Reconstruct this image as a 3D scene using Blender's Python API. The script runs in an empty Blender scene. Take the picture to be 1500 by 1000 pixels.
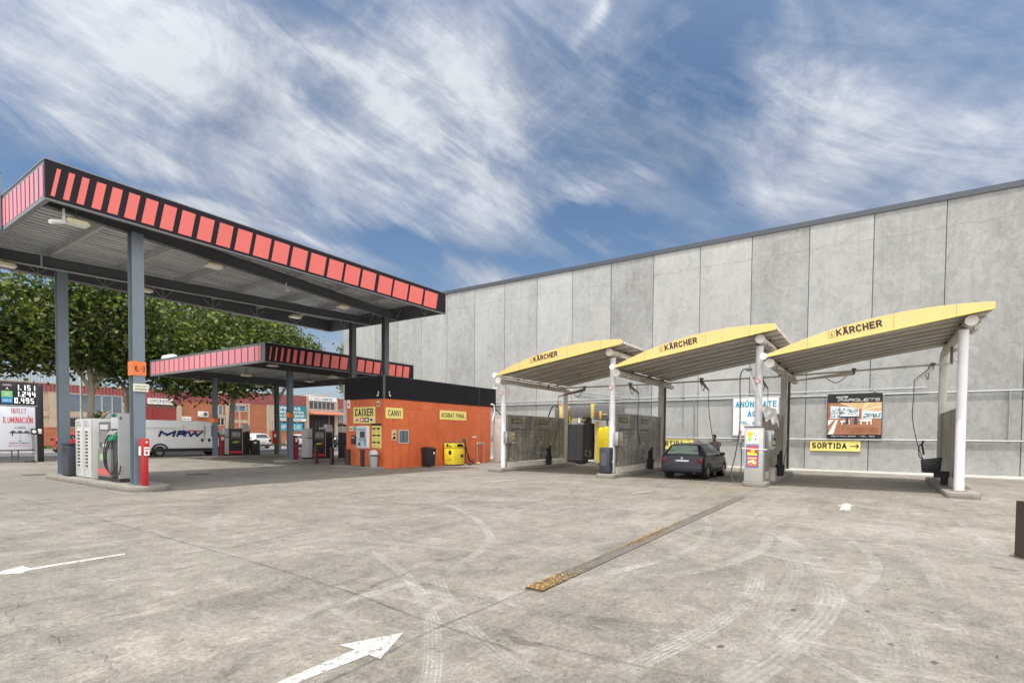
import bpy, bmesh, math, random
import numpy as np
from mathutils import Vector, Matrix
rnd = random.Random(7)
SC = bpy.context.scene
COL = SC.collection
PI = math.pi
SUN_ELEV = 73.0      # degrees
SUN_AZ = 176.0       # direction towards the sun, degrees from +X counter-clockwise

# ------------------------------------------------------------------ materials
_M = {}
def nt_new(name):
    m = bpy.data.materials.new(name); m.use_nodes = True
    nt = m.node_tree; nt.nodes.clear()
    out = nt.nodes.new('ShaderNodeOutputMaterial')
    b = nt.nodes.new('ShaderNodeBsdfPrincipled')
    nt.links.new(b.outputs[0], out.inputs[0])
    return m, nt, b
def N(nt, t, **kw):
    n = nt.nodes.new(t)
    for k, v in kw.items():
        if k.startswith('i_'):
            n.inputs[k[2:].replace('_', ' ')].default_value = v
        elif k.startswith('n_'):
            n.inputs[int(k[2:])].default_value = v
        else: setattr(n, k, v)
    return n
def L(nt, a, b): nt.links.new(a, b)
def math_(nt, op, a, b=None, c=None, clamp=False):
    n = nt.nodes.new('ShaderNodeMath'); n.operation = op; n.use_clamp = clamp
    for i, v in enumerate((a, b, c)):
        if v is None: continue
        if isinstance(v, (int, float)): n.inputs[i].default_value = v
        else: nt.links.new(v, n.inputs[i])
    return n.outputs[0]
def ramp(nt, fac, stops):
    r = nt.nodes.new('ShaderNodeValToRGB'); el = r.color_ramp.elements
    while len(el) > 1: el.remove(el[-1])
    el[0].position = stops[0][0]; el[0].color = (*stops[0][1], 1) if len(stops[0][1]) == 3 else stops[0][1]
    for p, c in stops[1:]:
        e = el.new(p); e.color = (*c, 1)
    nt.links.new(fac, r.inputs[0]); return r.outputs[0]
def mixc(nt, fac, a, b, mode='MIX'):
    n = nt.nodes.new('ShaderNodeMix'); n.data_type = 'RGBA'; n.blend_type = mode
    if isinstance(fac, (int, float)): n.inputs[0].default_value = fac
    else: nt.links.new(fac, n.inputs[0])
    for i, v in ((6, a), (7, b)):
        if isinstance(v, tuple): n.inputs[i].default_value = (*v[:3], 1)
        else: nt.links.new(v, n.inputs[i])
    return n.outputs[2]
def noise(nt, vec, scale, detail=5, rough=.55, dist=0):
    n = nt.nodes.new('ShaderNodeTexNoise'); n.inputs['Scale'].default_value = scale
    n.inputs['Detail'].default_value = detail; n.inputs['Roughness'].default_value = rough
    n.inputs['Distortion'].default_value = dist
    if vec is not None: nt.links.new(vec, n.inputs['Vector'])
    return n.outputs['Fac']
def coords(nt, scale=(1, 1, 1), rot=(0, 0, 0), kind='Object'):
    tc = nt.nodes.new('ShaderNodeTexCoord'); mp = nt.nodes.new('ShaderNodeMapping')
    mp.inputs['Scale'].default_value = scale; mp.inputs['Rotation'].default_value = rot
    nt.links.new(tc.outputs[kind], mp.inputs[0]); return mp.outputs[0]
def bump(nt, b, h, strength=.3, dist=.02):
    n = nt.nodes.new('ShaderNodeBump'); n.inputs['Strength'].default_value = strength
    n.inputs['Distance'].default_value = dist
    nt.links.new(h, n.inputs['Height']); nt.links.new(n.outputs[0], b.inputs['Normal'])
def sc_(c, k): return tuple(min(1, v * k) for v in c[:3])

def M(name, col=(.5, .5, .5), rough=.5, metal=0., var=.12, scale=3., dirt=0., dcol=(.12, .10, .08), bmp=0., spec=.5, streak=0., coat=0.):
    """general surface: base colour with soft variation, grime patches and optional vertical streaks"""
    if name in _M: return _M[name]
    m, nt, b = nt_new(name)
    v = coords(nt)
    n1 = noise(nt, v, scale, 6, .6)
    base = mixc(nt, n1, sc_(col, 1 - var), sc_(col, 1 + var))
    n2 = noise(nt, v, scale * .45, 8, .7, .6)
    if dirt > 0:
        f = math_(nt, 'MULTIPLY', math_(nt, 'MULTIPLY_ADD', n2, 5, -2.45, clamp=True), dirt)
        base = mixc(nt, f, base, dcol)
    if streak > 0:
        vs = coords(nt, (6, 6, .35)); n3 = noise(nt, vs, 1.0, 5, .6)
        f = math_(nt, 'MULTIPLY', math_(nt, 'MULTIPLY_ADD', n3, 4, -1.9, clamp=True), streak)
        base = mixc(nt, f, base, dcol)
    L(nt, base, b.inputs['Base Color'])
    r = math_(nt, 'MULTIPLY_ADD', n2, .25, rough - .12, clamp=True); L(nt, r, b.inputs['Roughness'])
    b.inputs['Metallic'].default_value = metal
    b.inputs['Specular IOR Level'].default_value = spec
    if coat: b.inputs['Coat Weight'].default_value = coat; b.inputs['Coat Roughness'].default_value = .08
    if bmp: bump(nt, b, noise(nt, v, scale * 12, 4, .6), bmp, .01)
    _M[name] = m; return m

def glass(name, col=(.02, .025, .03), rough=.05):
    if name in _M: return _M[name]
    m, nt, b = nt_new(name)
    n = noise(nt, coords(nt), .8, 3)
    L(nt, mixc(nt, n, sc_(col, .6), sc_(col, 1.5)), b.inputs['Base Color'])
    b.inputs['Roughness'].default_value = rough; b.inputs['Specular IOR Level'].default_value = .9
    _M[name] = m; return m

# ------------------------------------------------------------------ mesh builder
class MB:
    def __init__(s): s.v = []; s.f = []; s.m = []
    def face(s, pts, m=0):
        i = len(s.v); s.v += [tuple(p) for p in pts]; s.f.append(tuple(range(i, i + len(pts)))); s.m.append(m); return s
    def box(s, x0, x1, y0, y1, z0, z1, m=0, mt=None):
        if x0 > x1: x0, x1 = x1, x0
        if y0 > y1: y0, y1 = y1, y0
        if z0 > z1: z0, z1 = z1, z0
        P = [(x0, y0, z0), (x1, y0, z0), (x1, y1, z0), (x0, y1, z0), (x0, y0, z1), (x1, y0, z1), (x1, y1, z1), (x0, y1, z1)]
        if mt is not None: P = [tuple(mt @ Vector(p)) for p in P]
        i = len(s.v); s.v += P
        for q in ((0, 3, 2, 1), (4, 5, 6, 7), (0, 1, 5, 4), (1, 2, 6, 5), (2, 3, 7, 6), (3, 0, 4, 7)):
            s.f.append(tuple(i + k for k in q)); s.m.append(m)
        return s
    def beam(s, a, b, w, h, m=0):
        """rectangular bar between two points, w across, h vertical-ish"""
        a = Vector(a); b = Vector(b); d = b - a; l = d.length
        q = d.to_track_quat('X', 'Z').to_matrix().to_4x4(); q.translation = a
        return s.box(0, l, -w / 2, w / 2, -h / 2, h / 2, m, q)
    def tube(s, pts, r, n=10, m=0, cap=True):
        pts = [Vector(p) for p in pts]; rs = r if isinstance(r, (list, tuple)) else [r] * len(pts)
        rings = []; up = None
        for k, p in enumerate(pts):
            t = (pts[min(k + 1, len(pts) - 1)] - pts[max(k - 1, 0)]).normalized()
            if up is None:
                up = Vector((0, 0, 1)) if abs(t.z) < .9 else Vector((1, 0, 0))
            x = (up - t * up.dot(t)).normalized(); up = x; y = t.cross(x)
            i = len(s.v); rings.append(i)
            for j in range(n):
                a = 2 * PI * j / n; s.v.append(tuple(p + (x * math.cos(a) + y * math.sin(a)) * rs[k]))
        for k in range(len(pts) - 1):
            a, b = rings[k], rings[k + 1]
            for j in range(n):
                j2 = (j + 1) % n; s.f.append((a + j, a + j2, b + j2, b + j)); s.m.append(m)
        if cap:
            s.f.append(tuple(rings[0] + j for j in range(n))[::-1]); s.m.append(m)
            s.f.append(tuple(rings[-1] + j for j in range(n))); s.m.append(m)
        return s
    def cyl(s, a, b, r, n=16, m=0, r2=None): return s.tube([a, b], [r, r if r2 is None else r2], n, m)
    def prism(s, poly, ax, a0, a1, m=0):
        """poly: 2-D points; ax: extrusion axis; the 2-D pair is the other two axes in xyz order"""
        def P(q, a):
            return {'x': (a, q[0], q[1]), 'y': (q[0], a, q[1]), 'z': (q[0], q[1], a)}[ax]
        n = len(poly); i = len(s.v)
        s.v += [P(q, a0) for q in poly] + [P(q, a1) for q in poly]
        s.f.append(tuple(i + k for k in range(n))[::-1]); s.m.append(m)
        s.f.append(tuple(i + n + k for k in range(n))); s.m.append(m)
        for k in range(n):
            k2 = (k + 1) % n; s.f.append((i + k, i + k2, i + n + k2, i + n + k)); s.m.append(m)
        return s
    def lathe(s, prof, c=(0, 0, 0), n=20, m=0, ax='z'):
        i = len(s.v)
        for (r, h) in prof:
            for j in range(n):
                a = 2 * PI * j / n; u, w = r * math.cos(a), r * math.sin(a)
                p = {'z': (u, w, h), 'y': (u, h, w), 'x': (h, u, w)}[ax]
                s.v.append((c[0] + p[0], c[1] + p[1], c[2] + p[2]))
        for k in range(len(prof) - 1):
            for j in range(n):
                j2 = (j + 1) % n
                s.f.append((i + k * n + j, i + k * n + j2, i + (k + 1) * n + j2, i + (k + 1) * n + j)); s.m.append(m)
        s.f.append(tuple(i + j for j in range(n))[::-1]); s.m.append(m)
        k = (len(prof) - 1) * n; s.f.append(tuple(i + k + j for j in range(n))); s.m.append(m)
        return s
    def build(s, name, mats, parent=None, bevel=0., seg=2, smooth=False, local=False, fixn=True):
        me = bpy.data.meshes.new(name)
        off = Vector((0, 0, 0))
        if parent is not None and not local: off = wloc(parent)
        me.from_pydata([(x - off.x, y - off.y, z - off.z) for x, y, z in s.v], [], s.f)
        if not isinstance(mats, (list, tuple)): mats = [mats]
        for mt in mats: me.materials.append(mt)
        if len(mats) > 1: me.polygons.foreach_set('material_index', s.m)
        bm = bmesh.new(); bm.from_mesh(me)
        if fixn: bmesh.ops.recalc_face_normals(bm, faces=bm.faces)
        if bevel > 0:
            ed = [e for e in bm.edges if len(e.link_faces) == 2 and e.calc_face_angle(0) > .6]
            bmesh.ops.bevel(bm, geom=ed, offset=bevel, segments=seg, affect='EDGES', profile=.5, clamp_overlap=True)
        bm.to_mesh(me); bm.free()
        if smooth or bevel > 0:
            me.polygons.foreach_set('use_smooth', [True] * len(me.polygons)); me.set_sharp_from_angle(angle=math.radians(32))
        return link(name, me, parent)
def wloc(o):
    v = Vector((0, 0, 0))
    while o is not None: v = v + o.location; o = o.parent
    return v
def link(name, me, parent=None):
    o = bpy.data.objects.new(name, me); COL.objects.link(o)
    if parent is not None: o.parent = parent
    return o
def tag(o, label, cat, group=None, kind=None):
    if label: o['label'] = label
    if cat: o['category'] = cat
    if group: o['group'] = group
    if kind: o['kind'] = kind
    return o
def thing(name, label, cat, loc=(0, 0, 0), group=None, rz=0):
    o = bpy.data.objects.new(name, None); COL.objects.link(o); o.location = loc; o.rotation_euler.z = rz
    o.empty_display_size = .3
    return tag(o, label, cat, group)
def struct(o): o['kind'] = 'structure'; return o
def copy_tree(o, parent=None, loc=None, rz=None, label=None):
    c = o.copy(); COL.objects.link(c); c.parent = parent
    if loc is not None: c.location = loc
    if rz is not None: c.rotation_euler.z = rz
    if label: c['label'] = label
    for ch in [x for x in list(o.children)]: copy_tree(ch, c)
    return c
# a plain stroked grotesque: every glyph is a set of polylines in a 0..1 x 0..1 cell
def _arc(cx, cy, rx, ry, a0, a1, n=9): return [(cx + rx * math.cos(math.radians(lerp_(a0, a1, k / n))), cy + ry * math.sin(math.radians(lerp_(a0, a1, k / n)))) for k in range(n + 1)]
def lerp_(a, b_, t): return a + (b_ - a) * t
def _bowl(y0, y1, x0=0, x1=1): return [(x0, y1), (x1 - .38, y1)] + _arc(x1 - .38, (y0 + y1) / 2, .38, (y1 - y0) / 2, 90, -90)[1:-1] + [(x1 - .38, y0), (x0, y0)]
_O = _arc(.5, .72, .5, .28, 0, 180) + _arc(.5, .28, .5, .28, 180, 360) + [(1, .72)]
GL = {'A': [[(0, 0), (.5, 1), (1, 0)], [(.2, .3), (.8, .3)]], 'B': [_bowl(.52, 1, 0, .94), _bowl(0, .52), [(0, 0), (0, 1)]], 'C': [_arc(.5, .72, .5, .28, 8, 180) + _arc(.5, .28, .5, .28, 180, 352)],
      'D': [[(0, 0), (0, 1), (.5, 1)] + _arc(.5, .5, .5, .5, 90, -90)[1:] + [(0, 0)]], 'E': [[(1, 1), (0, 1), (0, 0), (1, 0)], [(0, .52), (.85, .52)]], 'F': [[(1, 1), (0, 1), (0, 0)], [(0, .5), (.85, .5)]],
      'G': [_arc(.5, .72, .5, .28, 8, 180) + _arc(.5, .28, .5, .28, 180, 360) + [(1, .45), (.55, .45)]], 'H': [[(0, 0), (0, 1)], [(1, 0), (1, 1)], [(0, .52), (1, .52)]], 'I': [[(.5, 0), (.5, 1)]], 'J': [[(.9, 1), (.9, .28)] + _arc(.45, .28, .45, .28, 0, -170)[1:]],
      'K': [[(0, 0), (0, 1)], [(1, 1), (.05, .42)], [(.3, .58), (1, 0)]], 'L': [[(0, 1), (0, 0), (1, 0)]], 'M': [[(0, 0), (0, 1), (.5, .25), (1, 1), (1, 0)]], 'N': [[(0, 0), (0, 1), (1, 0), (1, 1)]], 'O': [_O],
      'P': [_bowl(.45, 1), [(0, 0), (0, 1)]], 'Q': [_O, [(.6, .25), (1, -.05)]], 'R': [_bowl(.47, 1), [(0, 0), (0, 1)], [(.55, .47), (1, 0)]],
      'S': [_arc(.5, .745, .48, .255, 15, 265) + _arc(.5, .255, .5, .255, 85, -165)], 'T': [[(0, 1), (1, 1)], [(.5, 1), (.5, 0)]], 'U': [[(0, 1), (0, .3)] + _arc(.5, .3, .5, .3, 180, 360)[1:] + [(1, 1)]], 'V': [[(0, 1), (.5, 0), (1, 1)]],
      'W': [[(0, 1), (.25, 0), (.5, .8), (.75, 0), (1, 1)]], 'X': [[(0, 0), (1, 1)], [(0, 1), (1, 0)]], 'Y': [[(0, 1), (.5, .5), (1, 1)], [(.5, .5), (.5, 0)]], 'Z': [[(0, 1), (1, 1), (0, 0), (1, 0)]],
      '0': [_O], '1': [[(.15, .78), (.55, 1), (.55, 0)]], '2': [_arc(.5, .7, .5, .3, 170, -20) + [(0, 0), (1, 0)]], '3': [_arc(.45, .75, .45, .25, 150, -90, 9) + _arc(.45, .25, .5, .25, 90, -150, 9)[1:]], '4': [[(.75, 0), (.75, 1), (0, .3), (1, .3)]],
      '5': [[(.95, 1), (.1, 1), (.05, .55)] + _arc(.48, .3, .5, .3, 120, -150)], '6': [_arc(.5, .7, .48, .3, 20, 180) + _arc(.5, .3, .5, .3, 180, 540)], '9': [_arc(.5, .3, .48, .3, 200, 360) + _arc(.5, .7, .5, .3, 0, 360)],
      '.': [[(.42, 0), (.42, .04)]], '-': [[(.1, .5), (.9, .5)]], '·': [[(.4, .5), (.4, .54)]], '/': [[(0, 0), (1, 1)]], ' ': []}
_ACC = {'Á': ('A', [[(.45, 1.12), (.62, 1.26)]]), 'É': ('E', [[(.45, 1.12), (.62, 1.26)]]), 'Í': ('I', [[(.45, 1.12), (.62, 1.26)]]), 'Ó': ('O', [[(.45, 1.12), (.62, 1.26)]]), 'Ú': ('U', [[(.45, 1.12), (.62, 1.26)]]), 'Ä': ('A', [[(.2, 1.13), (.2, 1.18)], [(.8, 1.13), (.8, 1.18)]]), 'Ñ': ('N', [[(.2, 1.14), (.45, 1.2), (.8, 1.16)]])}
_CW = {'I': .30, 'M': 1.22, 'W': 1.32, '.': .28, '·': .3, ' ': .45, '1': .7, 'J': .85, 'L': .88, 'E': .9, 'F': .88, '/': .6, '-': .6}
def text_mb(body, w, h, depth=.004, bold=.02, shear=0.):
    body = body.upper(); tk = min(h * (.10 + bold * 3.0), .25 * h, (.16 if bold < .038 else .225) * w / max(1, sum(_CW.get(_ACC.get(c, (c,))[0], 1.) for c in body)) + .02 * h)
    adv = [_CW.get(_ACC.get(c, (c,))[0], 1.) for c in body]; n = len(body)
    if bold > .1: tk = h * .31
    gap = tk * 1.32; unit_ = (w - sum(tk for c in body) - gap * .45 * (n - 1)) / max(.01, sum(adv) - 0)
    if unit_ < tk * .45:
        tk = w / (n * 2.2) * .55; gap = tk * 1.3; unit_ = (w - n * tk - gap * .45 * (n - 1)) / sum(adv)
    vs, fs = [], []; x = 0.; lay = 0
    for c, a in zip(body, adv):
        base, acc = _ACC.get(c, (c, [])); cw = unit_ * a
        pls = []
        for pl in GL.get(base, []) + acc:
            if 2 < len(pl) <= 5: pls += [([pl[k], pl[k + 1]], pl in acc) for k in range(len(pl) - 1)]
            else: pls.append((pl, pl in acc))
        for pl, isacc in pls:
            P = [(x + tk / 2 + q_[0] * cw, tk / 2 + q_[1] * (h - tk)) for q_ in pl]
            if shear: P = [(p[0] + shear * p[1], p[1]) for p in P]
            m_ = len(P); closed = m_ > 3 and abs(P[0][0] - P[-1][0]) < 1e-6 and abs(P[0][1] - P[-1][1]) < 1e-6
            i0 = len(vs); lay += 1; dz = depth + .00022 * (lay % 4)
            for k, p in enumerate(P):
                pa_ = P[k - 1] if k else (P[-2] if closed else None); pb_ = P[k + 1] if k < m_ - 1 else (P[1] if closed else None)
                def un(a_, b__):
                    d = math.hypot(b__[0] - a_[0], b__[1] - a_[1]) or 1e-9; return ((b__[0] - a_[0]) / d, (b__[1] - a_[1]) / d)
                d1 = un(pa_, p) if pa_ else un(p, pb_); d2 = un(p, pb_) if pb_ else d1
                n1 = (-d1[1], d1[0]); n2 = (-d2[1], d2[0]); mx, my = n1[0] + n2[0], n1[1] + n2[1]; ml = math.hypot(mx, my)
                if ml < .35: mx, my = n1; k_ = 1.
                else: mx /= ml; my /= ml; k_ = min(1.9, 1 / max(.3, mx * n1[0] + my * n1[1]))
                ex = 0.
                if pa_ is None or pb_ is None: ex = tk / 2 if len(pl) < 6 else 0
                ox, oy = (-d1[0] * ex, -d1[1] * ex) if pa_ is None else ((d1[0] * ex, d1[1] * ex) if pb_ is None else (0, 0))
                for s_ in (-1, 1):
                    yy = p[1] + oy + my * s_ * tk / 2 * k_; top_ = h * 1.32 if isacc else h
                    vs.append((min(max(p[0] + ox + mx * s_ * tk / 2 * k_, x + shear * p[1] - .1 * tk), x + cw + tk + shear * p[1] + .1 * tk), min(max(yy, -.06 * h if base == 'Q' else 0.), top_), dz))
            for k in range(m_ - 1): a_ = i0 + 2 * k; fs.append((a_ + 1, a_, a_ + 2, a_ + 3))
        x += cw + tk + gap * .45
    return vs, fs
def lettering(items, mats, parent, name='lettering', local=False):
    """items: (text, origin(lower-left), u, v, w, h, mat index, bold)"""
    last = None
    for it in items:
        mb = MB()
        body, o, u, v, w, h, mi = it[:7]; bold = it[7] if len(it) > 7 else .02; sh = it[8] if len(it) > 8 else 0.
        o = Vector(o); u = Vector(u).normalized(); v = Vector(v).normalized(); n = u.cross(v)
        vs, fs = text_mb(body, w, h, bold=bold, shear=sh)
        i = len(mb.v)
        mb.v += [tuple(o + u * a + v * b + n * c) for a, b, c in vs]
        mb.f += [tuple(i + k for k in f) for f in fs]; mb.m += [0] * len(fs)
        last = mb.build(name, mats[mi] if isinstance(mats, (list, tuple)) else mats, parent, local=local, fixn=False)
    return last
UX, UZ = (1, 0, 0), (0, 0, 1); UYN = (0, -1, 0)   # facing -Y: u=+X ; facing -X: u=-Y

# ------------------------------------------------------------------ common materials
white = M('white_paint', (.74, .74, .73), .4, dirt=.35, dcol=(.35, .32, .28), scale=2)
post_white = M('post_white', (.70, .70, .73), .35, dirt=.25, dcol=(.45, .42, .38), scale=2, streak=.15)
black = M('black_plastic', (.022, .022, .026), .45, var=.3)
rubber = M('rubber', (.02, .02, .02), .8, var=.3)
dgrey = M('dark_grey_paint', (.10, .105, .115), .45, dirt=.2)
steelgrey = M('column_grey', (.17, .215, .26), .45, dirt=.3, dcol=(.12, .11, .10), scale=1.5)
beamgrey = M('beam_grey', (.095, .10, .11), .5, dirt=.3, dcol=(.05, .045, .04))
galv = M('galvanised', (.42, .43, .44), .45, metal=.5, dirt=.2)
stainless = M('stainless', (.42, .43, .44), .35, metal=.7, dirt=.3, dcol=(.2, .19, .18))
red = M('red_paint', (.42, .012, .022), .4, dirt=.15)
yellow = M('yellow_paint', (.80, .62, .04), .4, dirt=.3, dcol=(.25, .2, .05))
signyel = M('sign_yellow', (.82, .72, .22), .5, var=.04)
ink = M('ink_black', (.012, .012, .014), .5)
inkw = M('ink_white', (.85, .85, .85), .5, var=.03)
inkr = M('ink_red', (.60, .03, .05), .5)
inkb = M('ink_blue', (.015, .03, .16), .45)
inkc = M('ink_cyan', (.02, .30, .50), .5)
orange_tape = M('orange_tape', (.80, .20, .05), .5, dirt=.2)
alum = M('aluminium', (.62, .63, .65), .35, metal=.5)

# ------------------------------------------------------------------ ground
def mat_ground():
    m, nt, b = nt_new('forecourt_concrete')
    v = coords(nt)
    vs = coords(nt, (.5, 1.5, 1), (0, 0, math.radians(-38)))
    n0 = noise(nt, v, .13, 5, .6, .6); n1 = noise(nt, v, .7, 8, .65, .8); n2 = noise(nt, vs, 1.1, 9, .7, 1.2); n3 = noise(nt, v, 22, 8, .8)
    n5 = noise(nt, v, 90, 3, .7)
    n6 = noise(nt, coords(nt, (.22, 3.2, 1), (0, 0, math.radians(34))), 1.6, 6, .68, .4)
    n7 = noise(nt, coords(nt, (3.0, .25, 1), (0, 0, math.radians(12))), 1.3, 6, .68, .5)
    s = math_(nt, 'ADD', math_(nt, 'MULTIPLY', n0, .36), math_(nt, 'MULTIPLY', n1, .55))
    s = math_(nt, 'ADD', s, math_(nt, 'MULTIPLY', n2, .32))
    s = math_(nt, 'ADD', s, math_(nt, 'MULTIPLY', n6, .22))
    s = math_(nt, 'ADD', s, math_(nt, 'MULTIPLY', n7, .18))
    s = math_(nt, 'ADD', s, math_(nt, 'MULTIPLY', n3, 1.05))
    s = math_(nt, 'ADD', s, math_(nt, 'MULTIPLY', n5, .75)); s = math_(nt, 'ADD', s, math_(nt, 'MULTIPLY', noise(nt, v, 4.5, 7, .75, .8), .62))
    s = math_(nt, 'MULTIPLY_ADD', s, 1.5, -2.42)
    base = ramp(nt, s, [(.0, (.048, .040, .032)), (.28, (.106, .093, .077)), (.55, (.170, .153, .130)), (.80, (.236, .217, .188)), (1., (.325, .302, .27))])
    # small dark spots and drips
    def spots(scale, thr, k):
        nonlocal base
        vo = nt.nodes.new('ShaderNodeTexVoronoi'); vo.inputs['Scale'].default_value = scale
        nv = nt.nodes.new('ShaderNodeTexNoise'); nv.inputs['Scale'].default_value = scale * 2.5
        va = nt.nodes.new('ShaderNodeVectorMath'); va.operation = 'MULTIPLY_ADD'
        L(nt, v, nv.inputs['Vector']); L(nt, nv.outputs['Color'], va.inputs[0]); va.inputs[1].default_value = (.9 / scale,) * 3; L(nt, v, va.inputs[2])
        L(nt, va.outputs[0], vo.inputs['Vector'])
        sz = math_(nt, 'MULTIPLY', vo.outputs['Color'], thr)
        f = math_(nt, 'LESS_THAN', vo.outputs['Distance'], sz)
        f = math_(nt, 'MULTIPLY', f, k)
        base = mixc(nt, f, base, (.09, .075, .06))
    spots(.9, .11, .7); spots(2.6, .15, .65); spots(6.0, .17, .55); spots(15.0, .2, .4)
    # damp, oily wear in the wash bays and around the pump islands
    geo = nt.nodes.new('ShaderNodeNewGeometry'); sep = nt.nodes.new('ShaderNodeSeparateXYZ'); L(nt, geo.outputs['Position'], sep.inputs[0])
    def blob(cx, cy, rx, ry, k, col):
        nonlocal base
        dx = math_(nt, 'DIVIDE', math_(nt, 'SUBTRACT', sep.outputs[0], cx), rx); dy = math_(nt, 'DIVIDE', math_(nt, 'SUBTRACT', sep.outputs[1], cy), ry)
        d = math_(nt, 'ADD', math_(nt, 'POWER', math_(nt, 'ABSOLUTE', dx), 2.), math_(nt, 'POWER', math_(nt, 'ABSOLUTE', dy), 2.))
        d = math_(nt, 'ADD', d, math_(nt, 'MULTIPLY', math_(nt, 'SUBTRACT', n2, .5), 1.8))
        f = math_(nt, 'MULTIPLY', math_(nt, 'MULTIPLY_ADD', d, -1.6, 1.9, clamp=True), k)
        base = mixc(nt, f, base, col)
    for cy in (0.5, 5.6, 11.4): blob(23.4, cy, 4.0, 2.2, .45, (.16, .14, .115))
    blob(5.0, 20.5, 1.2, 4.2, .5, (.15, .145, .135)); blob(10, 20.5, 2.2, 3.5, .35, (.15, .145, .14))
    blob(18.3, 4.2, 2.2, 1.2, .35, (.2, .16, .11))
    # white film in places (old limescale, tyre dust)
    n4 = noise(nt, coords(nt, (1, .35, 1), (0, 0, .5)), 2.2, 6, .7, 1.5)
    f = math_(nt, 'MULTIPLY', math_(nt, 'MULTIPLY_ADD', n4, 6, -3.5, clamp=True), .35)
    base = mixc(nt, f, base, (.52, .50, .47))
    n8 = noise(nt, coords(nt, (1, .3, 1), (0, 0, -1.1)), 1.7, 7, .75, 1.0)
    f = math_(nt, 'MULTIPLY', math_(nt, 'MULTIPLY_ADD', n8, 7, -4.1, clamp=True), .45)
    base = mixc(nt, f, base, (.15, .135, .115))
    L(nt, base, b.inputs['Base Color']); L(nt, math_(nt, 'MULTIPLY_ADD', n1, .2, .68), b.inputs['Roughness'])
    bump(nt, b, math_(nt, 'ADD', n3, n5), .35, .006)
    return m
gm = mat_ground()
def sheet(name, x0, x1, y0, y1, z, mat, nx=1, ny=1):
    mb = MB().face([(x0, y0, z), (x1, y0, z), (x1, y1, z), (x0, y1, z)])
    return struct(mb.build(name, mat, fixn=False))
sheet('ground', -350, 450, -350, 450, 0, gm)
asphalt = M('asphalt', (.11, .11, .115), .85, var=.25, scale=1.2, bmp=.3)
sheet('road', -350, 60, 44.6, 53.5, .004, asphalt)
sheet('parking_lane', -350, 60, 53.5, 58.2, .008, M('parking_asphalt', (.24, .235, .225), .85, var=.2, scale=.8, bmp=.3))
pave = M('pavement', (.46, .43, .38), .8, var=.12, scale=1.5, dirt=.3)
MBp = MB().box(-350, 60, 58.2, 66.2, -.05, .13); struct(MBp.build('pavement', pave))
tag(MB().box(-60, 58, 59.0, 60.6, .13, .17).build('verge_base', M('verge_soil', (.11, .09, .05), .9, var=.4)), None, None, kind='structure')

# line of blades: grass on the verge
def grass(x0, x1, y0, y1, z, n, label):
    r = np.random.default_rng(3); px = r.uniform(x0, x1, n); py = r.uniform(y0, y1, n); h = r.uniform(.08, .30, n)
    a = r.uniform(0, 2 * PI, n); w = .05
    V = np.zeros((n, 3, 3)); V[:, 0] = np.stack([px - w * np.cos(a), py - w * np.sin(a), np.full(n, z)], 1)
    V[:, 1] = np.stack([px + w * np.cos(a), py + w * np.sin(a), np.full(n, z)], 1)
    V[:, 2] = np.stack([px + r.normal(0, .06, n), py + r.normal(0, .06, n), z + h], 1)
    me = bpy.data.meshes.new('grass'); me.from_pydata(V.reshape(-1, 3).tolist(), [], np.arange(n * 3).reshape(-1, 3).tolist())
    me.materials.append(M('grass_blade', (.10, .15, .03), .7, var=.5, scale=.7))
    tag(link('grass', me), label, 'grass', kind='stuff')
grass(-10, 58, 59.05, 60.55, .16, 14000, 'ragged green grass strip between the parked cars and the factory pavement')

# ---- tyre marks, joints, cracks: thin films on the slab
def cr(P, n=14):
    out = []
    Q = [P[0]] + list(P) + [P[-1]]
    for i in range(1, len(Q) - 2):
        p0, p1, p2, p3 = [np.array(q, float) for q in Q[i - 1:i + 3]]
        for k in range(n):
            t = k / n; out.append(.5 * ((2 * p1) + (-p0 + p2) * t + (2 * p0 - 5 * p1 + 4 * p2 - p3) * t * t + (-p0 + 3 * p1 - 3 * p2 + p3) * t ** 3))
    out.append(np.array(Q[-2], float)); return out
def mat_tyre(name, col, amount, ribs):
    m, nt, b = nt_new(name); b.inputs['Roughness'].default_value = .8
    tc = nt.nodes.new('ShaderNodeTexCoord'); sep = nt.nodes.new('ShaderNodeSeparateXYZ'); L(nt, tc.outputs['UV'], sep.inputs[0])
    u, v = sep.outputs[0], sep.outputs[1]
    ob = coords(nt)
    n1 = noise(nt, ob, 1.3, 6, .7); n2 = noise(nt, ob, 16, 5, .8); n3 = noise(nt, ob, 55, 2, .8)
    rib = math_(nt, 'MULTIPLY_ADD', math_(nt, 'SINE', math_(nt, 'MULTIPLY', v, 2 * PI * ribs)), .5, .5)
    rib = math_(nt, 'MULTIPLY_ADD', rib, .8, .38, clamp=True)
    edge = math_(nt, 'MULTIPLY', math_(nt, 'MULTIPLY', v, math_(nt, 'SUBTRACT', 1, v)), 9, clamp=True)
    ends = math_(nt, 'MULTIPLY', math_(nt, 'MULTIPLY', u, math_(nt, 'SUBTRACT', 1, u)), 7, clamp=True)
    a = math_(nt, 'MULTIPLY', rib, math_(nt, 'MULTIPLY', edge, ends))
    a = math_(nt, 'MULTIPLY', a, math_(nt, 'MULTIPLY_ADD', n1, 3.6, -1.3, clamp=True))
    a = math_(nt, 'MULTIPLY', a, math_(nt, 'MULTIPLY_ADD', n2, 3.0, -.9, clamp=True))
    a = math_(nt, 'MULTIPLY', a, math_(nt, 'MULTIPLY_ADD', n3, 2.0, -.3, clamp=True))
    a = math_(nt, 'MULTIPLY', a, amount)
    b.inputs['Base Color'].default_value = (*col, 1); L(nt, a, b.inputs['Alpha'])
    return m
_fz = [.0012]
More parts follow.
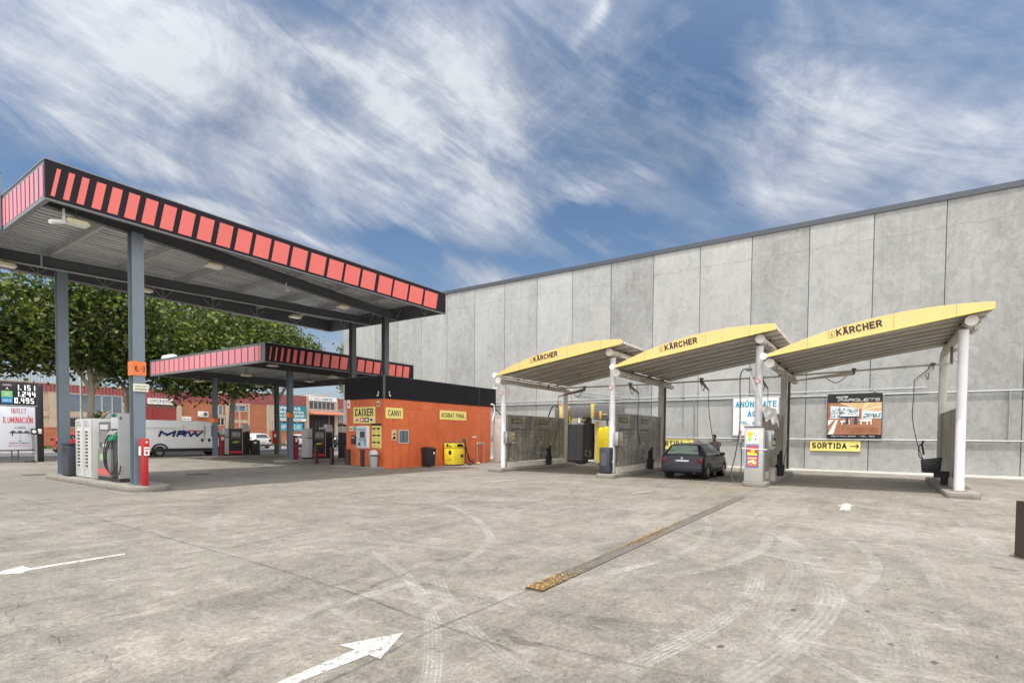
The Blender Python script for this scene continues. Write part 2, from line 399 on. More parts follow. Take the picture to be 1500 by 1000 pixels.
def film(name, path, w, mat, dens=14, wj=0.):
    pts = cr(path, dens); n = len(pts); vs = []; uvs = []
    _fz[0] += .00018; z = _fz[0]; s = [0.]
    for i in range(1, n): s.append(s[-1] + float(np.linalg.norm(pts[i] - pts[i - 1])))
    for i, p in enumerate(pts):
        t = pts[min(i + 1, n - 1)] - pts[max(i - 1, 0)]; t = t / (np.linalg.norm(t) + 1e-9); nn = np.array([-t[1], t[0]])
        j = rnd.uniform(-wj, wj); ww = w * (1 + rnd.uniform(-.3, .3) * (wj > 0))
        for sd, vv in ((-.5, 0), (.5, 1)):
            q = p + nn * (ww * sd + j); vs.append((q[0], q[1], z)); uvs.append((s[i] / s[-1], vv))
    fs = [(2 * i, 2 * i + 2, 2 * i + 3, 2 * i + 1) for i in range(n - 1)]
    me = bpy.data.meshes.new(name); me.from_pydata(vs, [], fs); uv = me.uv_layers.new(name='UVMap')
    for lp in me.loops: uv.data[lp.index].uv = uvs[lp.vertex_index]
    me.materials.append(mat); return struct(link(name, me))
TR = [[(11.04, 1.67), (8.8, 0.78), (6.96, 0.37), (5.84, 0.36), (4.71, 0.54), (3.86, 0.74), (3.2, .9)], [(9.7, 1.26), (7.79, 0.8), (6.39, 0.72), (5.11, 0.76), (3.78, 0.85)], [(5.21, 6.41), (4.92, 5.48), (4.37, 4.4), (3.65, 3.41), (3.08, 2.84), (2.64, 2.46), (2.2, 2.2)], [(10.49, 10.59), (9.24, 7.8), (7.55, 5.7), (6.38, 4.84), (4.87, 4.33), (3.74, 4.37), (2.94, 4.39), (2.06, 4.04)], [(11.69, 0.82), (10.44, 0.28), (8.89, -0.05), (7.58, -0.01), (6.26, 0.3)], [(12.6, 3.45), (10.79, 2.66), (8.95, 2.28), (7.72, 2.25), (6.54, 2.51), (5.54, 2.8), (4.23, 3.3)], [(13.04, 6.61), (11.15, 4.79), (9.14, 3.59), (8.23, 3.23)], [(7.63, 0.45), (6.6, 0.01), (5.87, -0.3), (4.61, -0.32)], [(4.0, 5.97), (3.44, 4.78), (3.16, 4.08), (2.97, 2.99), (2.91, 2.26)], [(10.67, 1.56), (8.97, 1.35), (7.74, 1.51), (6.56, 1.91), (5.68, 2.6)], [(7.3, 1.18), (6.14, 1.05), (4.83, 1.16), (3.8, 1.4), (3.31, 1.51)], [(13.47, -0.17), (11.04, -0.52), (8.05, -0.65), (6.52, -0.59)], [(2.54, 6.23), (3.06, 6.44), (3.69, 6.69)], [(4.55, 7.3), (5.42, 7.0), (5.87, 5.36), (6.3, 4.17)], [(7.0, 0.54), (5.98, 0.01), (5.2, -0.14), (4.44, -0.08)], [(6.09, 11.87), (4.83, 9.89), (4.27, 8.54)], [(16.19, 10.43), (12.67, 9.9), (9.5, 10.59)], [(14.47, -1.48), (11.13, -1.56), (9.63, -1.7)], [(27.22, 6.01), (16.7, 4.27), (12.06, 4.16)]]
tyl = mat_tyre('tyre_dust_light', (.52, .50, .465), 1.15, 5); tyl2 = mat_tyre('tyre_dust_faint', (.47, .455, .43), .85, 4); tyd = mat_tyre('tyre_rubber_dark', (.10, .09, .085), .6, 3)
def mat_line(name, col, amt):
    m, nt, b = nt_new(name); b.inputs['Roughness'].default_value = .9
    n = noise(nt, coords(nt), 3, 6, .8)
    b.inputs['Base Color'].default_value = (*col, 1); L(nt, math_(nt, 'MULTIPLY', math_(nt, 'MULTIPLY_ADD', n, 4, -1.3, clamp=True), amt), b.inputs['Alpha']); return m
oilm = mat_line('oil_drip', (.07, .058, .045), .6)
r4 = random.Random(33)
for k in range(60):
    ox, oy = (r4.gauss(5.2, 1.2), r4.gauss(.1, .5)) if k < 26 else ((r4.gauss(5.2, .4), r4.uniform(17.5, 23)) if k < 36 else (r4.uniform(4, 14), r4.uniform(-1, 9)))
    _fz[0] += .00002; rr_ = r4.uniform(.008, .036); n_ = 9
    struct(MB().face([(ox + rr_ * 1.5 * (.6 + r4.random() * .5) * math.cos(2 * PI * i / n_), oy + rr_ * (.5 + r4.random() * .5) * math.sin(2 * PI * i / n_), _fz[0]) for i in range(n_)]).build('oil_stain', oilm, fixn=False))
for i, p in enumerate(TR):
    film('tyre_mark', p, (.30, .24, .17, .17, .16, .16, .12, .14, .09, .2, .22, .15, .16, .2, .17, .12, .1, .12, .14)[i], tyl if i in (0, 2, 3, 4, 5, 9, 10) else (tyd if i == 6 else tyl2))
r2 = random.Random(21)
for k in range(34):     # fainter turning marks all over the yard
    cx, cy = r2.uniform(3, 19), r2.uniform(-4, 16); R = r2.uniform(2.2, 9); a0 = r2.uniform(0, 2 * PI); da = r2.uniform(.5, 1.3)
    film('tyre_mark', [(cx + R * math.cos(a0 + da * t), cy + R * math.sin(a0 + da * t)) for t in (0, .33, .66, 1)], r2.uniform(.08, .22), tyl2 if k % 3 else tyd)
jm = mat_line('joint_dark', (.06, .052, .045), .62); cm = mat_line('crack_dark', (.07, .065, .055), .6)
for P, w in [([(3.95, 24), (3.95, 13.7), (3.8, 7.1), (3.7, 5.05), (3.5, 3.17), (3.4, 2.3)], .016), ([(-3, 7.2), (1.48, 7.3), (2.6, 7.0), (3.82, 7.18), (5.36, 7.08)], .014),
             ([(-2, 3.1), (2.24, 3.04), (3.5, 3.12), (4.88, 3.07)], .016), ([(3.65, 2.27), (3.68, 1.73), (3.76, 1.0), (3.75, -3)], .014),
             ([(16.1, 3.05), (19.4, 3.05)], .014), ([(9.2, 2.8), (9.3, -1), (9.2, -9)], .01), ([(11.3, 3.3), (11.3, 9), (11.2, 16)], .01), ([(5.4, 7.1), (11, 7.15), (19, 7.1)], .008), ([(16, 2.8), (16, -6)], .01)]:
    P2 = []
    for a, b_ in zip(P[:-1], P[1:]):
        k = max(2, int(math.hypot(a[0] - b_[0], a[1] - b_[1]) / .45))
        for i in range(k): P2.append((a[0] + (b_[0] - a[0]) * i / k + rnd.uniform(-.012, .012), a[1] + (b_[1] - a[1]) * i / k + rnd.uniform(-.012, .012)))
    P2.append(P[-1]); film('slab_joint', P2, w, jm, 3, .003)
for P in [[(1.67, 7.23), (1.37, 6.57), (1.33, 6.18), (1.37, 5.85), (1.45, 5.48), (1.4, 5.2), (1.53, 4.79), (1.47, 4.37), (1.41, 4.2)], [(1.37, 5.85), (1.1, 5.9), (.8, 5.7)], [(11.71, 5.57), (14, 6.4), (17, 6.9), (20.32, 7.88)], [(4.9, 3), (6, 1.5), (7.1, .9), (7.5, -.6)]]:
    P2 = []
    for a, b_ in zip(P[:-1], P[1:]):
        for i in range(6): P2.append((a[0] + (b_[0] - a[0]) * i / 6 + rnd.uniform(-.03, .03), a[1] + (b_[1] - a[1]) * i / 6 + rnd.uniform(-.018, .018)))
    film('slab_crack', P2, .008, cm, 2, .003)

# painted arrows (worn)
def mat_roadpaint():
    m, nt, b = nt_new('road_paint_white'); v = coords(nt)
    b.inputs['Roughness'].default_value = .6
    n1 = noise(nt, v, 1.2, 4); n = noise(nt, v, 14, 8, .8); n2 = noise(nt, v, 70, 3, .8)
    L(nt, mixc(nt, n1, (.36, .355, .34), (.52, .515, .50)), b.inputs['Base Color'])
    a = math_(nt, 'ADD', math_(nt, 'MULTIPLY', n, .75), math_(nt, 'MULTIPLY', n2, .25))
    L(nt, math_(nt, 'MULTIPLY_ADD', a, 11, -4.35, clamp=True), b.inputs['Alpha']); return m
rp = mat_roadpaint()
def arrow(pts, name='painted_arrow'):
    _fz[0] += .0002
    return struct(MB().face([(x, y, .0045) for x, y in pts]).build(name, rp, fixn=False))
arrow([(1.2, 3.30), (2.0, 3.31), (2.71, 3.33), (2.69, 3.50), (3.18, 3.28), (2.70, 3.03), (2.705, 3.16), (2.0, 3.20), (1.2, 3.21)])
arrow([(3.02, 8.60), (2.01, 8.59), (1.99, 8.80), (1.60, 8.57), (1.87, 8.34), (1.96, 8.44), (2.99, 8.49)])
arrow([(14.51, .62), (14.67, .40), (15.54, .42), (15.62, .34), (16.3, .54), (15.35, .71), (15.42, .61)])
arrow([(14.9, 5.92), (15.9, 5.66), (15.95, 5.56), (15.0, 5.78)])
arrow([(15.35, 11.5), (16.7, 11.22), (16.68, 11.1), (15.4, 11.35)])

# drain channel with ochre debris
dr = thing('drain_channel', 'long rusty grated drain channel across the yard with ochre debris lying in it', 'drain', (4.88, 3.05, 0))
mb = MB(); mb.box(4.88, 16.1, 2.925, 2.935, .002, .010, 0).box(4.88, 16.1, 3.125, 3.137, .002, .010, 0)
mb.box(4.865, 4.88, 2.925, 3.137, .002, .010, 0)
mb.build('frame', M('rusty_iron', (.085, .075, .065), .7, var=.3, scale=8, dirt=.4, dcol=(.12, .07, .035)), dr)
MB().face([(4.88, 2.935, .0035), (16.1, 2.935, .0035), (16.1, 3.125, .0035), (4.88, 3.125, .0035)]).build('channel_bed', M('drain_dark', (.035, .03, .025), .9, var=.4, scale=9), dr, fixn=False)
mb = MB()
x = 4.90
while x < 16.08:
    mb.box(x, x + .018, 2.935, 3.125, .0045, .010); x += .042
for y in (3.0, 3.05, 3.10): mb.box(4.9, 16.08, y - .004, y + .004, .0105, .0125)
mb.build('grating', M('grate_iron', (.22, .21, .19), .6, metal=.3, var=.4, scale=6), dr)
r = np.random.default_rng(5); n = 5000
dx = np.concatenate([4.9 + r.exponential(.25, 2300), r.normal(8.6, .55, 1700), r.uniform(4.9, 15.9, 300), np.clip(r.normal(12.6, 1.7, 500), 4.9, 15.9), r.normal(10.2, .12, 200)]); dx = np.clip(dx, 4.89, 15.95)
dyy = np.where((r.random(n) < .75) & (dx > 6.2), 3.13 - np.abs(r.normal(0, .03, n)), r.uniform(2.92, 3.14, n)); sz = r.uniform(.004, .017, n); an = r.uniform(0, 6.28, n); zz = r.uniform(.012, .024, n)
V = np.zeros((n, 4, 3))
for k in range(4):
    V[:, k, 0] = dx + sz * np.cos(an + k * PI / 2); V[:, k, 1] = dyy + sz * np.sin(an + k * PI / 2) * .7; V[:, k, 2] = zz + r.uniform(-.003, .003, n)
me = bpy.data.meshes.new('debris'); me.from_pydata(V.reshape(-1, 3).tolist(), [], np.arange(n * 4).reshape(-1, 4).tolist())
def mat_rand(name, stops, rough=.8):
    m, nt, b = nt_new(name); g = nt.nodes.new('ShaderNodeNewGeometry')
    L(nt, ramp(nt, g.outputs['Random Per Island'], stops), b.inputs['Base Color']); b.inputs['Roughness'].default_value = rough; return m
me.materials.append(mat_rand('ochre_debris', [(0, (.34, .17, .05)), (.3, (.42, .26, .10)), (.5, (.16, .10, .04)), (.7, (.06, .055, .03)), (.85, (.10, .12, .04)), (1, (.46, .30, .15))]))
d = link('debris', me); tag(d, 'ochre leaf litter and blossom fallen in and along the drain grating', 'debris', kind='stuff')
# scattered bits of litter
n = 420; r = np.random.default_rng(8); V = np.zeros((n, 4, 3)); dx = r.uniform(2.2, 24, n); dyy = r.uniform(-5, 17, n); sz = r.uniform(.008, .03, n) * (r.random(n) ** 2 + .4); an = r.uniform(0, 6.28, n)
for k in range(4):
    V[:, k, 0] = dx + sz * np.cos(an + k * PI / 2); V[:, k, 1] = dyy + sz * np.sin(an + k * PI / 2) * .5; V[:, k, 2] = .015 + r.uniform(-.002, .008, n)
me = bpy.data.meshes.new('leaf_litter'); me.from_pydata(V.reshape(-1, 3).tolist(), [], np.arange(n * 4).reshape(-1, 4).tolist())
me.materials.append(mat_rand('litter', [(0, (.06, .05, .04)), (.5, (.10, .08, .05)), (.8, (.10, .13, .04)), (.92, (.35, .2, .08)), (1, (.2, .15, .1))]))
tag(link('leaf_litter', me), 'small dry leaves and specks scattered over the concrete yard', 'litter', kind='stuff')
# manholes
def cover(x, y, rx, ry, label, z=.014):
    mb = MB().lathe([(1, 0), (1, .012), (.9, .012), (.88, .006), (.02, .006)], (0, 0, 0), 28)
    mb.v = [(x + a * rx, y + b_ * ry, c + .002) for a, b_, c in mb.v]
    tag(mb.build('manhole_cover', M('iron_cover', (.09, .075, .07), .7, var=.35, scale=9, dirt=.4, dcol=(.2, .12, .08))), label, 'manhole cover')
cover(10.5, 22.5, .45, .45, 'round rusty manhole cover in the shadow under the tall canopy')
cover(6.6, 26.6, .55, .5, 'round manhole cover behind the left end of the tall canopy island')
g_ = thing('floor_gully', 'small square rusty gully in the floor of the right-hand wash bay', 'drain', (21.6, .55, 0))
MB().box(21.35, 21.85, .38, .75, .002, .012).build('frame', M('rusty_iron'), g_)
for k in range(6): MB().box(21.4 + k * .072, 21.43 + k * .072, .42, .71, .012, .02).build('bar', M('grate_iron'), g_)
cover(15.5, 26.9, .35, .3, 'oval inspection cover on the sunlit strip before the low canopy')
cover(22.2, 5.9, .3, .25, 'wet gully cover beneath the parked dark hatchback')

# ------------------------------------------------------------------ precast concrete warehouse
def mat_precast():
    m, nt, b = nt_new('precast_concrete'); v = coords(nt)
    geo = nt.nodes.new('ShaderNodeNewGeometry'); sep = nt.nodes.new('ShaderNodeSeparateXYZ'); L(nt, geo.outputs['Position'], sep.inputs[0])
    pan = math_(nt, 'FLOOR', math_(nt, 'DIVIDE', math_(nt, 'SUBTRACT', sep.outputs[1], .19), 2.728))
    wn = nt.nodes.new('ShaderNodeTexWhiteNoise'); wn.noise_dimensions = '1D'; L(nt, pan, wn.inputs['W'])
    off = nt.nodes.new('ShaderNodeVectorMath'); off.operation = 'MULTIPLY_ADD'; L(nt, wn.outputs['Color'], off.inputs[0]); off.inputs[1].default_value = (40, 40, 40); L(nt, v, off.inputs[2]); vp = off.outputs[0]
    def ns(scale, sx=(1, 1, 1), d=6, rg=.6, di=0):
        mp = nt.nodes.new('ShaderNodeMapping'); mp.inputs['Scale'].default_value = sx; L(nt, vp, mp.inputs[0]); return noise(nt, mp.outputs[0], scale, d, rg, di)
    a = ns(.5, (1, 1, .6), 5, .6, .5); c = ns(1.8, (1, 1, .8), 8, .7, 1.2); f = ns(9, (1, 1, 1), 5, .7); st = ns(1.0, (1, 5, .25), 6, .65)
    s = math_(nt, 'ADD', math_(nt, 'MULTIPLY', a, .45), math_(nt, 'MULTIPLY', c, .6)); s = math_(nt, 'ADD', s, math_(nt, 'MULTIPLY', f, .3)); s = math_(nt, 'ADD', s, math_(nt, 'MULTIPLY', st, .22))
    s = math_(nt, 'ADD', s, math_(nt, 'MULTIPLY', wn.outputs['Value'], .24)); s = math_(nt, 'MULTIPLY_ADD', s, 1.6, -.93)
    base = ramp(nt, s, [(0, (.195, .195, .188)), (.35, (.295, .297, .29)), (.6, (.365, .368, .362)), (1, (.46, .463, .455))])
    # upper lift line: the cast top band, darker and hairline-cracked, at a slightly different height per panel
    zc = math_(nt, 'ADD', math_(nt, 'SUBTRACT', sep.outputs[2], 11.55), math_(nt, 'MULTIPLY', ns(.7), .5))
    ln = math_(nt, 'MULTIPLY', math_(nt, 'LESS_THAN', math_(nt, 'ABSOLUTE', zc), .012), math_(nt, 'MULTIPLY_ADD', f, 4, -1.4, clamp=True))
    base = mixc(nt, math_(nt, 'MULTIPLY', ln, .7), base, (.12, .115, .105))
    # long water stains below the coping
    st2 = ns(1.0, (1, 9, .10), 5, .6)
    k = math_(nt, 'MULTIPLY', math_(nt, 'MULTIPLY_ADD', st2, 6, -3.6, clamp=True), math_(nt, 'MULTIPLY_ADD', sep.outputs[2], .12, -.55, clamp=True))
    base = mixc(nt, math_(nt, 'MULTIPLY', k, .7), base, (.13, .128, .12))
    # pinholes
    vo = nt.nodes.new('ShaderNodeTexVoronoi'); vo.inputs['Scale'].default_value = 3.5; L(nt, vp, vo.inputs['Vector'])
    ph = math_(nt, 'MULTIPLY', math_(nt, 'LESS_THAN', vo.outputs['Distance'], .07), math_(nt, 'GREATER_THAN', ns(.8), .56))
    base = mixc(nt, math_(nt, 'MULTIPLY', ph, .55), base, (.09, .09, .085))
    L(nt, base, b.inputs['Base Color']); b.inputs['Roughness'].default_value = .8; bump(nt, b, f, .15, .01); return m
WX = 31.17
wh = thing('warehouse', 'long tall warehouse of bare grey precast concrete panels behind the car wash', 'warehouse', (WX, 4, 0))
prec = mat_precast(); dark = M('wall_joint_dark', (.06, .058, .055), .9)  # dark colour of the strips in the panel joints
mb = MB(); mb.box(WX + .06, WX + .4, -60, 39.9, 0, 12.55); mb.box(WX + .4, 60, 39.5, 39.9, 0, 12.55); mb.box(WX + .4, 60, -60, -59.6, 0, 12.55).box(59.6, 60, -59.6, 39.5, 0, 12.55)
mb.build('wall', prec, wh)
mb = MB(); y = .19 - 2.728 * 22
while y < 39.8:
    y1 = min(y + 2.728, 39.92); mb.box(WX, WX + .058, y + .014, y1 - .014, .10, 12.56); y = y1 if y1 < 39.9 else 99
mb.build('panel_cladding', prec, wh, bevel=.012, seg=1)
mb = MB(); y = .19 - 2.728 * 22
while y < 39.8:
    mb.box(WX + .035, WX + .062, y - .012, y + .012, .10, 12.55); y += 2.728
mb.build('panel_joint', dark, wh)
MB().box(WX - .05, WX + .5, -60, 39.95, 12.56, 12.74).box(WX - .07, WX - .045, -60, 39.95, 12.50, 12.75).build('coping', M('coping_dark', (.07, .08, .10), .4, metal=.3), wh)
MB().box(WX + .3, 59.9, -59.9, 39.4, 12.2, 12.3).build('roof', dgrey, wh)
tag(MB().box(WX - .10, WX - .003, -60, 39.9, 0, .10).box(WX - 1.0, WX - .1, -60, 39.9, -.05, .05).build('plinth', M('plinth_concrete', (.50, .49, .46), .8, dirt=.3)), None, None, kind='structure')

# galvanised pipework on the wall
pr = thing('wall_pipework', 'galvanised pipes and rails running along the concrete wall behind the wash bays', 'pipes', (WX - .1, 5, 3.8))
mb = MB()
for z, rr, ins in ((3.80, .035, .09), (1.60, .04, .09)): mb.cyl((WX - ins, -12, z), (WX - ins, 23.5, z), rr, 10)
mb.build('rail', M('pipe_zinc', (.33, .34, .35), .5, metal=.4, dirt=.3), pr)
mb = MB()
mb.tube([(WX - .08, -2.0, 4.05), (WX - .08, 8, 3.99), (WX - .08, 24, 4.02)], .028, 8)
mb.tube([(WX - .1, 16.2, 4.6), (WX - .1, 14.5, 4.35), (WX - .1, 12.4, 4.02)], .02, 6)
mb.build('conduit', M('conduit_grey', (.40, .41, .41), .5, metal=.2), pr)
for y in (-4.85, 13.1, 8.55, 4.55): MB().cyl((WX - .09, y, 1.6), (WX - .09, y, 3.8), .032, 8).build('upright', M('pipe_zinc'), pr)
for y in (9.2, 12.0, 3.72): MB().cyl((WX - .07, y, 2.2 if y != 12 else 3.0), (WX - .07, y, 4.9), .022, 8).build('upright', M('pipe_zinc'), pr)
y = -11.5
while y < 23:
    for z_ in (3.8, 1.6): MB().box(WX - .09, WX - .002, y, y + .06, z_ - .04, z_ + .04).build('bracket', galv, pr)
    y += 2.728
for y in (9.2, -.02, 3.72): MB().box(WX - .14, WX - .02, y - .07, y + .07, 3.95, 4.12).build('junction_box', galv, pr)

# signs on the wall
def panel_sign(name, label, cat, y0, y1, z0, z1, face_mat, x=WX - .13, frame=None):
    t = thing(name, label, cat, (x, (y0 + y1) / 2, z0))
    MB().box(x, x + .02, y0, y1, z0, z1).build('panel', face_mat, t, bevel=.003, seg=1)
    if frame:
        mb = MB(); f = .05
        for yy in (y0 - f, y1 + f): mb.cyl((x + .03, yy, z0 - f), (x + .03, yy, z1 + f), .022, 8)
        for zz in (z0 - f, z1 + f): mb.cyl((x + .03, y0 - f, zz), (x + .03, y1 + f, zz), .022, 8)
        n = 5
        for k in range(n + 1):
            for yy, s in ((y0, -1), (y1, 1)): mb.beam((x - .003, yy - s * .02, z0 + (z1 - z0) * k / n), (x + .02, yy + s * f, z0 + (z1 - z0) * k / n), .008, .02)
        mb.build('frame', frame, t)
    return t
wb = M('banner_white', (.78, .80, .82), .5, var=.05)
t = panel_sign('advert_board', 'white advertising board with blue letters inviting adverts on the concrete wall', 'sign', 4.16, 6.42, 1.77, 3.79, wb, frame=galv)
xx = WX - .133
lettering([('ANÚNCIATE', (xx, 6.30, 3.30), UYN, UZ, 2.05, .33, 0, .039), ('AQUÍ', (xx, 5.68, 2.78), UYN, UZ, .85, .33, 0, .039), ('TEL. 93 ', (xx, 6.02, 2.36), UYN, UZ, .95, .17, 0, .03)], inkc, t)
def sortida(y0, y1, z0, z1, label):
    t = panel_sign('exit_sign', label, 'sign', y0, y1, z0, z1, signyel, x=WX - .08)
    h = z1 - z0; w = y1 - y0
    lettering([('SORTIDA', (WX - .083, y1 - .08, z0 + h * .24), UYN, UZ, w * .70, h * .55, 0, .045)], ink, t)
    mb = MB(); ya = y0 + w * .20; yb = y0 + .07; zc = z0 + h * .5; X = WX - .087
    mb.beam((X, ya, zc), (X, yb, zc), .006, .035); mb.beam((X, yb + .1, zc + .1), (X, yb, zc), .006, .04); mb.beam((X, yb + .1, zc - .1), (X, yb, zc), .006, .04)
    mb.build('arrow', ink, t)
sortida(.51, 2.67, 1.02, 1.54, 'yellow SORTIDA sign with an arrow under the wooden terrace banner')
sortida(8.55, 10.75, .94, 1.55, 'yellow SORTIDA sign half hidden behind the dark hatchback')

t = panel_sign('banner', 'flooring banner with a photo of a wooden terrace laced into a pipe frame', 'banner', -.33, 1.93, 1.66, 3.86, ink, frame=galv)
pm = [M('pic_wood', (.36, .16, .09), .6, var=.35, scale=6), M('pic_ceiling', (.62, .42, .22), .6, var=.2, scale=5), M('pic_green', (.08, .14, .05), .7, var=.7, scale=9), M('pic_white', (.80, .78, .74), .6), M('pic_sky', (.62, .70, .78), .6), M('pic_beam', (.38, .11, .04), .6), M('pic_dark', (.04, .05, .09), .6), M('pic_beamlight', (.75, .58, .36), .6)]
def pic(mb, pts, m, lay):
    X = WX - .1325 - lay * .0018; mb.face([(X, 1.93 - u * 2.26, 1.66 + v * 2.2) for u, v in pts], m)
mb = MB()
pic(mb, [(.01, .09), (.99, .09), (.99, .80), (.01, .80)], 0, 1)
pic(mb, [(.04, .45), (.99, .45), (.99, .66), (.04, .74)], 4, 2); rp_ = random.Random(2)
for k in range(190):
    u_ = rp_.uniform(.05, .56) if k < 140 else rp_.uniform(.66, .97); v_ = rp_.uniform(.47, .66 if k < 140 else .55); q_ = rp_.uniform(.006, .02)
    pic(mb, [(u_ - q_, v_), (u_, v_ - q_ * .7), (u_ + q_, v_ + .003), (u_ + .003, v_ + q_)], 2 if k % 5 else 6, 2.5 + (k % 9) * .12)

pic(mb, [(.01, .80), (.2, .80), (.60, .64), (.99, .60), (.99, .80)], 1, 4); pic(mb, [(.22, .8), (.3, .8), (.63, .64), (.60, .64)], 7, 5); pic(mb, [(.70, .8), (.8, .8), (.66, .645), (.63, .645)], 7, 5); pic(mb, [(.99, .74), (.99, .69), (.65, .625), (.63, .64)], 7, 5)
pic(mb, [(.02, .42), (.055, .42), (.055, .78), (.02, .80)], 5, 6); pic(mb, [(.59, .40), (.635, .40), (.635, .66), (.59, .66)], 5, 6); pic(mb, [(.225, .46), (.24, .46), (.24, .73), (.225, .73)], 5, 6)
pic(mb, [(.01, .28), (.13, .42), (.02, .42)], 3, 5); pic(mb, [(.01, .09), (.16, .42), (.20, .42), (.12, .09)], 3, 5)
pic(mb, [(.25, .50), (.58, .50), (.60, .46), (.24, .46)], 6, 7); pic(mb, [(.26, .53), (.55, .53), (.57, .50), (.25, .50)], 3, 7)
pic(mb, [(.25, .40), (.42, .42), (.42, .38), (.25, .36)], 3, 8); pic(mb, [(.60, .43), (.82, .44), (.82, .39), (.74, .37), (.60, .39)], 3, 8)
for u in (.27, .40, .62, .73, .80): pic(mb, [(u, .31), (u + .02, .31), (u + .02, .40), (u, .40)], 3, 9)
for u in (.34, .5): pic(mb, [(u, .33), (u + .07, .33), (u + .05, .47), (u + .01, .47)], 6, 9)
for k in range(7): pic(mb, [(.06 + k * .14, .09), (.068 + k * .14, .09), (.30 + k * .07, .36), (.297 + k * .07, .36)], 5, 3)
mb.build('picture', pm, t)
lettering([('MASTER', (xx - .004, 1.55, 3.66), UYN, UZ, .48, .09, 0, .03), ('PARQUETS', (xx - .004, 1.50, 3.49), UYN, UZ, 1.72, .13, 0, .01, .3), ('COL·LOCACIÓ I MANTENIMENT DE PARQUETS', (xx - .03, 1.30, 2.15), UYN, UZ, 1.5, .05, 1, .02), ('TARIMES I PAVIMENTS', (xx - .03, .85, 2.06), UYN, UZ, 1.0, .045, 1, .02), ('TERRASSES · JARDINS', (xx - .03, 1.0, 1.97), UYN, UZ, 1.2, .045, 1, .02), ('GRANOLLERS · TEL. 93', (xx - .004, 1.75, 1.75), UYN, UZ, 1.8, .05, 0, .02)], [inkw, M('ink_brown', (.16, .05, .02), .6)], t)

# ------------------------------------------------------------------ fuel canopies
fas = M('fascia_black', (.020, .017, .022), .6, var=.2, scale=1, dirt=.2, dcol=(.05, .05, .05), spec=.15)
trim = M('fascia_trim', (.20, .21, .23), .45)
coral = M('coral_panel', (.74, .155, .135), .45, var=.12, scale=.5, dirt=.35, dcol=(.58, .13, .11), streak=.25); pink = M('coral_panel_sunlit', (.70, .25, .30), .45, var=.10, scale=.5, dirt=.2, dcol=(.7, .3, .25))  # pink is the coral panel coloured paler for its sunlit left side
def mat_deck():
    m, nt, b = nt_new('deck_sheet'); n1 = noise(nt, coords(nt, (.3, 5.0, 1)), 1.0, 6, .65); n3 = noise(nt, coords(nt), .9, 5, .6)
    L(nt, mixc(nt, math_(nt, 'MULTIPLY_ADD', math_(nt, 'ADD', n1, math_(nt, 'MULTIPLY', n3, .5)), 2.2, -1.2, clamp=True), (.42, .44, .46), (.72, .74, .76)), b.inputs['Base Color']); b.inputs['Roughness'].default_value = .5; b.inputs['Metallic'].default_value = .1; return m
deckm = mat_deck()
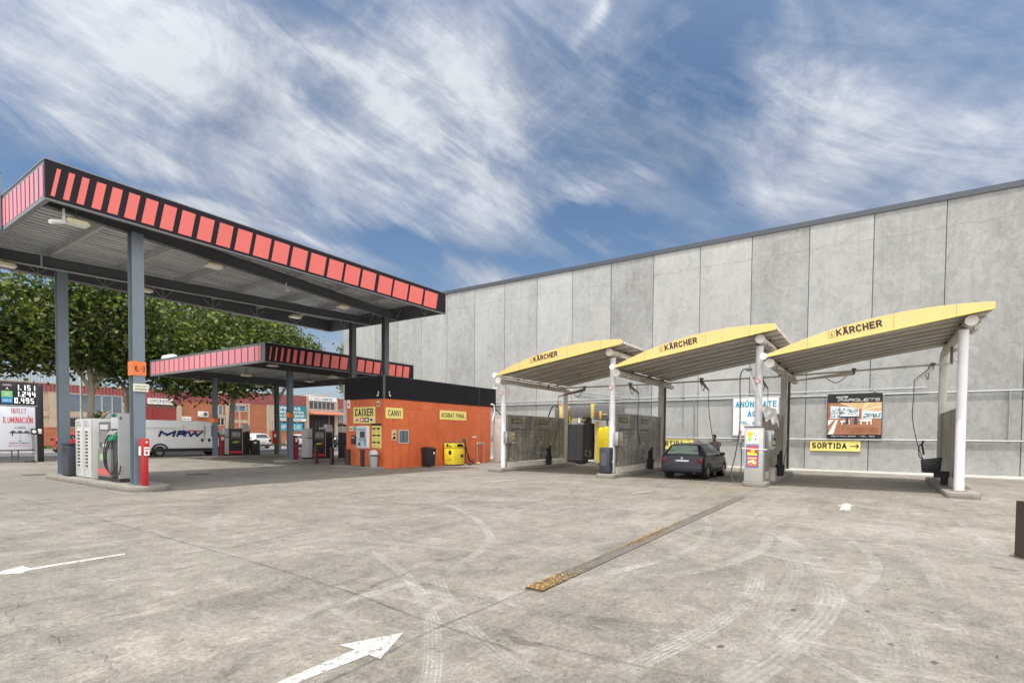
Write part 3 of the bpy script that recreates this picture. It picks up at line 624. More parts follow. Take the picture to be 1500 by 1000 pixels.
def canopy(name, label, X0, X1, Y0, Y1, Z0, Z1, stripsF, stripsL, deckz, beamx, slant, group):
    t = thing(name, label, 'canopy', ((X0 + X1) / 2, (Y0 + Y1) / 2, Z0), group)
    w = .10
    # front fascia (faces -Y): black sheet with raised coral panels
    mb = MB().box(X0, X1, Y0, Y0 + w, Z0, Z1); h = Z1 - Z0; zb, zt = Z0 + .09 * h, Z1 - .15 * h
    for a, b_ in stripsF: mb.prism([(a - slant / 2, zb), (b_ - slant / 2, zb), (b_ + slant / 2, zt), (a + slant / 2, zt)], 'y', Y0 - .006, Y0 + .002, 1)
    mb.box(X0 - .01, X1 + .01, Y0 - .02, Y0 + w + .02, Z1, Z1 + .03, 2).box(X0, X1, Y0 - .012, Y0 + w, Z0 - .03, Z0, 2)
    mb.build('fascia', [fas, coral, trim], t)
    mb = MB().box(X0, X0 + w, Y0 + w, Y1, Z0, Z1, 2)
    for a, b_ in stripsL: mb.box(X0 - .006, X0 + .002, a, b_, zb + .0, Z1 - .10 * h, 1)
    mb.box(X0 - .02, X0 + w + .02, Y0 + w + .02, Y1, Z1, Z1 + .03, 2).box(X0 - .012, X0 + w, Y0 + w, Y1, Z0 - .03, Z0, 2)
    for a, b_ in stripsL: mb.box(X0 - .004, X0 + .002, a - .12 * 0 - .04, a, zb, Z1 - .1 * h, 0)
    mb.build('fascia', [fas, pink, trim], t)
    mb = MB().box(X1 - w, X1, Y0 + w, Y1, Z0, Z1); mb.box(X0 + w, X1 - w, Y1 - w, Y1, Z0, Z1)
    mb.build('fascia', [beamgrey], t)
    # corrugated deck, ribs along X
    mb = MB(); y = Y0 + w; p = .30; prof = []
    while y < Y1 - w - p: prof += [(y, deckz), (y + .15, deckz), (y + .16, deckz + .11), (y + .29, deckz + .11)]; y += p
    prof.append((Y1 - w, deckz))
    i0 = len(mb.v)
    for (yy, zz) in prof: mb.v += [(X0 + w, yy, zz), (X1 - w, yy, zz)]
    for k in range(len(prof) - 1): mb.f.append((2 * k, 2 * k + 1, 2 * k + 3, 2 * k + 2)); mb.m.append(0)
    mb.box(X0 + w, X1 - w, Y0 + w, Y1 - w, deckz + .13, deckz + .15)
    mb.build('roof_deck', deckm, t)
    # secondary beams (I sections, across)
    for x in beamx:
        MB().box(x - .05, x + .05, Y0 + w, Y1 - w, deckz - .215, deckz - .20).box(x - .008, x + .008, Y0 + w, Y1 - w, deckz - .20, deckz - .015).box(x - .05, x + .05, Y0 + w, Y1 - w, deckz - .015, deckz - .003).build('cross_beam', M('flange_grey', (.46, .47, .48), .5, dirt=.3), t)
    for x in beamx:      # V braces inside the rear fascia
        mb = MB()
        for s in (-1, 1): mb.beam((x, Y1 - w - .03, Z0 + .03), (x + s * .38, Y1 - w - .03, deckz - .22), .03, .03)
        mb.beam((x, Y1 - w - .03, Z0 + .03), (x, Y1 - w - .03, deckz - .2), .03, .03)
        mb.build('brace', M('brace_grey', (.30, .305, .31), .5), t)
    ny = int((Y1 - Y0) / 2.0)
    for k in range(ny):
        yy = Y0 + 1.2 + k * 2.0; mb = MB()
        for s in (-1, 0, 1): mb.beam((X1 - w - .03, yy, Z0 + .03), (X1 - w - .03, yy + s * .35, deckz - .1), .03, .03)
        mb.build('brace', M('brace_grey'), t)
    MB().box(X0 + w, X1 - w, Y1 - w - .06, Y1 - w - .003, Z0, Z0 + .05).build('fascia_rail', M('brace_grey'), t)
    return t
SF = [(4.51, 4.59), (4.75, 4.87), (5.02, 5.17), (5.33, 5.53), (5.67, 5.9), (6.05, 6.31), (6.46, 6.76), (6.91, 7.24), (7.39, 7.75), (7.9, 8.3), (8.46, 8.88), (9.03, 9.5), (9.63, 10.15), (10.27, 10.83), (10.96, 11.54), (11.68, 12.31), (12.45, 13.09), (13.2, 13.88), (14.0, 14.68), (14.85, 15.57), (15.68, 16.48), (16.6, 17.4), (17.53, 18.35)]
SL = []; y = 16.98
for k in range(30):
    if y > 25.2: break
    SL.append((y, min(y + .23 + .004 * k, 25.35))); y += .36
c1 = canopy('fuel_canopy', 'tall fuel canopy with coral stripes on its black fascia nearest the camera', 4.35, 18.96, 16.8, 25.46, 7.38, 8.31, SF, SL, 8.02, [6.3, 8.36, 10.42, 12.48, 14.6, 16.7], .135, 'striped fuel canopies')
def ibeam(mb, a, b_, w, h, tf=.02, tw=.014):
    a = Vector(a); b_ = Vector(b_); up = Vector((0, 0, h / 2 - tf / 2))
    mb.beam(a + up, b_ + up, w, tf); mb.beam(a - up, b_ - up, w, tf); mb.beam(a, b_, tw, h - tf * 2)
for a, b_ in (((4.5, 17.45, 7.57), (18.8, 19.98, 7.57)), ((4.5, 24.25, 7.57), (18.8, 21.98, 7.57))):
    mb = MB(); ibeam(mb, a, b_, .17, .38); mb.build('main_beam', beamgrey, c1)
MB().tube([(4.5, 23.9, 7.32), (5.9, 23.75, 7.32), (6.0, 23.75, 7.32), (18.6, 21.8, 7.34)], .03, 8).tube([(6.0, 23.72, 7.32), (6.0, 23.72, 7.9)], .03, 8).build('conduit', M('conduit_grey'), c1)
c2x = [15.4, 17.2, 19.0, 20.8, 22.6, 24.4]
S2 = []; x = 14.88; w_ = .07
while x < 24.0:
    S2.append((x, x + w_)); x += w_ + max(.12, .24 - w_ * .25); w_ = min(.48, w_ * 1.18 + .01)
SL2 = []; y = 25.1; k = 0
while y < 37.3: SL2.append((y, min(y + .50, 37.4))); y += .62
c2 = canopy('fuel_canopy', 'lower fuel canopy farther back with orange and pink stripes on its fascia', 14.69, 24.75, 24.66, 37.6, 5.2, 6.11, S2, SL2, 5.80, c2x, .10, 'striped fuel canopies')
for y in (27.9, 35.7):
    mb = MB(); ibeam(mb, (14.8, y, 5.42), (24.65, y, 5.42), .16, .34); mb.build('main_beam', beamgrey, c2)
for (q0, q1, q2, q3, q4, lb) in ((14.75, 15.35, 35.2, 36.4, 6.42, 'larger pale plant unit on the left of the low canopy roof'), (15.55, 16.1, 34.6, 35.8, 6.33, 'smaller pale plant unit on the low canopy roof, right of the larger one')):
    t = thing('roof_unit', lb, 'roof unit', ((q0 + q1) / 2, (q2 + q3) / 2, 5.93), 'plant units on the low canopy roof')
    MB().prism([(q0, 5.95), (q1, 5.95), (q1 - .1, q4), (q0 + .1, q4)], 'y', q2, q3).build('casing', M('roof_unit', (.55, .56, .57), .5, dirt=.3), t, bevel=.08); MB().box(q0 - .05, q1 + .05, q2 - .05, q3 + .05, 5.92, 5.99).build('frame', galv, t)

def hcol(name, label, x, y, z0, z1, s, mat, group, band=None, rust=False):
    t = thing(name, label, 'column', (x, y, z0), group)
    mb = MB(); h = s / 2; f = .02
    mb.box(x - h, x + h, y - h, y - h + f, z0 + .02, z1).box(x - h, x + h, y + h - f, y + h, z0 + .02, z1).box(x - .009, x + .009, y - h + f, y + h - f, z0 + .02, z1)
    mb.build('shaft', mat, t)
    MB().box(x - h - .06, x + h + .06, y - h - .06, y + h + .06, z0, z0 + .02).build('base_plate', mat, t)
    if rust: MB().box(x - h + .012, x - .012, y - h + f + .002, y - h + f + .012, z0 + 1.5, z1 - .1).build('rust_streak', M('rust', (.20, .07, .03), .8, var=.5, scale=4), t)
    if band:
        MB().box(x - h - .02, x + h + .02, y - h - .02, y + h + .02, band[0], band[1]).build('band', orange_tape, t)
    return t
G1 = 'columns of the tall fuel canopy'
ca = hcol('canopy_column', 'blue-grey steel column with orange height band beside the red extinguisher box', 6.585, 17.71, .15, 7.39, .30, steelgrey, G1, (3.32, 3.72), True)
lettering([('6.-3', (6.47, 17.535, 3.43), UX, UZ, .25, .17, 0, .02)], ink, ca)
MB().box(6.42, 6.79, 17.50, 17.545, 2.86, 3.08).build('notice', M('notice_cream', (.75, .75, .60), .5), ca)
lettering([('ESTACIÓ DE SERVEI', (6.45, 17.497, 2.99), UX, UZ, .30, .04, 0, .02), ('AUTOSERVEI', (6.45, 17.497, 2.9), UX, UZ, .30, .05, 0, .03)], M('ink_green', (.05, .12, .03), .5), ca, 'notice_lettering')
hcol('canopy_column', 'blue-grey steel column behind the dark litter bin on the pump island', 6.62, 24.05, .15, 7.39, .30, steelgrey, G1)
hcol('canopy_column', 'dark grey column rising through the kiosk roof, nearer and right of the pair', 18.0, 19.86, 4.3, 7.39, .26, beamgrey, G1)
hcol('canopy_column', 'dark grey column rising from behind the kiosk roof, left of the pair', 18.0, 22.3, 0, 7.39, .26, beamgrey, G1)
G2 = 'columns of the low fuel canopy'
hcol('canopy_column', 'dark column with orange band at the left end of the far pump island beside the van', 17.7, 35.7, .15, 5.26, .24, steelgrey, G2, (2.35, 2.62))
hcol('canopy_column', 'dark column at the right end of the far pump island, with a red box on it', 22.05, 35.7, .15, 5.26, .24, beamgrey, G2)
hcol('canopy_column', 'grey column with orange band on the left end of the nearer black pump island', 18.05, 27.9, .15, 5.26, .27, steelgrey, G2, (2.6, 2.85))
hcol('canopy_column', 'dark column of the low canopy standing just left of the kiosk front', 22.3, 27.9, .15, 5.26, .27, beamgrey, G2)

# lamps under the canopies
def mk_lamp(name, label, loc, group):
    t = thing(name, label, 'lamp', loc, group)
    x, y, z = loc
    MB().prism([(x - .26, z), (x + .26, z), (x + .20, z + .09), (x - .20, z + .09)], 'y', y - .18, y + .18).build('housing', M('lamp_housing', (.62, .56, .38), .45, dirt=.4, dcol=(.3, .22, .1)), t, bevel=.012)
    MB().box(x - .22, x + .22, y - .15, y + .15, z - .012, z - .001).build('lens', M('lamp_glass', (.92, .92, .88), .25, var=.05), t)
    MB().box(x - .13, x + .13, y - .09, y + .09, z + .092, z + .15).build('ballast_box', M('ballast', (.20, .14, .09), .6), t)
    MB().cyl((x, y, z + .15), (x, y, z + .48), .016, 8).build('stem', beamgrey, t)
    return t
lp = [((5.09, 17.3, 7.08), 'canopy floodlight at the near left corner beside the white camera'), ((5.06, 23.6, 7.08), 'canopy floodlight at the far left under the tall canopy above the trees'),
      ((8.9, 18.0, 7.1), 'canopy floodlight just right of the big front column of the tall canopy'), ((8.95, 23.3, 7.1), 'canopy floodlight on the rear beam, just right of the front column'),
      ((14.8, 19.0, 7.1), 'canopy floodlight on the front beam toward the kiosk end'), ((14.85, 22.5, 7.1), 'canopy floodlight on the rear beam toward the kiosk end')]
L0 = mk_lamp('canopy_light', lp[0][1], lp[0][0], 'floodlights under the tall canopy')
for loc, lb in lp[1:]: copy_tree(L0, None, loc, None, lb)
lp2 = [((16.04, 28.9, 4.85), 'small lamp under the low canopy beside the nearer left column'), ((16.4, 35.0, 4.85), 'small lamp under the far left of the low canopy'),
       ((15.6, 25.6, 5.12), 'small lamp close behind the striped corner of the low canopy'), ((19.97, 28.8, 4.85), 'small lamp under the low canopy above the nearer black pump'),
       ((19.4, 25.8, 4.9), 'small lamp just behind the front fascia of the low canopy'), ((20.2, 34.8, 4.85), 'small lamp under the low canopy above the farther black pump')]
for loc, lb in lp2:
    c = copy_tree(L0, None, loc, None, lb); c['group'] = 'lamps under the low canopy'
# cameras
def camera_thing(label, x, y, z, d=(-.3, -.2, -.12), s=1.):
    t = thing('security_camera', label, 'camera', (x, y, z), 'white security cameras')
    MB().box(x - .02 * s, x + .02 * s, y - .02 * s, y + .02 * s, z, z + .30 * s).build('bracket', white, t)
    a = Vector((x, y, z)); b_ = a + Vector(d) * s
    MB().cyl(a, b_, .055 * s, 12).cyl(b_, b_ + Vector(d) * .15, .045 * s, 12).build('body', white, t); return t
camera_thing('white camera on twin rods at the near left corner of the tall canopy', 4.82, 17.25, 7.05, (-.25, -.1, -.1), 1.1)
camera_thing('small white camera halfway along the underside of the tall canopy', 11.9, 18.6, 7.2, (0, -.15, -.15), .7)
camera_thing('white camera under the black kiosk band, left of the corner', 17.4, 19.68, 3.56, (-.1, .02, -.08), .6)
camera_thing('white camera under the black kiosk band, right of the corner', 17.72, 19.26, 3.56, (.02, -.1, -.08), .6)
camera_thing('grey camera on the roof edge at the right end of the kiosk', 26.2, 19.3, 4.52, (.3, -.1, .05), .7)

mt = thing('mast', 'grey square mast end standing at the left edge beside the pink striped fascia', 'mast', (4.26, 20.6, 7.4))
MB().box(4.20, 4.32, 20.45, 20.72, 7.36, 8.92).build('tube', steelgrey, mt); MB().box(4.19, 4.33, 20.44, 20.73, 8.92, 8.95).build('cap', beamgrey, mt)

# ------------------------------------------------------------------ pump islands
kerbm = M('kerb_concrete', (.23, .215, .19), .85, var=.18, scale=3, dirt=.6, dcol=(.13, .12, .10), bmp=.2)
def island(label, x0, x1, y0, y1, r_, h=.15, name='pump_island', group=None, long='y'):
    pts = []
    for cx, cy, a0 in ((x1 - r_, y1 - r_, 0), (x0 + r_, y1 - r_, 90), (x0 + r_, y0 + r_, 180), (x1 - r_, y0 + r_, 270)):
        for k in range(7): a = math.radians(a0 + k * 15); pts.append((cx + r_ * math.cos(a), cy + r_ * math.sin(a)))
    mb = MB().prism(pts, 'z', 0, h)
    o = mb.build(name, kerbm, bevel=.02); o.location.z = 0
    return tag(o, label, 'kerb island', group)
island('kerbed island carrying the white lockers and the grey three-hose pump', 6.15, 7.28, 16.95, 24.75, .5, group='pump islands')
island('kerbed island under the farther black pump by the delivery van', 17.0, 22.8, 35.1, 36.3, .5, group='pump islands')
island('kerbed island under the nearer black pump left of the kiosk', 17.2, 23.2, 27.2, 28.6, .55, group='pump islands')

# three-hose grey pump, facing -X
gp = thing('fuel_pump', 'light grey fuel pump with three white nozzle crowns and black hoses beside the front column', 'fuel pump', (6.7, 19.7, .15))
x0, x1, ya, yb = 6.50, 6.92, 18.85, 20.62
pg = M('pump_grey', (.36, .37, .385), .4, var=.05, dirt=.12); pw = M('pump_white', (.62, .63, .63), .4, var=.05, dirt=.15)
MB().box(x0 + .03, x1 - .03, ya + .03, yb - .03, .15, .26).build('plinth', black, gp)
MB().box(x0, x1, ya, ya + .09, .26, 2.25).build('side_cabinet', pg, gp, bevel=.02)
MB().box(x0 + .10, x1 - .02, ya + .095, 19.60, .26, 2.2).build('hose_cabinet', M('pump_dark', (.07, .07, .075), .4), gp, bevel=.01)
MB().box(x0 + .04, x1, 19.605, yb, .26, 1.15).build('lower_panel', M('pump_taupe', (.24, .235, .225), .45, dirt=.2), gp, bevel=.015)
MB().box(x0 + .06, x1 - .04, 19.605, yb - .05, 1.17, 2.0).build('display_head', M('head_frame', (.12, .125, .13), .4), gp, bevel=.02)
MB().box(x0 + .04, x0 + .058, 19.8, yb - .2, 1.35, 1.72).build('display', glass('display_glass', (.20, .27, .28), .12), gp)
MB().box(x0 + .04, x0 + .058, 19.8, yb - .2, 1.76, 1.92).box(x0 + .035, x0 + .055, 19.9, 20.2, 1.20, 1.32).build('keypad', pw, gp)
MB().box(x0 + .028, x0 + .038, 19.63, yb - .02, .32, .52).build('red_strip', M('faded_red', (.62, .14, .12), .5), gp)
MB().box(x0 + .028, x0 + .038, 19.98, 20.4, .78, .98).build('sticker', M('sticker_green', (.40, .60, .36), .5, var=.5, scale=9), gp)
lettering([('6', (x0 + .03, ya - .006, 2.05), UX, UZ, .07, .10, 0, .02)], ink, gp)
for k, (yy, c_) in enumerate(((19.50, inkc), (19.31, M('nozzle_dark', (.02, .03, .02), .4)), (19.12, M('nozzle_green', (.02, .30, .14), .4)))):
    MB().box(x0 + .05, x0 + .10, yy - .08, yy + .08, 1.78, 2.22).build('nozzle_crown', pw, gp, bevel=.01)
    MB().box(x0 + .04, x0 + .052, yy - .078, yy + .078, 2.14, 2.24).build('grade_label', (inkc, M('nozzle_dark'), M('nozzle_green'))[k], gp)
    nz = MB().tube([(x0 + .08, yy, 1.60), (x0 - .02, yy + .02, 1.55), (x0 - .10, yy + .05, 1.42)], [.035, .04, .03], 8).box(x0 - .06, x0 + .02, yy - .03, yy + .05, 1.44, 1.56).build('nozzle', (M('nozzle_dark'), M('nozzle_green'), M('nozzle_green'))[k], gp)
    MB().tube([(x0 + .06, yy, 1.72), (x0 - .0, yy + .01, 1.66), (x0 - .05, yy + .03, 1.60)], .022, 8).build('nozzle_guard', pw, nz)
    pts = [(x0 - .10, yy + .05, 1.42), (x0 - .14, yy + .10 + .08 * k, 1.0), (x0 - .12, yy + .05 + .06 * k, .62 - .06 * k), (x0 - .06, yy - .22, .42 - .04 * k), (x0 + .02, yy - .30, .55), (x0 + .08, 18.98 + .02 * k, 1.0), (x0 + .09, 19.02 + .03 * k, 1.3)]
    MB().tube([tuple(p) for p in cr(pts, 6)], .016, 7).build('hose', rubber, gp, smooth=True)

lk = thing('locker_cabinet', 'tall white metal cabinet with two slotted doors on the pump island', 'cabinet', (6.9, 22.0, .15))
MB().box(6.55, 7.25, 21.08, 22.5, .15, 2.12).build('carcass', pw, lk, bevel=.012)
for ya_ in (21.09, 21.80):
    d = MB().box(6.505, 6.547, ya_, ya_ + .69, .19, 2.09).build('door', pw, lk, bevel=.008)
    mb = MB()
    for k in range(11): mb.box(6.489, 6.503, ya_ + .24, ya_ + .45, .52 + k * .112, .52 + k * .112 + .072)
    mb.build('slot_label', M('slot_grey', (.08, .08, .085), .5), d)
    MB().box(6.497, 6.504, ya_ + .21, ya_ + .48, .47, 1.78).build('slot_strip', M('strip_white', (.86, .85, .78), .4), d)
    MB().box(6.486, 6.502, ya_ + .25, ya_ + .44, .47, .505).build('tag_yellow', yellow, d)
    lettering([('GASOIL', (6.501, ya_ + .52, 1.97), UYN, UZ, .32, .05, 0, .01), ('AIGUA AIRE', (6.501, ya_ + .56, 1.87), UYN, UZ, .42, .05, 0, .01)], M('slot_grey'), d)
bn = thing('litter_bin', 'dark blue-grey box litter bin in front of the rear island column', 'bin', (6.85, 23.5, .15))
MB().box(6.33, 6.80, 22.62, 23.22, .19, 1.22).build('body', M('bin_plastic', (.035, .038, .055), .5, var=.3, dirt=.4, dcol=(.09, .09, .1)), bn, bevel=.04)
MB().box(6.31, 6.82, 22.6, 23.24, 1.225, 1.29).build('lid', M('bin_plastic'), bn, bevel=.02)
MB().box(6.32, 6.332, 22.75, 23.1, .98, 1.12).build('opening', black, bn)
MB().box(6.34, 6.8, 22.63, 23.2, .15, .19).build('foot', black, bn)
# extinguisher box
ex = thing('extinguisher_cabinet', 'tall narrow red fire extinguisher cabinet at the foot of the front column', 'extinguisher box', (6.7, 17.3, .15))
MB().box(6.51, 6.67, 17.22, 17.40, .15, 1.12).build('body', red, ex, bevel=.02)
MB().box(6.49, 6.69, 17.19, 17.42, 1.125, 1.50).build('head', M('red_light', (.48, .02, .03), .35), ex, bevel=.03)
MB().box(6.535, 6.675, 17.178, 17.188, 1.02, 1.26).build('label_plate', inkw, ex)
MB().prism([(6.56, 1.10), (6.605, 1.05), (6.65, 1.10), (6.605, 1.15)], 'y', 17.17, 17.177).box(6.55, 6.66, 17.17, 17.177, 1.19, 1.22).build('pictogram', inkr, ex)
MB().box(6.476, 6.489, 17.24, 17.38, 1.02, 1.28).build('side_label', inkw, ex)
MB().cyl((6.61, 17.19, 1.40), (6.61, 17.175, 1.40), .028, 12).build('seal', inkw, ex)

# black pumps facing -Y
def black_pump(name, label, x, y, group):
    t = thing(name, label, 'fuel pump', (x, y, .15), group)
    z = .15
    MB().box(x - 1.0, x + .86, y + .03, y + .52, z, z + .10).build('plinth', black, t)
    MB().box(x - 1.0, x - .66, y - .01, y + .56, z + .10, z + 1.22).box(x - 1.0, x - .66, y - .01, y + .56, z + 1.27, z + 1.82).build('side_cabinet', M('pump_side', (.42, .43, .45), .4, var=.05), t, bevel=.015)
    MB().box(x - .65, x + .24, y, y + .55, z + .10, z + 1.80).build('body', M('pump_black', (.03, .03, .033), .35), t, bevel=.015)
    MB().box(x - .60, x + .20, y - .015, y - .002, z + .16, z + .30).build('red_strip', inkr, t)
    MB().box(x - .52, x + .12, y - .02, y - .003, z + 1.15, z + 1.66).build('display_frame', M('head_frame', (.12, .125, .13), .4), t)
    MB().box(x - .44, x - .10, y - .03, y - .021, z + 1.30, z + 1.58).build('display', glass('display_grey', (.30, .33, .34), .15), t)
    MB().box(x - .04, x + .08, y - .03, y - .021, z + 1.30, z + 1.55).build('keypad', M('key_grey', (.4, .4, .42), .5), t)
    MB().prism([(x - .45, z + .86), (x - .1, z + .86), (x - .02, z + .98), (x - .36, z + .95)], 'y', y - .014, y - .003).build('emblem', M('leaf_green', (.30, .62, .08), .5), t)
    MB().prism([(x - .08, z + .86), (x + .02, z + .86), (x + .14, z + 1.02), (x + .06, z + 1.02)], 'y', y - .014, y - .003).build('emblem_stroke', inkr, t)
    MB().box(x + .26, x + .78, y + .02, y + .50, z + .10, z + 1.6).build('hose_cabinet', M('pump_black'), t, bevel=.01)
    MB().box(x + .245, x + .275, y - .01, y + .52, z + .10, z + 1.9).box(x + .765, x + .795, y - .01, y + .52, z + .10, z + 1.9).build('side_rail', M('pump_side'), t)
    for k in range(3):
        xx_ = x + .36 + k * .16
        MB().box(xx_ - .065, xx_ + .065, y, y + .20, z + 1.66, z + 2.02).cyl((xx_, y, z + 2.02), (xx_, y + .2, z + 2.02), .065, 12).build('nozzle_crown', pw, t)
        nz = MB().tube([(xx_, y - .02, z + 1.55), (xx_, y - .08, z + 1.42), (xx_, y - .05, z + 1.22)], .03, 8).build('nozzle', M('nozzle_dark'), t)
        MB().tube([tuple(p) for p in cr([(xx_, y - .05, z + 1.22), (xx_, y - .12, z + .8), (xx_ + .04, y - .13, z + .35), (xx_ + .10, y - .08, z + .22), (xx_ + .08, y - .03, z + .8), (xx_ + .05, y - .0, z + 1.2)], 5)], .016, 6).build('hose', rubber, t)
    return t
bp = black_pump('fuel_pump', 'black fuel pump with green and red emblem beside the van, on the farther island', 19.15, 35.5, 'black fuel pumps')
copy_tree(bp, None, (20.05, 27.7, .15), None, 'black fuel pump with green and red emblem left of the kiosk, on the nearer island')
b2 = thing('litter_bin', 'black litter bin right of the farther black pump, with a white sticker', 'bin', (20.2, 35.5, .15))
MB().box(19.98, 20.55, 35.3, 35.7, .15, 1.18).build('body', black, b2, bevel=.03); MB().box(20.1, 20.3, 35.285, 35.298, .95, 1.08).build('sticker', inkw, b2)
ax = thing('red_post_box', 'red box on the column at the right end of the far pump island', 'extinguisher box', (21.75, 35.5, 1.0)); MB().box(21.6, 21.88, 35.42, 35.56, .95, 1.85).build('body', red, ax, bevel=.02); MB().box(21.66, 21.82, 35.405, 35.418, 1.4, 1.6).build('label_plate', inkw, ax)
for (x, y, lb) in ((18.02, 35.45, 'narrow dark red box on the column beside the van'), (18.35, 27.75, 'narrow dark red box on the column of the nearer black pump island')):
    e = thing('extinguisher_cabinet', lb, 'extinguisher box', (x, y, .15)); MB().box(x - .1, x + .16, y, y + .25, .15, 1.55).build('body', M('dark_red', (.22, .02, .04), .4), e, bevel=.02); MB().box(x - .05, x + .1, y - .013, y - .002, 1.2, 1.42).build('label_plate', M('notice_cream'), e)
e = thing('card_terminal', 'dark terminal with a white top standing behind the left edge of the kiosk', 'terminal', (20.9, 27.6, .15))
MB().box(21.3, 21.9, 27.4, 27.8, .15, 1.75).build('body', M('terminal_dark', (.03, .03, .05), .4), e, bevel=.02); MB().box(21.3, 21.9, 27.38, 27.8, 1.76, 2.15).build('head', pw, e, bevel=.02); MB().box(21.28, 21.92, 27.36, 27.82, 2.16, 2.26).build('cap', black, e)

# ------------------------------------------------------------------ kiosk
def mat_kiosk():
    m, nt, b = nt_new('orange_panel'); v = coords(nt)
    n1 = noise(nt, v, .6, 6, .65, .8); n2 = noise(nt, v, 3.0, 8, .7, 1); st = noise(nt, coords(nt, (3, 3, .2)), 1.2, 5, .6)
    s = math_(nt, 'ADD', math_(nt, 'MULTIPLY', n1, .5), math_(nt, 'ADD', math_(nt, 'MULTIPLY', n2, .3), math_(nt, 'MULTIPLY', st, .25)))
    s = math_(nt, 'MULTIPLY_ADD', s, 2.4, -.75)
    L(nt, ramp(nt, s, [(0, (.42, .08, .032)), (.3, (.55, .118, .040)), (.65, (.65, .155, .055)), (1, (.70, .22, .10))]), b.inputs['Base Color'])
    b.inputs['Roughness'].default_value = .5; bump(nt, b, n2, .08, .02); return m
orp = mat_kiosk()
kk = thing('payment_kiosk', 'orange panelled kiosk with a black band round its roof', 'kiosk', (21.8, 20.8, 0))
KX0, KX1, KY0, KY1 = 17.53, 26.1, 19.42, 22.2
MB().box(KX0, KX1, KY0, KY1, 0, 3.40).build('wall', orp, kk)
MB().box(KX0 - .05, 26.57, KY0 - .05, KY1 + .1, 3.395, 4.48).build('parapet_band', M('band_black', (.014, .014, .017), .6, var=.2, scale=.7, spec=.15), kk, bevel=.01, seg=1)
MB().box(KX0 - .06, KX0 + .02, KY0 - .06, KY0 + .02, 3.38, 4.49).box(24.85, 24.87, KY0 - .054, KY0 - .04, 3.4, 4.47).box(KX0 - .055, 26.58, KY0 - .055, KY1 + .105, 4.482, 4.50).build('band_trim', M('band_trim', (.10, .10, .11), .4), kk)
jl = M('joint_brown', (.16, .05, .02), .8)
mb = MB()
for x in (18.1, 19.20, 20.36, 21.4, 22.7, 24.0, 25.1): mb.box(x - .006, x + .006, KY0 - .002, KY0 + .01, .02 if x > 24 or x < 20 else .02, 2.95 if x < 20.5 and x > 19 else 3.38)
for x0_, x1_ in ((18.1, 25.9),): mb.box(x0_, x1_, KY0 - .002, KY0 + .01, 2.955, 2.965)
for y in (19.85, 20.55, 21.45): mb.box(KX0 - .002, KX0 + .01, y - .005, y + .005, .02, 3.38)
mb.build('panel_joint', jl, kk)
mb = MB(); rr2 = random.Random(4)
for x in (18.14, 19.24, 20.32, 21.44, 22.74, 24.04, 25.14):
    for z in (.4, 1.1, 1.8, 2.5): mb.cyl((x, KY0 - .006, z), (x, KY0 + .01, z), .014, 6)
mb.build('screw_head', jl, kk)
MB().box(KX0 - .8, KX0 - .003, 19.3, 22.4, 0, .11).build('kerb_slab', kerbm, kk, bevel=.01); MB().box(25.6, 27.5, KY0 - .5, KY0 - .003, 0, .05).build('kerb_slab', kerbm, kk, bevel=.01)
def ksign(label, a, b_, face, name='sign', t_=.02):
    """on the long front (faces -Y)"""
    o = thing(name, label, 'sign', ((a[0] + b_[0]) / 2, KY0 - .03, min(a[1], b_[1])))
    MB().box(a[0], b_[0], KY0 - .006 - t_, KY0 - .006, min(a[1], b_[1]), max(a[1], b_[1])).build('panel', face, o, bevel=.003, seg=1); return o
t = ksign('yellow CANVI sign beside the kiosk corner', (17.61, 2.97), (18.74, 2.45), signyel); lettering([('CANVI', (17.76, KY0 - .028, 2.56), UX, UZ, .84, .30, 0, .035)], ink, t)
t = ksign('yellow ACABAT FINAL sign on the long side of the kiosk', (21.46, 3.0), (23.71, 2.50), signyel); lettering([('ACABAT FINAL', (21.58, KY0 - .028, 2.63), UX, UZ, 2.0, .24, 0, .03)], ink, t)
t = ksign('small notice with black pictures near the kiosk corner, left of the grey board', (18.0, 1.89), (18.3, 1.38), M('notice_tan', (.62, .50, .32), .5))
MB().prism([(18.04, 1.44), (18.18, 1.42), (18.26, 1.5), (18.2, 1.6), (18.1, 1.56)], 'y', KY0 - .032, KY0 - .027).prism([(18.05, 1.66), (18.25, 1.66), (18.22, 1.74), (18.1, 1.72)], 'y', KY0 - .032, KY0 - .027).build('picture', ink, t)
t = ksign('dark grey information board of small text on the kiosk front', (18.46, 1.91), (19.14, 1.22), M('board_frame', (.45, .48, .50), .4))
MB().box(18.52, 19.08, KY0 - .032, KY0 - .027, 1.28, 1.85).build('board', M('board_dark', (.06, .085, .10), .4), t)
mb = MB(); rr2 = random.Random(9)
for k in range(14):
    for c_ in range(2): mb.box(18.55 + c_ * .27, 18.55 + c_ * .27 + rr2.uniform(.12, .22), KY0 - .036, KY0 - .033, 1.31 + k * .038, 1.325 + k * .038)
mb.build('text_line', M('text_grey', (.28, .33, .36), .5), t)
t = ksign('small cream label on the kiosk wall right of the vacuum', (24.3, 1.59), (24.7, 1.51), M('notice_cream'))
def lsign(label, y1, y0, z1, z0, face, t_=.02):
    o = thing('sign', label, 'sign', (KX0 - .03, (y0 + y1) / 2, z0)); MB().box(KX0 - .006 - t_, KX0 - .006, y0, y1, z0, z1).build('panel', face, o, bevel=.003, seg=1); return o
XL = KX0 - .028
t = lsign('yellow CAIXER sign with four payment logos on the short side of the kiosk', 21.64, 20.03, 3.01, 2.20, signyel); lettering([('CAIXER', (XL, 21.50, 2.56), UYN, UZ, 1.34, .38, 0, .04)], ink, t)
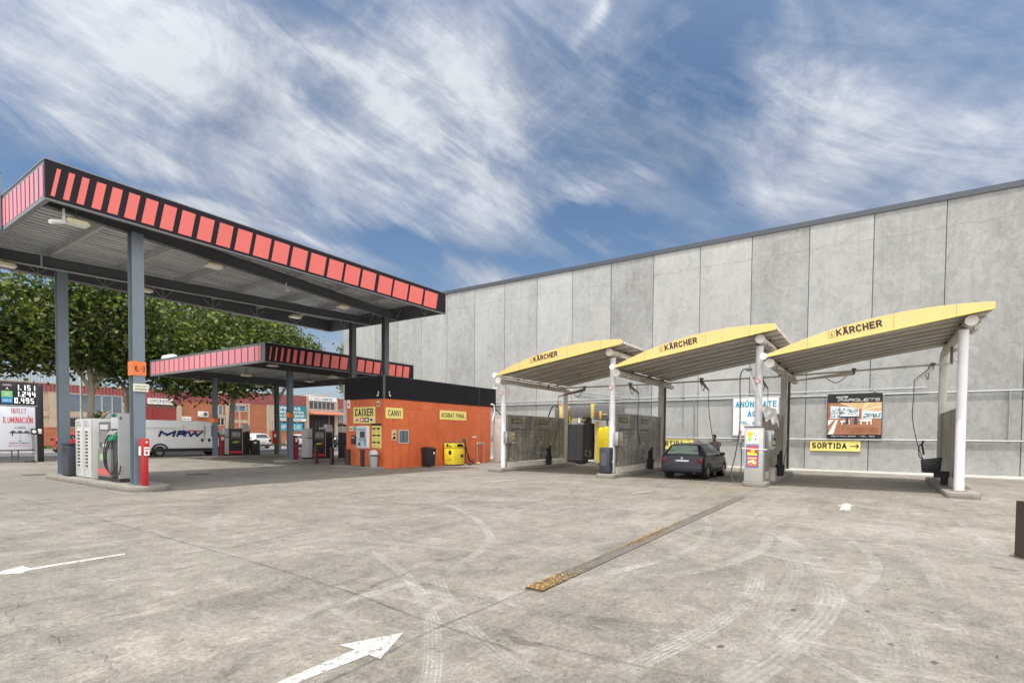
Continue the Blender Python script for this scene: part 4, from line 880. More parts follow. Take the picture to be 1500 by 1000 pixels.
for k, (cm_, c2_) in enumerate(((M('logo_cream', (.75, .68, .58), .5), inkr), (inkr, inkw), (ink, inkw), (M('logo_cream'), ink))):
    y1 = 21.47 - k * .345; o = MB().box(XL - .004, XL, y1 - .30, y1, 2.27, 2.48).build('card_logo', cm_, t)
    MB().cyl((XL - .005, y1 - .12, 2.375), (XL - .008, y1 - .12, 2.375), .06, 12).cyl((XL - .005, y1 - .19, 2.375), (XL - .007, y1 - .19, 2.375), .05, 12).build('emblem', c2_, o)
t = thing('payment_machine', 'white and pale blue payment machine set in the short side of the kiosk', 'payment machine', (KX0 - .1, 20.85, .97))
MB().box(KX0 - .13, KX0 - .004, 20.41, 21.30, .97, 2.08).build('frame', white, t, bevel=.03)
MB().box(KX0 - .145, KX0 - .131, 20.50, 21.21, 1.04, 2.0).build('panel', M('atm_blue', (.48, .60, .66), .35), t)
MB().box(KX0 - .16, KX0 - .146, 20.62, 20.98, 1.50, 1.80).build('screen', glass('screen_dark', (.04, .05, .07)), t)
MB().box(KX0 - .20, KX0 - .146, 20.6, 21.05, 1.38, 1.46).box(KX0 - .16, KX0 - .146, 20.55, 21.15, 1.86, 1.93).build('shelf', M('atm_grey', (.3, .34, .38), .4), t)
MB().box(KX0 - .155, KX0 - .146, 20.95, 21.12, 1.10, 1.26).build('card_reader', M('reader_teal', (.02, .10, .16), .4), t)
MB().box(KX0 - .165, KX0 - .146, 20.56, 20.66, 1.10, 1.52).build('coin_slot', M('coin_violet', (.25, .25, .45), .5), t)
t = lsign('yellow price list with black headings beside the payment machine', 20.26, 19.60, 2.13, 1.01, signyel)
mb = MB().box(XL - .03, XL - .003, 19.58, 20.28, 2.09, 2.19)
for z in (1.95, 1.62, 1.28):
    for y in (19.97, 19.66): mb.box(XL - .004, XL - .001, y, y + .25, z - .04, z + .04)
mb.build('heading', ink, t)
mb = MB()
for z in (1.88, 1.83, 1.78, 1.73, 1.55, 1.50, 1.45, 1.4, 1.21, 1.16, 1.11, 1.06):
    for y in (19.99, 19.68): mb.box(XL - .003, XL - .0005, y, y + .21, z - .009, z + .009)
mb.build('text_line', M('text_olive', (.35, .32, .12), .5), t)
t = thing('letter_box', 'small dark box on the short kiosk wall left of the payment machine', 'box', (KX0, 21.5, 1.2)); MB().box(KX0 - .16, KX0 - .004, 21.34, 21.66, 1.18, 1.61).build('body', M('dark_brown', (.04, .02, .02), .5), t, bevel=.02); MB().box(KX0 - .165, KX0 - .161, 21.4, 21.6, 1.48, 1.51).build('slot', inkw, t)
for (lb, y1, y0, z1, z0, c_) in (('cream and green label left of the payment machine', 21.95, 21.66, 2.06, 1.84, M('notice_cream')), ('pale violet label just left of the payment machine', 21.62, 21.33, 2.06, 1.84, M('lab_violet', (.45, .42, .58), .5)), ('tan label with black dot high on the short kiosk wall', 19.92, 19.70, 3.3, 3.0, M('notice_tan')), ('narrow white and red label at the far edge of the short kiosk wall', 22.1, 21.9, 3.4, 2.98, inkw)):
    o = lsign(lb, y1, y0, z1, z0, c_); h = z1 - z0; MB().box(XL - .004, XL - .001, y0 + .04, y1 - .04, z0 + h * .3, z0 + h * .55).build('mark', (ink if 'tan' in lb else M('ink_green', (.05, .12, .03), .5)) if 'white' not in lb else inkr, o)
# pipework at the right end of the kiosk
t = thing('end_pipe', 'white bent pipe and black hose hanging at the right end of the kiosk', 'pipe', (26.3, 19.3, 2.7))
MB().tube([tuple(p) for p in cr([(26.0, 19.35, 3.55), (26.25, 19.3, 3.5), (26.3, 19.3, 3.1), (26.2, 19.3, 2.8), (26.12, 19.32, 2.5)], 5)], .045, 8).build('pipe', white, t)
MB().tube([tuple(p) for p in cr([(26.35, 19.25, 3.3), (26.6, 19.2, 3.1), (26.9, 19.2, 2.9), (27.1, 19.2, 2.7)], 5)], .03, 8).build('hose', rubber, t)
t = thing('storage_cabinet', 'plain pale cabinet wall between the kiosk and the first wash bay', 'cabinet', (27, 19.3, 0))
MB().box(26.32, 28.2, 17.9, 19.36, .03, 2.78).build('body', M('cabinet_pale', (.55, .53, .50), .5, dirt=.3), t, bevel=.01); MB().box(26.30, 28.22, 17.88, 19.38, 2.78, 2.84).build('top', white, t); MB().box(26.305, 26.318, 18.62, 18.64, .05, 2.75).build('door_joint', dgrey, t)

# things standing in front of the kiosk
t = thing('swing_bin', 'grey swing-top litter bin between a brown bollard and the kiosk corner', 'bin', (17.2, 19.75, .11))
o = MB().lathe([(.16, 0), (.17, .02), (.215, .55), (.2, .55)], (17.2, 19.78, .11), 24).build('bucket', M('bin_grey', (.36, .37, .40), .5), t, smooth=True)
MB().lathe([(.225, 0), (.23, .05), (.22, .10), (.17, .20), (.10, .25), (.02, .27)], (17.2, 19.78, .665), 24).build('lid', M('bin_lid', (.48, .49, .52), .45), t, smooth=True)
MB().prism([(-.21, .0), (.21, .0), (.12, -.12), (-.12, -.12)], 'y', -.012, .0).build('tmp', ink, None) if False else None
mb = MB().tube([(17.2 - .222 * math.cos(a), 19.78 - .222 * math.sin(a), .66) for a in [math.radians(k) for k in range(10, 171, 16)]], .035, 6); mb.build('flap', black, t)
t = thing('refuse_bin', 'black plastic refuse bin with hinged lid standing against the kiosk', 'bin', (20.4, 19.0, 0))
xa = 20.0; mb = MB()
i = [(xa, 18.78), (xa + .52, 18.78), (xa + .52, 19.32), (xa, 19.32)]
mb.v = [(x + (.04 if k in (0, 3) else -.04), y + (.04 if k < 2 else -.02), .05) for k, (x, y) in enumerate(i)] + [(x, y, .92) for x, y in i]
mb.f = [(0, 3, 2, 1), (4, 5, 6, 7), (0, 1, 5, 4), (1, 2, 6, 5), (2, 3, 7, 6), (3, 0, 4, 7)]; mb.m = [0] * 6
mb.build('body', black, t, bevel=.02)
mb = MB().prism([(18.74, .92), (18.74, .96), (19.1, 1.0), (19.36, 1.0), (19.36, .92)], 'x', xa - .03, xa + .55); mb.build('lid', black, t, bevel=.01)
MB().box(xa + .30, xa + .38, 18.765, 18.776, .66, .78).build('sticker', inkw, t)
for s in (.05, .47): MB().cyl((xa + s - .03, 19.22, .07), (xa + s + .03, 19.22, .07), .07, 12).build('wheel', rubber, t)
t = thing('wall_shelf', 'small rusty shelf of two brackets on the kiosk wall above the refuse bin', 'shelf', (20.5, 19.3, 1))
MB().box(20.24, 20.75, 19.14, KY0 - .004, 1.02, 1.04).beam((20.28, 19.16, 1.02), (20.28, 19.40, .86), .015, .02).beam((20.71, 19.16, 1.02), (20.71, 19.40, .86), .015, .02).build('shelf', M('rust'), t)
# yellow vacuum unit
t = thing('vacuum_station', 'yellow coin vacuum cabinet with looped black hose against the kiosk', 'vacuum', (22.2, 18.95, 0))
va, vb, v0, v1 = 21.72, 22.62, 18.62, 19.30
MB().box(va + .03, vb - .03, v0 + .03, v1, 0, .06).build('plinth', black, t)
vy = M('vac_yellow', (.82, .66, .05), .35, dirt=.25, dcol=(.4, .32, .05))
MB().box(va, vb, v0, v1, .06, .93).build('body', vy, t, bevel=.02)
MB().box(va - .01, vb + .01, v0 - .01, v1, .94, 1.24).build('coin_head', vy, t, bevel=.02); MB().box(va - .02, vb + .05, v0 - .02, v1, 1.245, 1.28).build('top_plate', dgrey, t)
MB().cyl((va - .018, 19.05, 1.1), (va - .008, 19.05, 1.1), .08, 14).cyl((va - .018, 18.85, 1.05), (va - .008, 18.85, 1.05), .05, 12).prism([(18.78, .62), (18.92, .60), (19.0, .72), (18.93, .84), (18.8, .82)], 'x', va - .008, va - .001).build('dial', ink, t)
MB().box(22.0, 22.45, v0 - .02, v0 - .011, 1.02, 1.18).build('instructions', ink, t)
lettering([('VAC', (va - .004, 18.98, .30), UYN, UZ, .2, .08, 0, .02)], ink, t)
MB().box(22.30, 22.52, v0 - .012, v0 - .002, .45, .6).build('brand_plate', M('dark_brown', (.04, .02, .02), .5), t)
MB().cyl((vb + .02, 18.7, 1.22), (vb + .02, 18.7, 1.42), .03, 8).box(vb - .08, vb + .12, 18.64, 18.76, 1.38, 1.46).build('hose_arm', dgrey, t)
hp = [(vb + .02, 18.62, 1.38), (vb - .05, 18.5, .9), (vb - .15, 18.42, .4), (vb - .1, 18.35, .12), (vb + .2, 18.3, .05), (vb + .42, 18.32, .12), (vb + .40, 18.36, .3), (vb + .2, 18.4, .22), (vb + .1, 18.45, .5), (vb + .05, 18.55, 1.1), (vb + .05, 18.6, 1.3)]
MB().tube([tuple(p) for p in cr(hp, 7)], .028, 8).build('hose', rubber, t, smooth=True)
hp = [(22.1, 18.53, 1.15), (22.35, 18.4, 1.0), (22.6, 18.36, .6), (22.85, 18.32, .2), (23.1, 18.28, .07), (23.3, 18.3, .06)]
MB().tube([tuple(p) for p in cr(hp, 7)], .024, 8).build('hose', rubber, t, smooth=True)
MB().tube([(23.28, 18.3, .07), (23.5, 18.28, .08)], [.04, .08], 8).build('nozzle', M('nozzle_tan', (.55, .42, .2), .5), t)
t = thing('mat_rack', 'galvanised inverted U rack for beating mats against the kiosk wall', 'rack', (24.8, 19.2, 0))
MB().tube([(24.5, 19.2, 0), (24.5, 19.2, 1.19), (24.52, 19.2, 1.22), (25.13, 19.2, 1.22), (25.15, 19.2, 1.19), (25.15, 19.2, 0)], .028, 8).build('frame', galv, t); MB().box(24.47, 25.18, 19.19, 19.21, 1.12, 1.2).build('bar', galv, t)

# bollards
brown = M('bollard_brown', (.055, .028, .028), .45, dirt=.4, dcol=(.09, .07, .06), scale=4)
def bollard(name, label, x, y, h, w, group, rz=0, z=0.):
    t = thing(name, label, 'bollard', (x, y, z), group, 0)
    a = w / 2; f = .012
    mb = MB().box(x - a, x - a + f, y - a, y + a, z, z + h).box(x - a + f, x + a, y + a - f, y + a, z, z + h).box(x - a + f, x + a, y - a, y - a + f, z, z + h).box(x - a, x + a, y - a, y + a, z + h, z + h + .012)
    mb.box(x + a - f, x + a, y - a + f, y - a + .05, z, z + h)
    mb.build('post', brown, t); MB().box(x - a - .04, x + a + .04, y - a - .04, y + a + .04, z, z + .012).build('base_plate', M('rusty_iron'), t)
    t.rotation_euler.z = rz; return t
Gb = 'brown steel bollards by the kiosk'
for x, y, h, lb in ((18.1, 25.5, 1.0, 'brown bollard farthest left, in front of the nearer black pump'), (18.08, 24.1, .93, 'brown bollard second from the left before the kiosk'), (19.2, 24.3, .98, 'brown bollard half hidden behind its neighbour at the kiosk left edge'), (17.3, 21.75, .9, 'brown bollard at the left edge of the payment side of the kiosk'), (17.0, 20.35, .92, 'brown bollard directly in front of the payment machine')):
    bollard('bollard', lb, x, y, h, .15, Gb, z=0.0 if x > 17.5 else .0)
bollard('bollard', 'large brown steel bollard alone at the right edge of the picture', 10.36, -1.86, .80, .20, None, math.radians(20))

# ------------------------------------------------------------------ wash bays
bayyel = M('bay_yellow', (.72, .52, .20), .45, var=.09, scale=.6, dirt=.5, dcol=(.55, .40, .17), streak=.3)
def mat_sheet(name, lo, hi, sc1, sc2):
    m, nt, b = nt_new(name)
    n1 = noise(nt, coords(nt, sc1), 1.0, 7, .7, .3); n2 = noise(nt, coords(nt, sc2), 1.0, 6, .65, .5); n3 = noise(nt, coords(nt), .8, 5, .6)
    f = math_(nt, 'ADD', math_(nt, 'MULTIPLY', n1, .8), math_(nt, 'ADD', math_(nt, 'MULTIPLY', n2, .5), math_(nt, 'MULTIPLY', n3, .4)))
    L(nt, mixc(nt, math_(nt, 'MULTIPLY_ADD', f, 3.0, -2.05, clamp=True), lo, hi), b.inputs['Base Color']); b.inputs['Roughness'].default_value = .5; b.inputs['Metallic'].default_value = .1; return m
sheetm = mat_sheet('roof_sheet', (.30, .27, .225), (.68, .65, .59), (5.0, .28, 1), (2.2, .5, 1))
beige = M('beam_beige', (.50, .46, .40), .5, dirt=.5, dcol=(.2, .17, .14))
FX, BX = 19.40, 26.1
POST = [14.35, 8.88, 3.36, -2.12]
BAYS = [(14.12, 8.14, 14.10), (8.42, 2.73, 8.50), (3.02, -2.66, 3.0)]
ZL, ZH = 4.36, 5.26
names = ['left', 'middle', 'right']
for bi, (yl, yh, _) in enumerate(BAYS):
    t = thing('wash_bay_roof', 'arched yellow-fronted wash bay roof, %s' % ('the leftmost, nearest the orange kiosk' if bi == 0 else ('the middle one, above the dark hatchback' if bi == 1 else 'the rightmost, above the terrace banner')), 'roof', (FX, (yl + yh) / 2, 4.3), 'yellow wash bay roofs')
    W = yl - yh; n = 28
    def zc(s): return ZL + (ZH - ZL) * s                       # straight lower chord
    def arc(s): return 4 * s * (1 - s)
    mb = MB(); low = []; top = []
    for k in range(n + 1):
        s = k / n; yy = yl - W * s
        low.append((yy, zc(s))); top.append((yy, zc(s) + .05 + .12 * s + .36 * arc(s)))
    mb.prism(low + top[::-1], 'x', FX - .06, FX)
    fa = mb.build('fascia', bayyel, t, bevel=.004, seg=1)
    for sj in (.22, .62, .86):
        k = int(sj * n); MB().box(FX - .0625, FX - .059, top[k][0] - .006, top[k][0] + .006, low[k][1] + .01, top[k][1] - .01).build('sheet_joint', M('joint_olive', (.28, .22, .10), .6), fa)
    mb = MB()
    for k in range(n): mb.beam((FX - .045, low[k][0], low[k][1] - .012), (FX - .045, low[k + 1][0], low[k + 1][1] - .012), .09, .022)
    mb.build('lower_trim', M('trim_yellow', (.60, .50, .12), .4), t)
    # corrugated sheet, profile along X
    mb = MB(); prof = []; x = FX + .01
    while x < BX: prof += [(x, 0), (x + .13, 0), (x + .145, .09), (x + .235, .09)]; x += .25
    ny = 16
    for (x, dz) in prof:
        for k in range(ny + 1):
            s = k / ny; mb.v.append((x, yl - W * s, zc(s) + .05 + .05 * arc(s) + dz))
    for a in range(len(prof) - 1):
        for k in range(ny):
            i = a * (ny + 1) + k; mb.f.append((i, i + 1, i + ny + 2, i + ny + 1)); mb.m.append(0)
    rs = mb.build('roof_sheet', sheetm, t)
    sm = rs.modifiers.new('s', 'SOLIDIFY'); sm.thickness = .012
    x = FX + .5; mb = MB()       # lapped sheet seams on the underside
    while x < BX - .2:
        for k in range(ny): mb.beam((x, yl - W * k / ny, zc(k / ny) + .035 + .05 * arc(k / ny)), (x, yl - W * (k + 1) / ny, zc((k + 1) / ny) + .035 + .05 * arc((k + 1) / ny)), .05, .05)
        x += .86
    mb.build('sheet_seam', M('seam_tan', (.30, .27, .22), .55), t)
    # rear lip
    mb = MB()
    for k in range(n): mb.beam((BX + .02, low[k][0], low[k][1] + .06 + .05 * arc(k / n)), (BX + .02, low[k + 1][0], low[k + 1][1] + .06 + .05 * arc((k + 1) / n)), .04, .07)
    mb.build('rear_trim', M('trim_pale', (.66, .63, .55), .5), t)
    # round beams, lower and upper, capped white
    yb_lo = POST[bi] - (.0 if bi == 0 else .42) - (.12 if bi == 0 else 0); yb_hi = POST[bi + 1] - .12 + (.0)
    yb_hi = POST[bi + 1] - .10
    for yy, zz in ((yb_lo, ZL - .17), (yb_hi, ZH - .23)):
        b_ = MB().cyl((19.72, yy, zz), (26.6, yy, zz), .135, 20).build('roof_beam', beige, t, smooth=True)
        MB().cyl((19.68, yy, zz), (19.717, yy, zz), .15, 22).cyl((26.603, yy, zz), (26.64, yy, zz), .15, 22).build('end_cap', white, b_)
        mb = MB()
        for x in (20.9, 23.0, 25.1): mb.box(x - .5, x + .5, yy - .24, yy - .15, zz - .14, zz - .06)
        mb.build('strip_light', M('strip_housing', (.55, .52, .46), .5, dirt=.3), t)
        mb = MB()
        for x in (21.2, 23.2, 25.0): mb.box(x - .03, x + .03, yy - .14, yy + .14, zz + .13, zz + .2)
        mb.box(19.72, 26.6, yy - .05, yy + .05, zz + .14, zz + .17)
        mb.build('saddle', dgrey, t)
    MB().cyl((19.30, yl + .06, ZL + .02), (19.42, yl + .06, ZL + .02), .11, 16).build('corner_cap', white, t)
    # lettering parallel with the lower chord
    ang = math.atan2(ZH - ZL, W); u = Vector((0, -math.cos(ang), math.sin(ang))); v = Vector((0, math.sin(ang), math.cos(ang)))
    o = Vector((FX - .066, yl, ZL)) + u * 2.06 + v * .16
    lettering([('KÄRCHER', o, u, v, 1.18, .215, 0, .045)], ink, fa)
    e0 = o - u * .22
    mb = MB()
    def q(a, b_): return tuple(e0 + u * a + v * b_)
    mb.tube([q(.02, .01), q(.17, .01), q(.17, .19), q(.02, .19), q(.02, .01)], .006, 4)
    mb.face([q(.06, .04), q(.13, .04), q(.11, .16), q(.07, .13)])
    mb.build('emblem', M('emblem_olive', (.30, .26, .08), .5), fa, fixn=False)

# posts
prohib = M('sign_redring', (.62, .05, .05), .5)
plabels = ['leftmost front post of the wash bays, with a grey control box', 'front post between the left and middle wash bays, above the dark litter bin', 'front post rising behind the coin cabinet, between middle and right bays', 'rightmost front post of the wash bays, standing on its own kerb island']
for k, y in enumerate(POST):
    t = thing('bay_post', 'round white ' + plabels[k], 'post', (20.3, y, .15), 'round wash bay posts')
    zt = (ZL - .30, ZH - .38, ZH - .38, ZH - .38)[k]
    MB().cyl((20.3, y, .15), (20.3, y, zt), .122, 24).build('shaft', post_white, t, smooth=True)
    MB().cyl((20.3, y, .15), (20.3, y, .17), .20, 20).build('base_plate', M('rust'), t)
    MB().box(20.2, 20.4, y - .11, y + .09, zt, zt + .08).build('head_plate', dgrey, t)
    if k < 3:
        MB().cyl((20.16, y + .02, 3.66), (20.13, y + .02, 3.66), .10, 20).build('sign_disc', inkw, t)
        mb = MB().tube([(20.125, y + .02 + .08 * math.cos(a), 3.66 + .08 * math.sin(a)) for a in [i * PI / 10 for i in range(21)]], .012, 5); mb.box(20.118, 20.128, y - .02, y + .05, 3.655, 3.675); mb.build('sign_ring', prohib, t)
    rt = thing('bay_post', 'grey rear ' + ['square post at the left end of the wash bays', 'square post behind the front bin, left of the parked hatchback', 'square post behind the coin cabinet', 'square post beside the black mop bucket at the right end'][k], 'post', (26.2, y - .05, .15), 'square rear wash bay posts')
    MB().box(26.08, 26.32, y - .17, y + .07, .15, zt - .02).build('shaft', M('post_beige', (.50, .48, .44), .45, dirt=.5, dcol=(.22, .2, .17)), rt, bevel=.02)
    if k in (1, 2): MB().cyl((26.15, y - .26, .3), (26.15, y - .26, 4.4), .055, 10).build('drain_pipe', M('rust_dark', (.10, .07, .055), .6, var=.4, dirt=.4), rt)
il = ['kerb island at the left end of the wash bays', 'kerb island between the left and middle wash bays', 'kerb island between the middle and right wash bays, under the coin cabinet', 'kerb island at the right end of the wash bays']
for k, y in enumerate(POST):
    island(il[k], 19.5, 26.9, y - .42, y + .36, .16, .16, name='bay_island', group='kerb islands of the wash bays')

def mat_partition():
    m, nt, b = nt_new('stained_partition'); v = coords(nt)
    n1 = noise(nt, v, 1.2, 7, .7, 1); n2 = noise(nt, v, 9, 9, .8, 1.5); st = noise(nt, coords(nt, (4, 4, .25)), 1.5, 6, .7)
    geo = nt.nodes.new('ShaderNodeNewGeometry'); sep = nt.nodes.new('ShaderNodeSeparateXYZ'); L(nt, geo.outputs['Position'], sep.inputs[0])
    s = math_(nt, 'ADD', math_(nt, 'MULTIPLY', n1, .5), math_(nt, 'ADD', math_(nt, 'MULTIPLY', n2, .35), math_(nt, 'MULTIPLY', st, .4)))
    base = ramp(nt, math_(nt, 'MULTIPLY_ADD', s, 3.0, -1.38), [(0, (.05, .043, .036)), (.38, (.14, .127, .11)), (.66, (.28, .26, .235)), (1, (.52, .49, .45))])
    # dried foam spatter on the lower two thirds
    low = math_(nt, 'MULTIPLY_ADD', sep.outputs[2], -.9, 1.75, clamp=True)
    vo = nt.nodes.new('ShaderNodeTexVoronoi'); vo.inputs['Scale'].default_value = 7; vo.feature = 'DISTANCE_TO_EDGE'
    va = nt.nodes.new('ShaderNodeVectorMath'); va.operation = 'MULTIPLY_ADD'; nn = nt.nodes.new('ShaderNodeTexNoise'); nn.inputs['Scale'].default_value = 6; L(nt, v, nn.inputs['Vector']); L(nt, nn.outputs['Color'], va.inputs[0]); va.inputs[1].default_value = (.35,) * 3; L(nt, v, va.inputs[2]); L(nt, va.outputs[0], vo.inputs['Vector'])
    f = math_(nt, 'MULTIPLY', math_(nt, 'MULTIPLY', math_(nt, 'LESS_THAN', vo.outputs['Distance'], .09), low), math_(nt, 'MULTIPLY_ADD', n2, 8, -4.1, clamp=True))
    base = mixc(nt, math_(nt, 'MULTIPLY', f, .9), base, (.70, .67, .62))
    f2 = math_(nt, 'MULTIPLY', math_(nt, 'MULTIPLY_ADD', noise(nt, v, 17, 3, .6), 10, -6.3, clamp=True), low)
    base = mixc(nt, math_(nt, 'MULTIPLY', f2, .7), base, (.03, .028, .025))
    L(nt, base, b.inputs['Base Color']); b.inputs['Roughness'].default_value = .45; b.inputs['Metallic'].default_value = .1; return m
part = mat_partition(); inkp = M('ink_faded', (.04, .035, .03), .6)
plb = ['leftmost stained wash bay partition with printed washing instructions', 'stained wash bay partition left of the parked hatchback', 'stained wash bay partition behind the coin cabinet', 'plain stained wash bay partition at the right end']
for k, y in enumerate(POST):
    t = thing('bay_partition', plb[k], 'partition', (23.2, y - .05, .16), 'stained wash bay partitions')
    MB().box(20.5, 26.05, y - .075, y - .035, .42, 2.62).build('panel', part, t)
    MB().box(20.46, 20.50, y - .09, y - .02, .17, 2.66).box(26.03, 26.07, y - .09, y - .02, .17, 2.66).box(20.5, 26.03, y - .09, y - .02, 2.62, 2.66).build('frame', M('frame_alu', (.44, .42, .39), .5, metal=.3, dirt=.4), t)
    MB().box(20.5, 26.05, y - .16, y + .05, .162, .40).build('base_strip', M('base_white', (.66, .63, .57), .6, dirt=.6, dcol=(.25, .22, .18)), t)
    if k < 3:
        X = y - .079; Y_ = y - .0765
        items = []
        for x0_ in (20.85, 23.35):
            items += [('KÄRCHER', (x0_ + .13, X, 2.29), UX, UZ, .75, .14, 1, .03)]
        mb = MB()
        for x0_ in (20.85, 23.35):
            mb.box(x0_ + .05, x0_ + .97, y - .078, Y_, 2.25, 2.47)
        mb.build('logo_plate', M('plate_dark', (.03, .03, .028), .5), t)
        for x0_, ln_ in ((20.85, (1.7, 1.9, 1.4, 0)), (23.35, (1.1, .5, 1.3, .9))):
            for j, wj in enumerate(ln_):
                if wj: items.append((('PROGRAMA DE RENTAT', 'INTRODUIR MONEDES', 'SELECCIONAR', 'ESBANDIR')[j], (x0_, X, 1.92 - j * .16), UX, UZ, wj, (.085, .05, .05, .05)[j], 0, .01))
        lettering(items, [inkp, M('plate_yellow', (.50, .42, .14), .5)], t)
    # brush tub
    if k < 3:
        bx = (24.0, 24.0, 23.4)[k]; b_ = thing('brush_holder', 'black tub holding the foam brush at the foot of the ' + ['leftmost', 'second', 'third'][k] + ' wash partition', 'brush tub', (bx, y - .3, .16), 'black foam brush tubs')
        MB().lathe([(.13, .0), (.15, .05), (.17, .42), (.18, .44), (.15, .44)], (bx, y - .32, .165), 16).build('tub', black, b_, smooth=True)
        MB().box(bx - .10, bx + .12, y - .40, y - .22, .60, 1.02).tube([(bx, y - .32, .95), (bx + .04, y - .34, 1.08), (bx + .14, y - .33, 1.12)], .06, 8).build('brush', M('brush_black', (.015, .013, .012), .95, var=.6, scale=30), b_, bevel=.05)
        MB().tube([(bx - .05, y - .3, .95), (bx - .16, y - .28, .6), (bx - .1, y - .22, .35)], .025, 6).build('handle', black, b_)
# control boxes on the front posts
for k, lb in ((0, 'grey coin control box with a yellow dial on the leftmost bay post'), (1, 'grey coin control box on the second bay post')):
    y = POST[k]; t = thing('control_box', lb, 'control box', (20.3, y, 1.3), 'grey coin control boxes')
    MB().box(20.08, 20.55, y - .36, y - .16, 1.30, 1.85).build('body', stainless, t, bevel=.02)
    MB().box(20.60, 20.95, y - .22, y - .10, 1.42, 1.84).build('dial_plate', M('dial_olive', (.30, .25, .10), .5) if k == 0 else galv, t, bevel=.01)
    MB().prism([(20.78 + .11 * math.cos(a), 1.64 + .15 * math.sin(a)) for a in [i * PI / 8 for i in range(16)]], 'y', y - .235, y - .222).build('dial', M('dial_yellow', (.75, .55, .22), .4), t)
    MB().cyl((20.78, y - .25, 1.62), (20.78, y - .236, 1.62), .045, 12).build('knob', black, t)
    MB().box(20.10, 20.2, y - .375, y - .362, 1.6, 1.8).box(20.3, 20.5, y - .375, y - .362, 1.36, 1.5).build('label_plate', M('dial_olive', (.30, .25, .10), .5), t)
    MB().box(20.62, 20.9, y - .22, y - .12, 1.30, 1.36).build('ledge', white, t)
t = thing('payment_control', 'steel control panel with a white light and knobs on the third partition', 'control box', (20.9, 3.05, 1.2))
MB().box(20.62, 21.35, 2.98, 3.22, 1.25, 1.95).build('body', stainless, t, bevel=.02)
MB().box(20.75, 21.05, 2.95, 2.978, 1.78, 1.92).box(21.38, 21.5, 2.98, 3.1, 1.3, 1.6).build('light', inkw, t, bevel=.01)
MB().cyl((21.2, 2.97, 1.62), (21.2, 2.9, 1.62), .05, 10).cyl((21.1, 2.97, 1.4), (21.1, 2.92, 1.4), .035, 10).build('knob', black, t)
# foam cabinet in front of post 3
t = thing('coin_cabinet', 'tall stainless coin cabinet with yellow and red price posters on the third bay island', 'cabinet', (19.95, 3.3, .16))
MB().box(19.66, 20.00, 3.08, 3.68, .165, 2.02).build('body', M('cab_steel', (.48, .475, .46), .38, metal=.35, dirt=.35, dcol=(.3, .28, .25)), t, bevel=.02)
MB().box(19.64, 20.03, 3.06, 3.71, 2.03, 2.07).build('top', dgrey, t)
pa, pb = 3.61, 3.22
MB().box(19.645, 19.656, pb, pa, .66, 1.42).build('poster_frame', M('frame_blue', (.06, .10, .42), .4), t)
MB().box(19.636, 19.643, pb + .04, pa - .04, 1.07, 1.38).build('poster', M('poster_red', (.72, .07, .04), .4), t)
MB().prism([(pb + .04, 1.07), (pa - .04, 1.07), (pa - .04, 1.18), (pb + .04, 1.13)], 'x', 19.630, 19.635).cyl((19.634, pb + .18, 1.22), (19.628, pb + .18, 1.22), .07, 16).build('poster_patch', M('poster_yellow', (.88, .74, .05), .4), t)
MB().box(19.636, 19.643, pb + .04, pa - .04, .70, 1.03).build('poster', M('poster_orange', (.78, .16, .04), .4), t)
MB().prism([(pb + .06, .80), (pb + .14, .76), (pb + .22, .84), (pb + .30, .78), (pb + .32, .86), (pb + .16, .92)], 'x', 19.630, 19.635).box(19.63, 19.635, pb + .06, pa - .06, .955, .985).build('poster_patch', M('poster_cream', (.85, .72, .55), .4), t)
MB().box(19.645, 19.656, pb, pa, 1.48, 1.90).build('poster', inkw, t)
MB().prism([(pa - .02, 1.74), (pa - .02, 1.88), (pa - .22, 1.88), (pa - .18, 1.72), (pa - .1, 1.68)], 'x', 19.638, 19.644).build('poster_patch', M('poster_amber', (.90, .52, .02), .4), t)
MB().prism([(pa - .03, 1.56), (pa - .05, 1.68), (pa - .13, 1.70), (pa - .17, 1.6), (pa - .1, 1.53)], 'x', 19.638, 19.644).build('poster_patch', M('poster_green', (.30, .62, .14), .4), t)
MB().cyl((19.643, 3.32, 1.62), (19.638, 3.32, 1.62), .03, 10).cyl((19.643, 3.3, 1.74), (19.638, 3.3, 1.74), .018, 10).build('poster_dot', inkb, t)
MB().cyl((19.60, 3.74, 1.30), (19.60, 2.95, 1.27), .014, 8).cyl((19.60, 3.74, 1.30), (19.66, 3.7, 1.30), .014, 8).cyl((19.6, 2.95, 1.27), (20.0, 3.04, 1.27), .014, 8).build('rail', white, t)
MB().box(20.4, 20.75, 2.80, 3.0, .165, .62).build('foot_box', kerbm, t)
# tilted steel spray arm and draped cover on post 3
t = thing('hose_crane', 'leaning steel spray arm with a hanging hose loop in front of the third bay post', 'spray arm', (19.9, 3.5, 2.0))
MB().beam((19.78, 3.02, 2.35), (19.80, 3.62, 4.02), .07, .07).build('arm', stainless, t)
MB().box(19.70, 19.9, 3.52, 3.70, 3.98, 4.06).build('hinge', dgrey, t)
MB().tube([tuple(p) for p in cr([(19.8, 3.62, 4.04), (19.78, 3.80, 4.02), (19.78, 3.88, 3.7), (19.76, 3.86, 2.8), (19.72, 3.86, 1.9), (19.66, 3.98, 1.0), (19.6, 4.08, .45), (19.6, 4.0, .17), (19.6, 3.86, .12), (19.62, 3.78, .35), (19.64, 3.76, 1.0), (19.62, 3.80, 1.75)], 7)], .020, 8).build('hose', M('hose_dark', (.06, .06, .055), .5), t, smooth=True)
MB().cyl((19.62, 3.8, 1.5), (19.62, 3.8, 1.92), .028, 8).build('lance', stainless, t); MB().cyl((19.62, 3.8, 1.82), (19.62, 3.8, 1.9), .035, 8).build('grip', inkr, t)
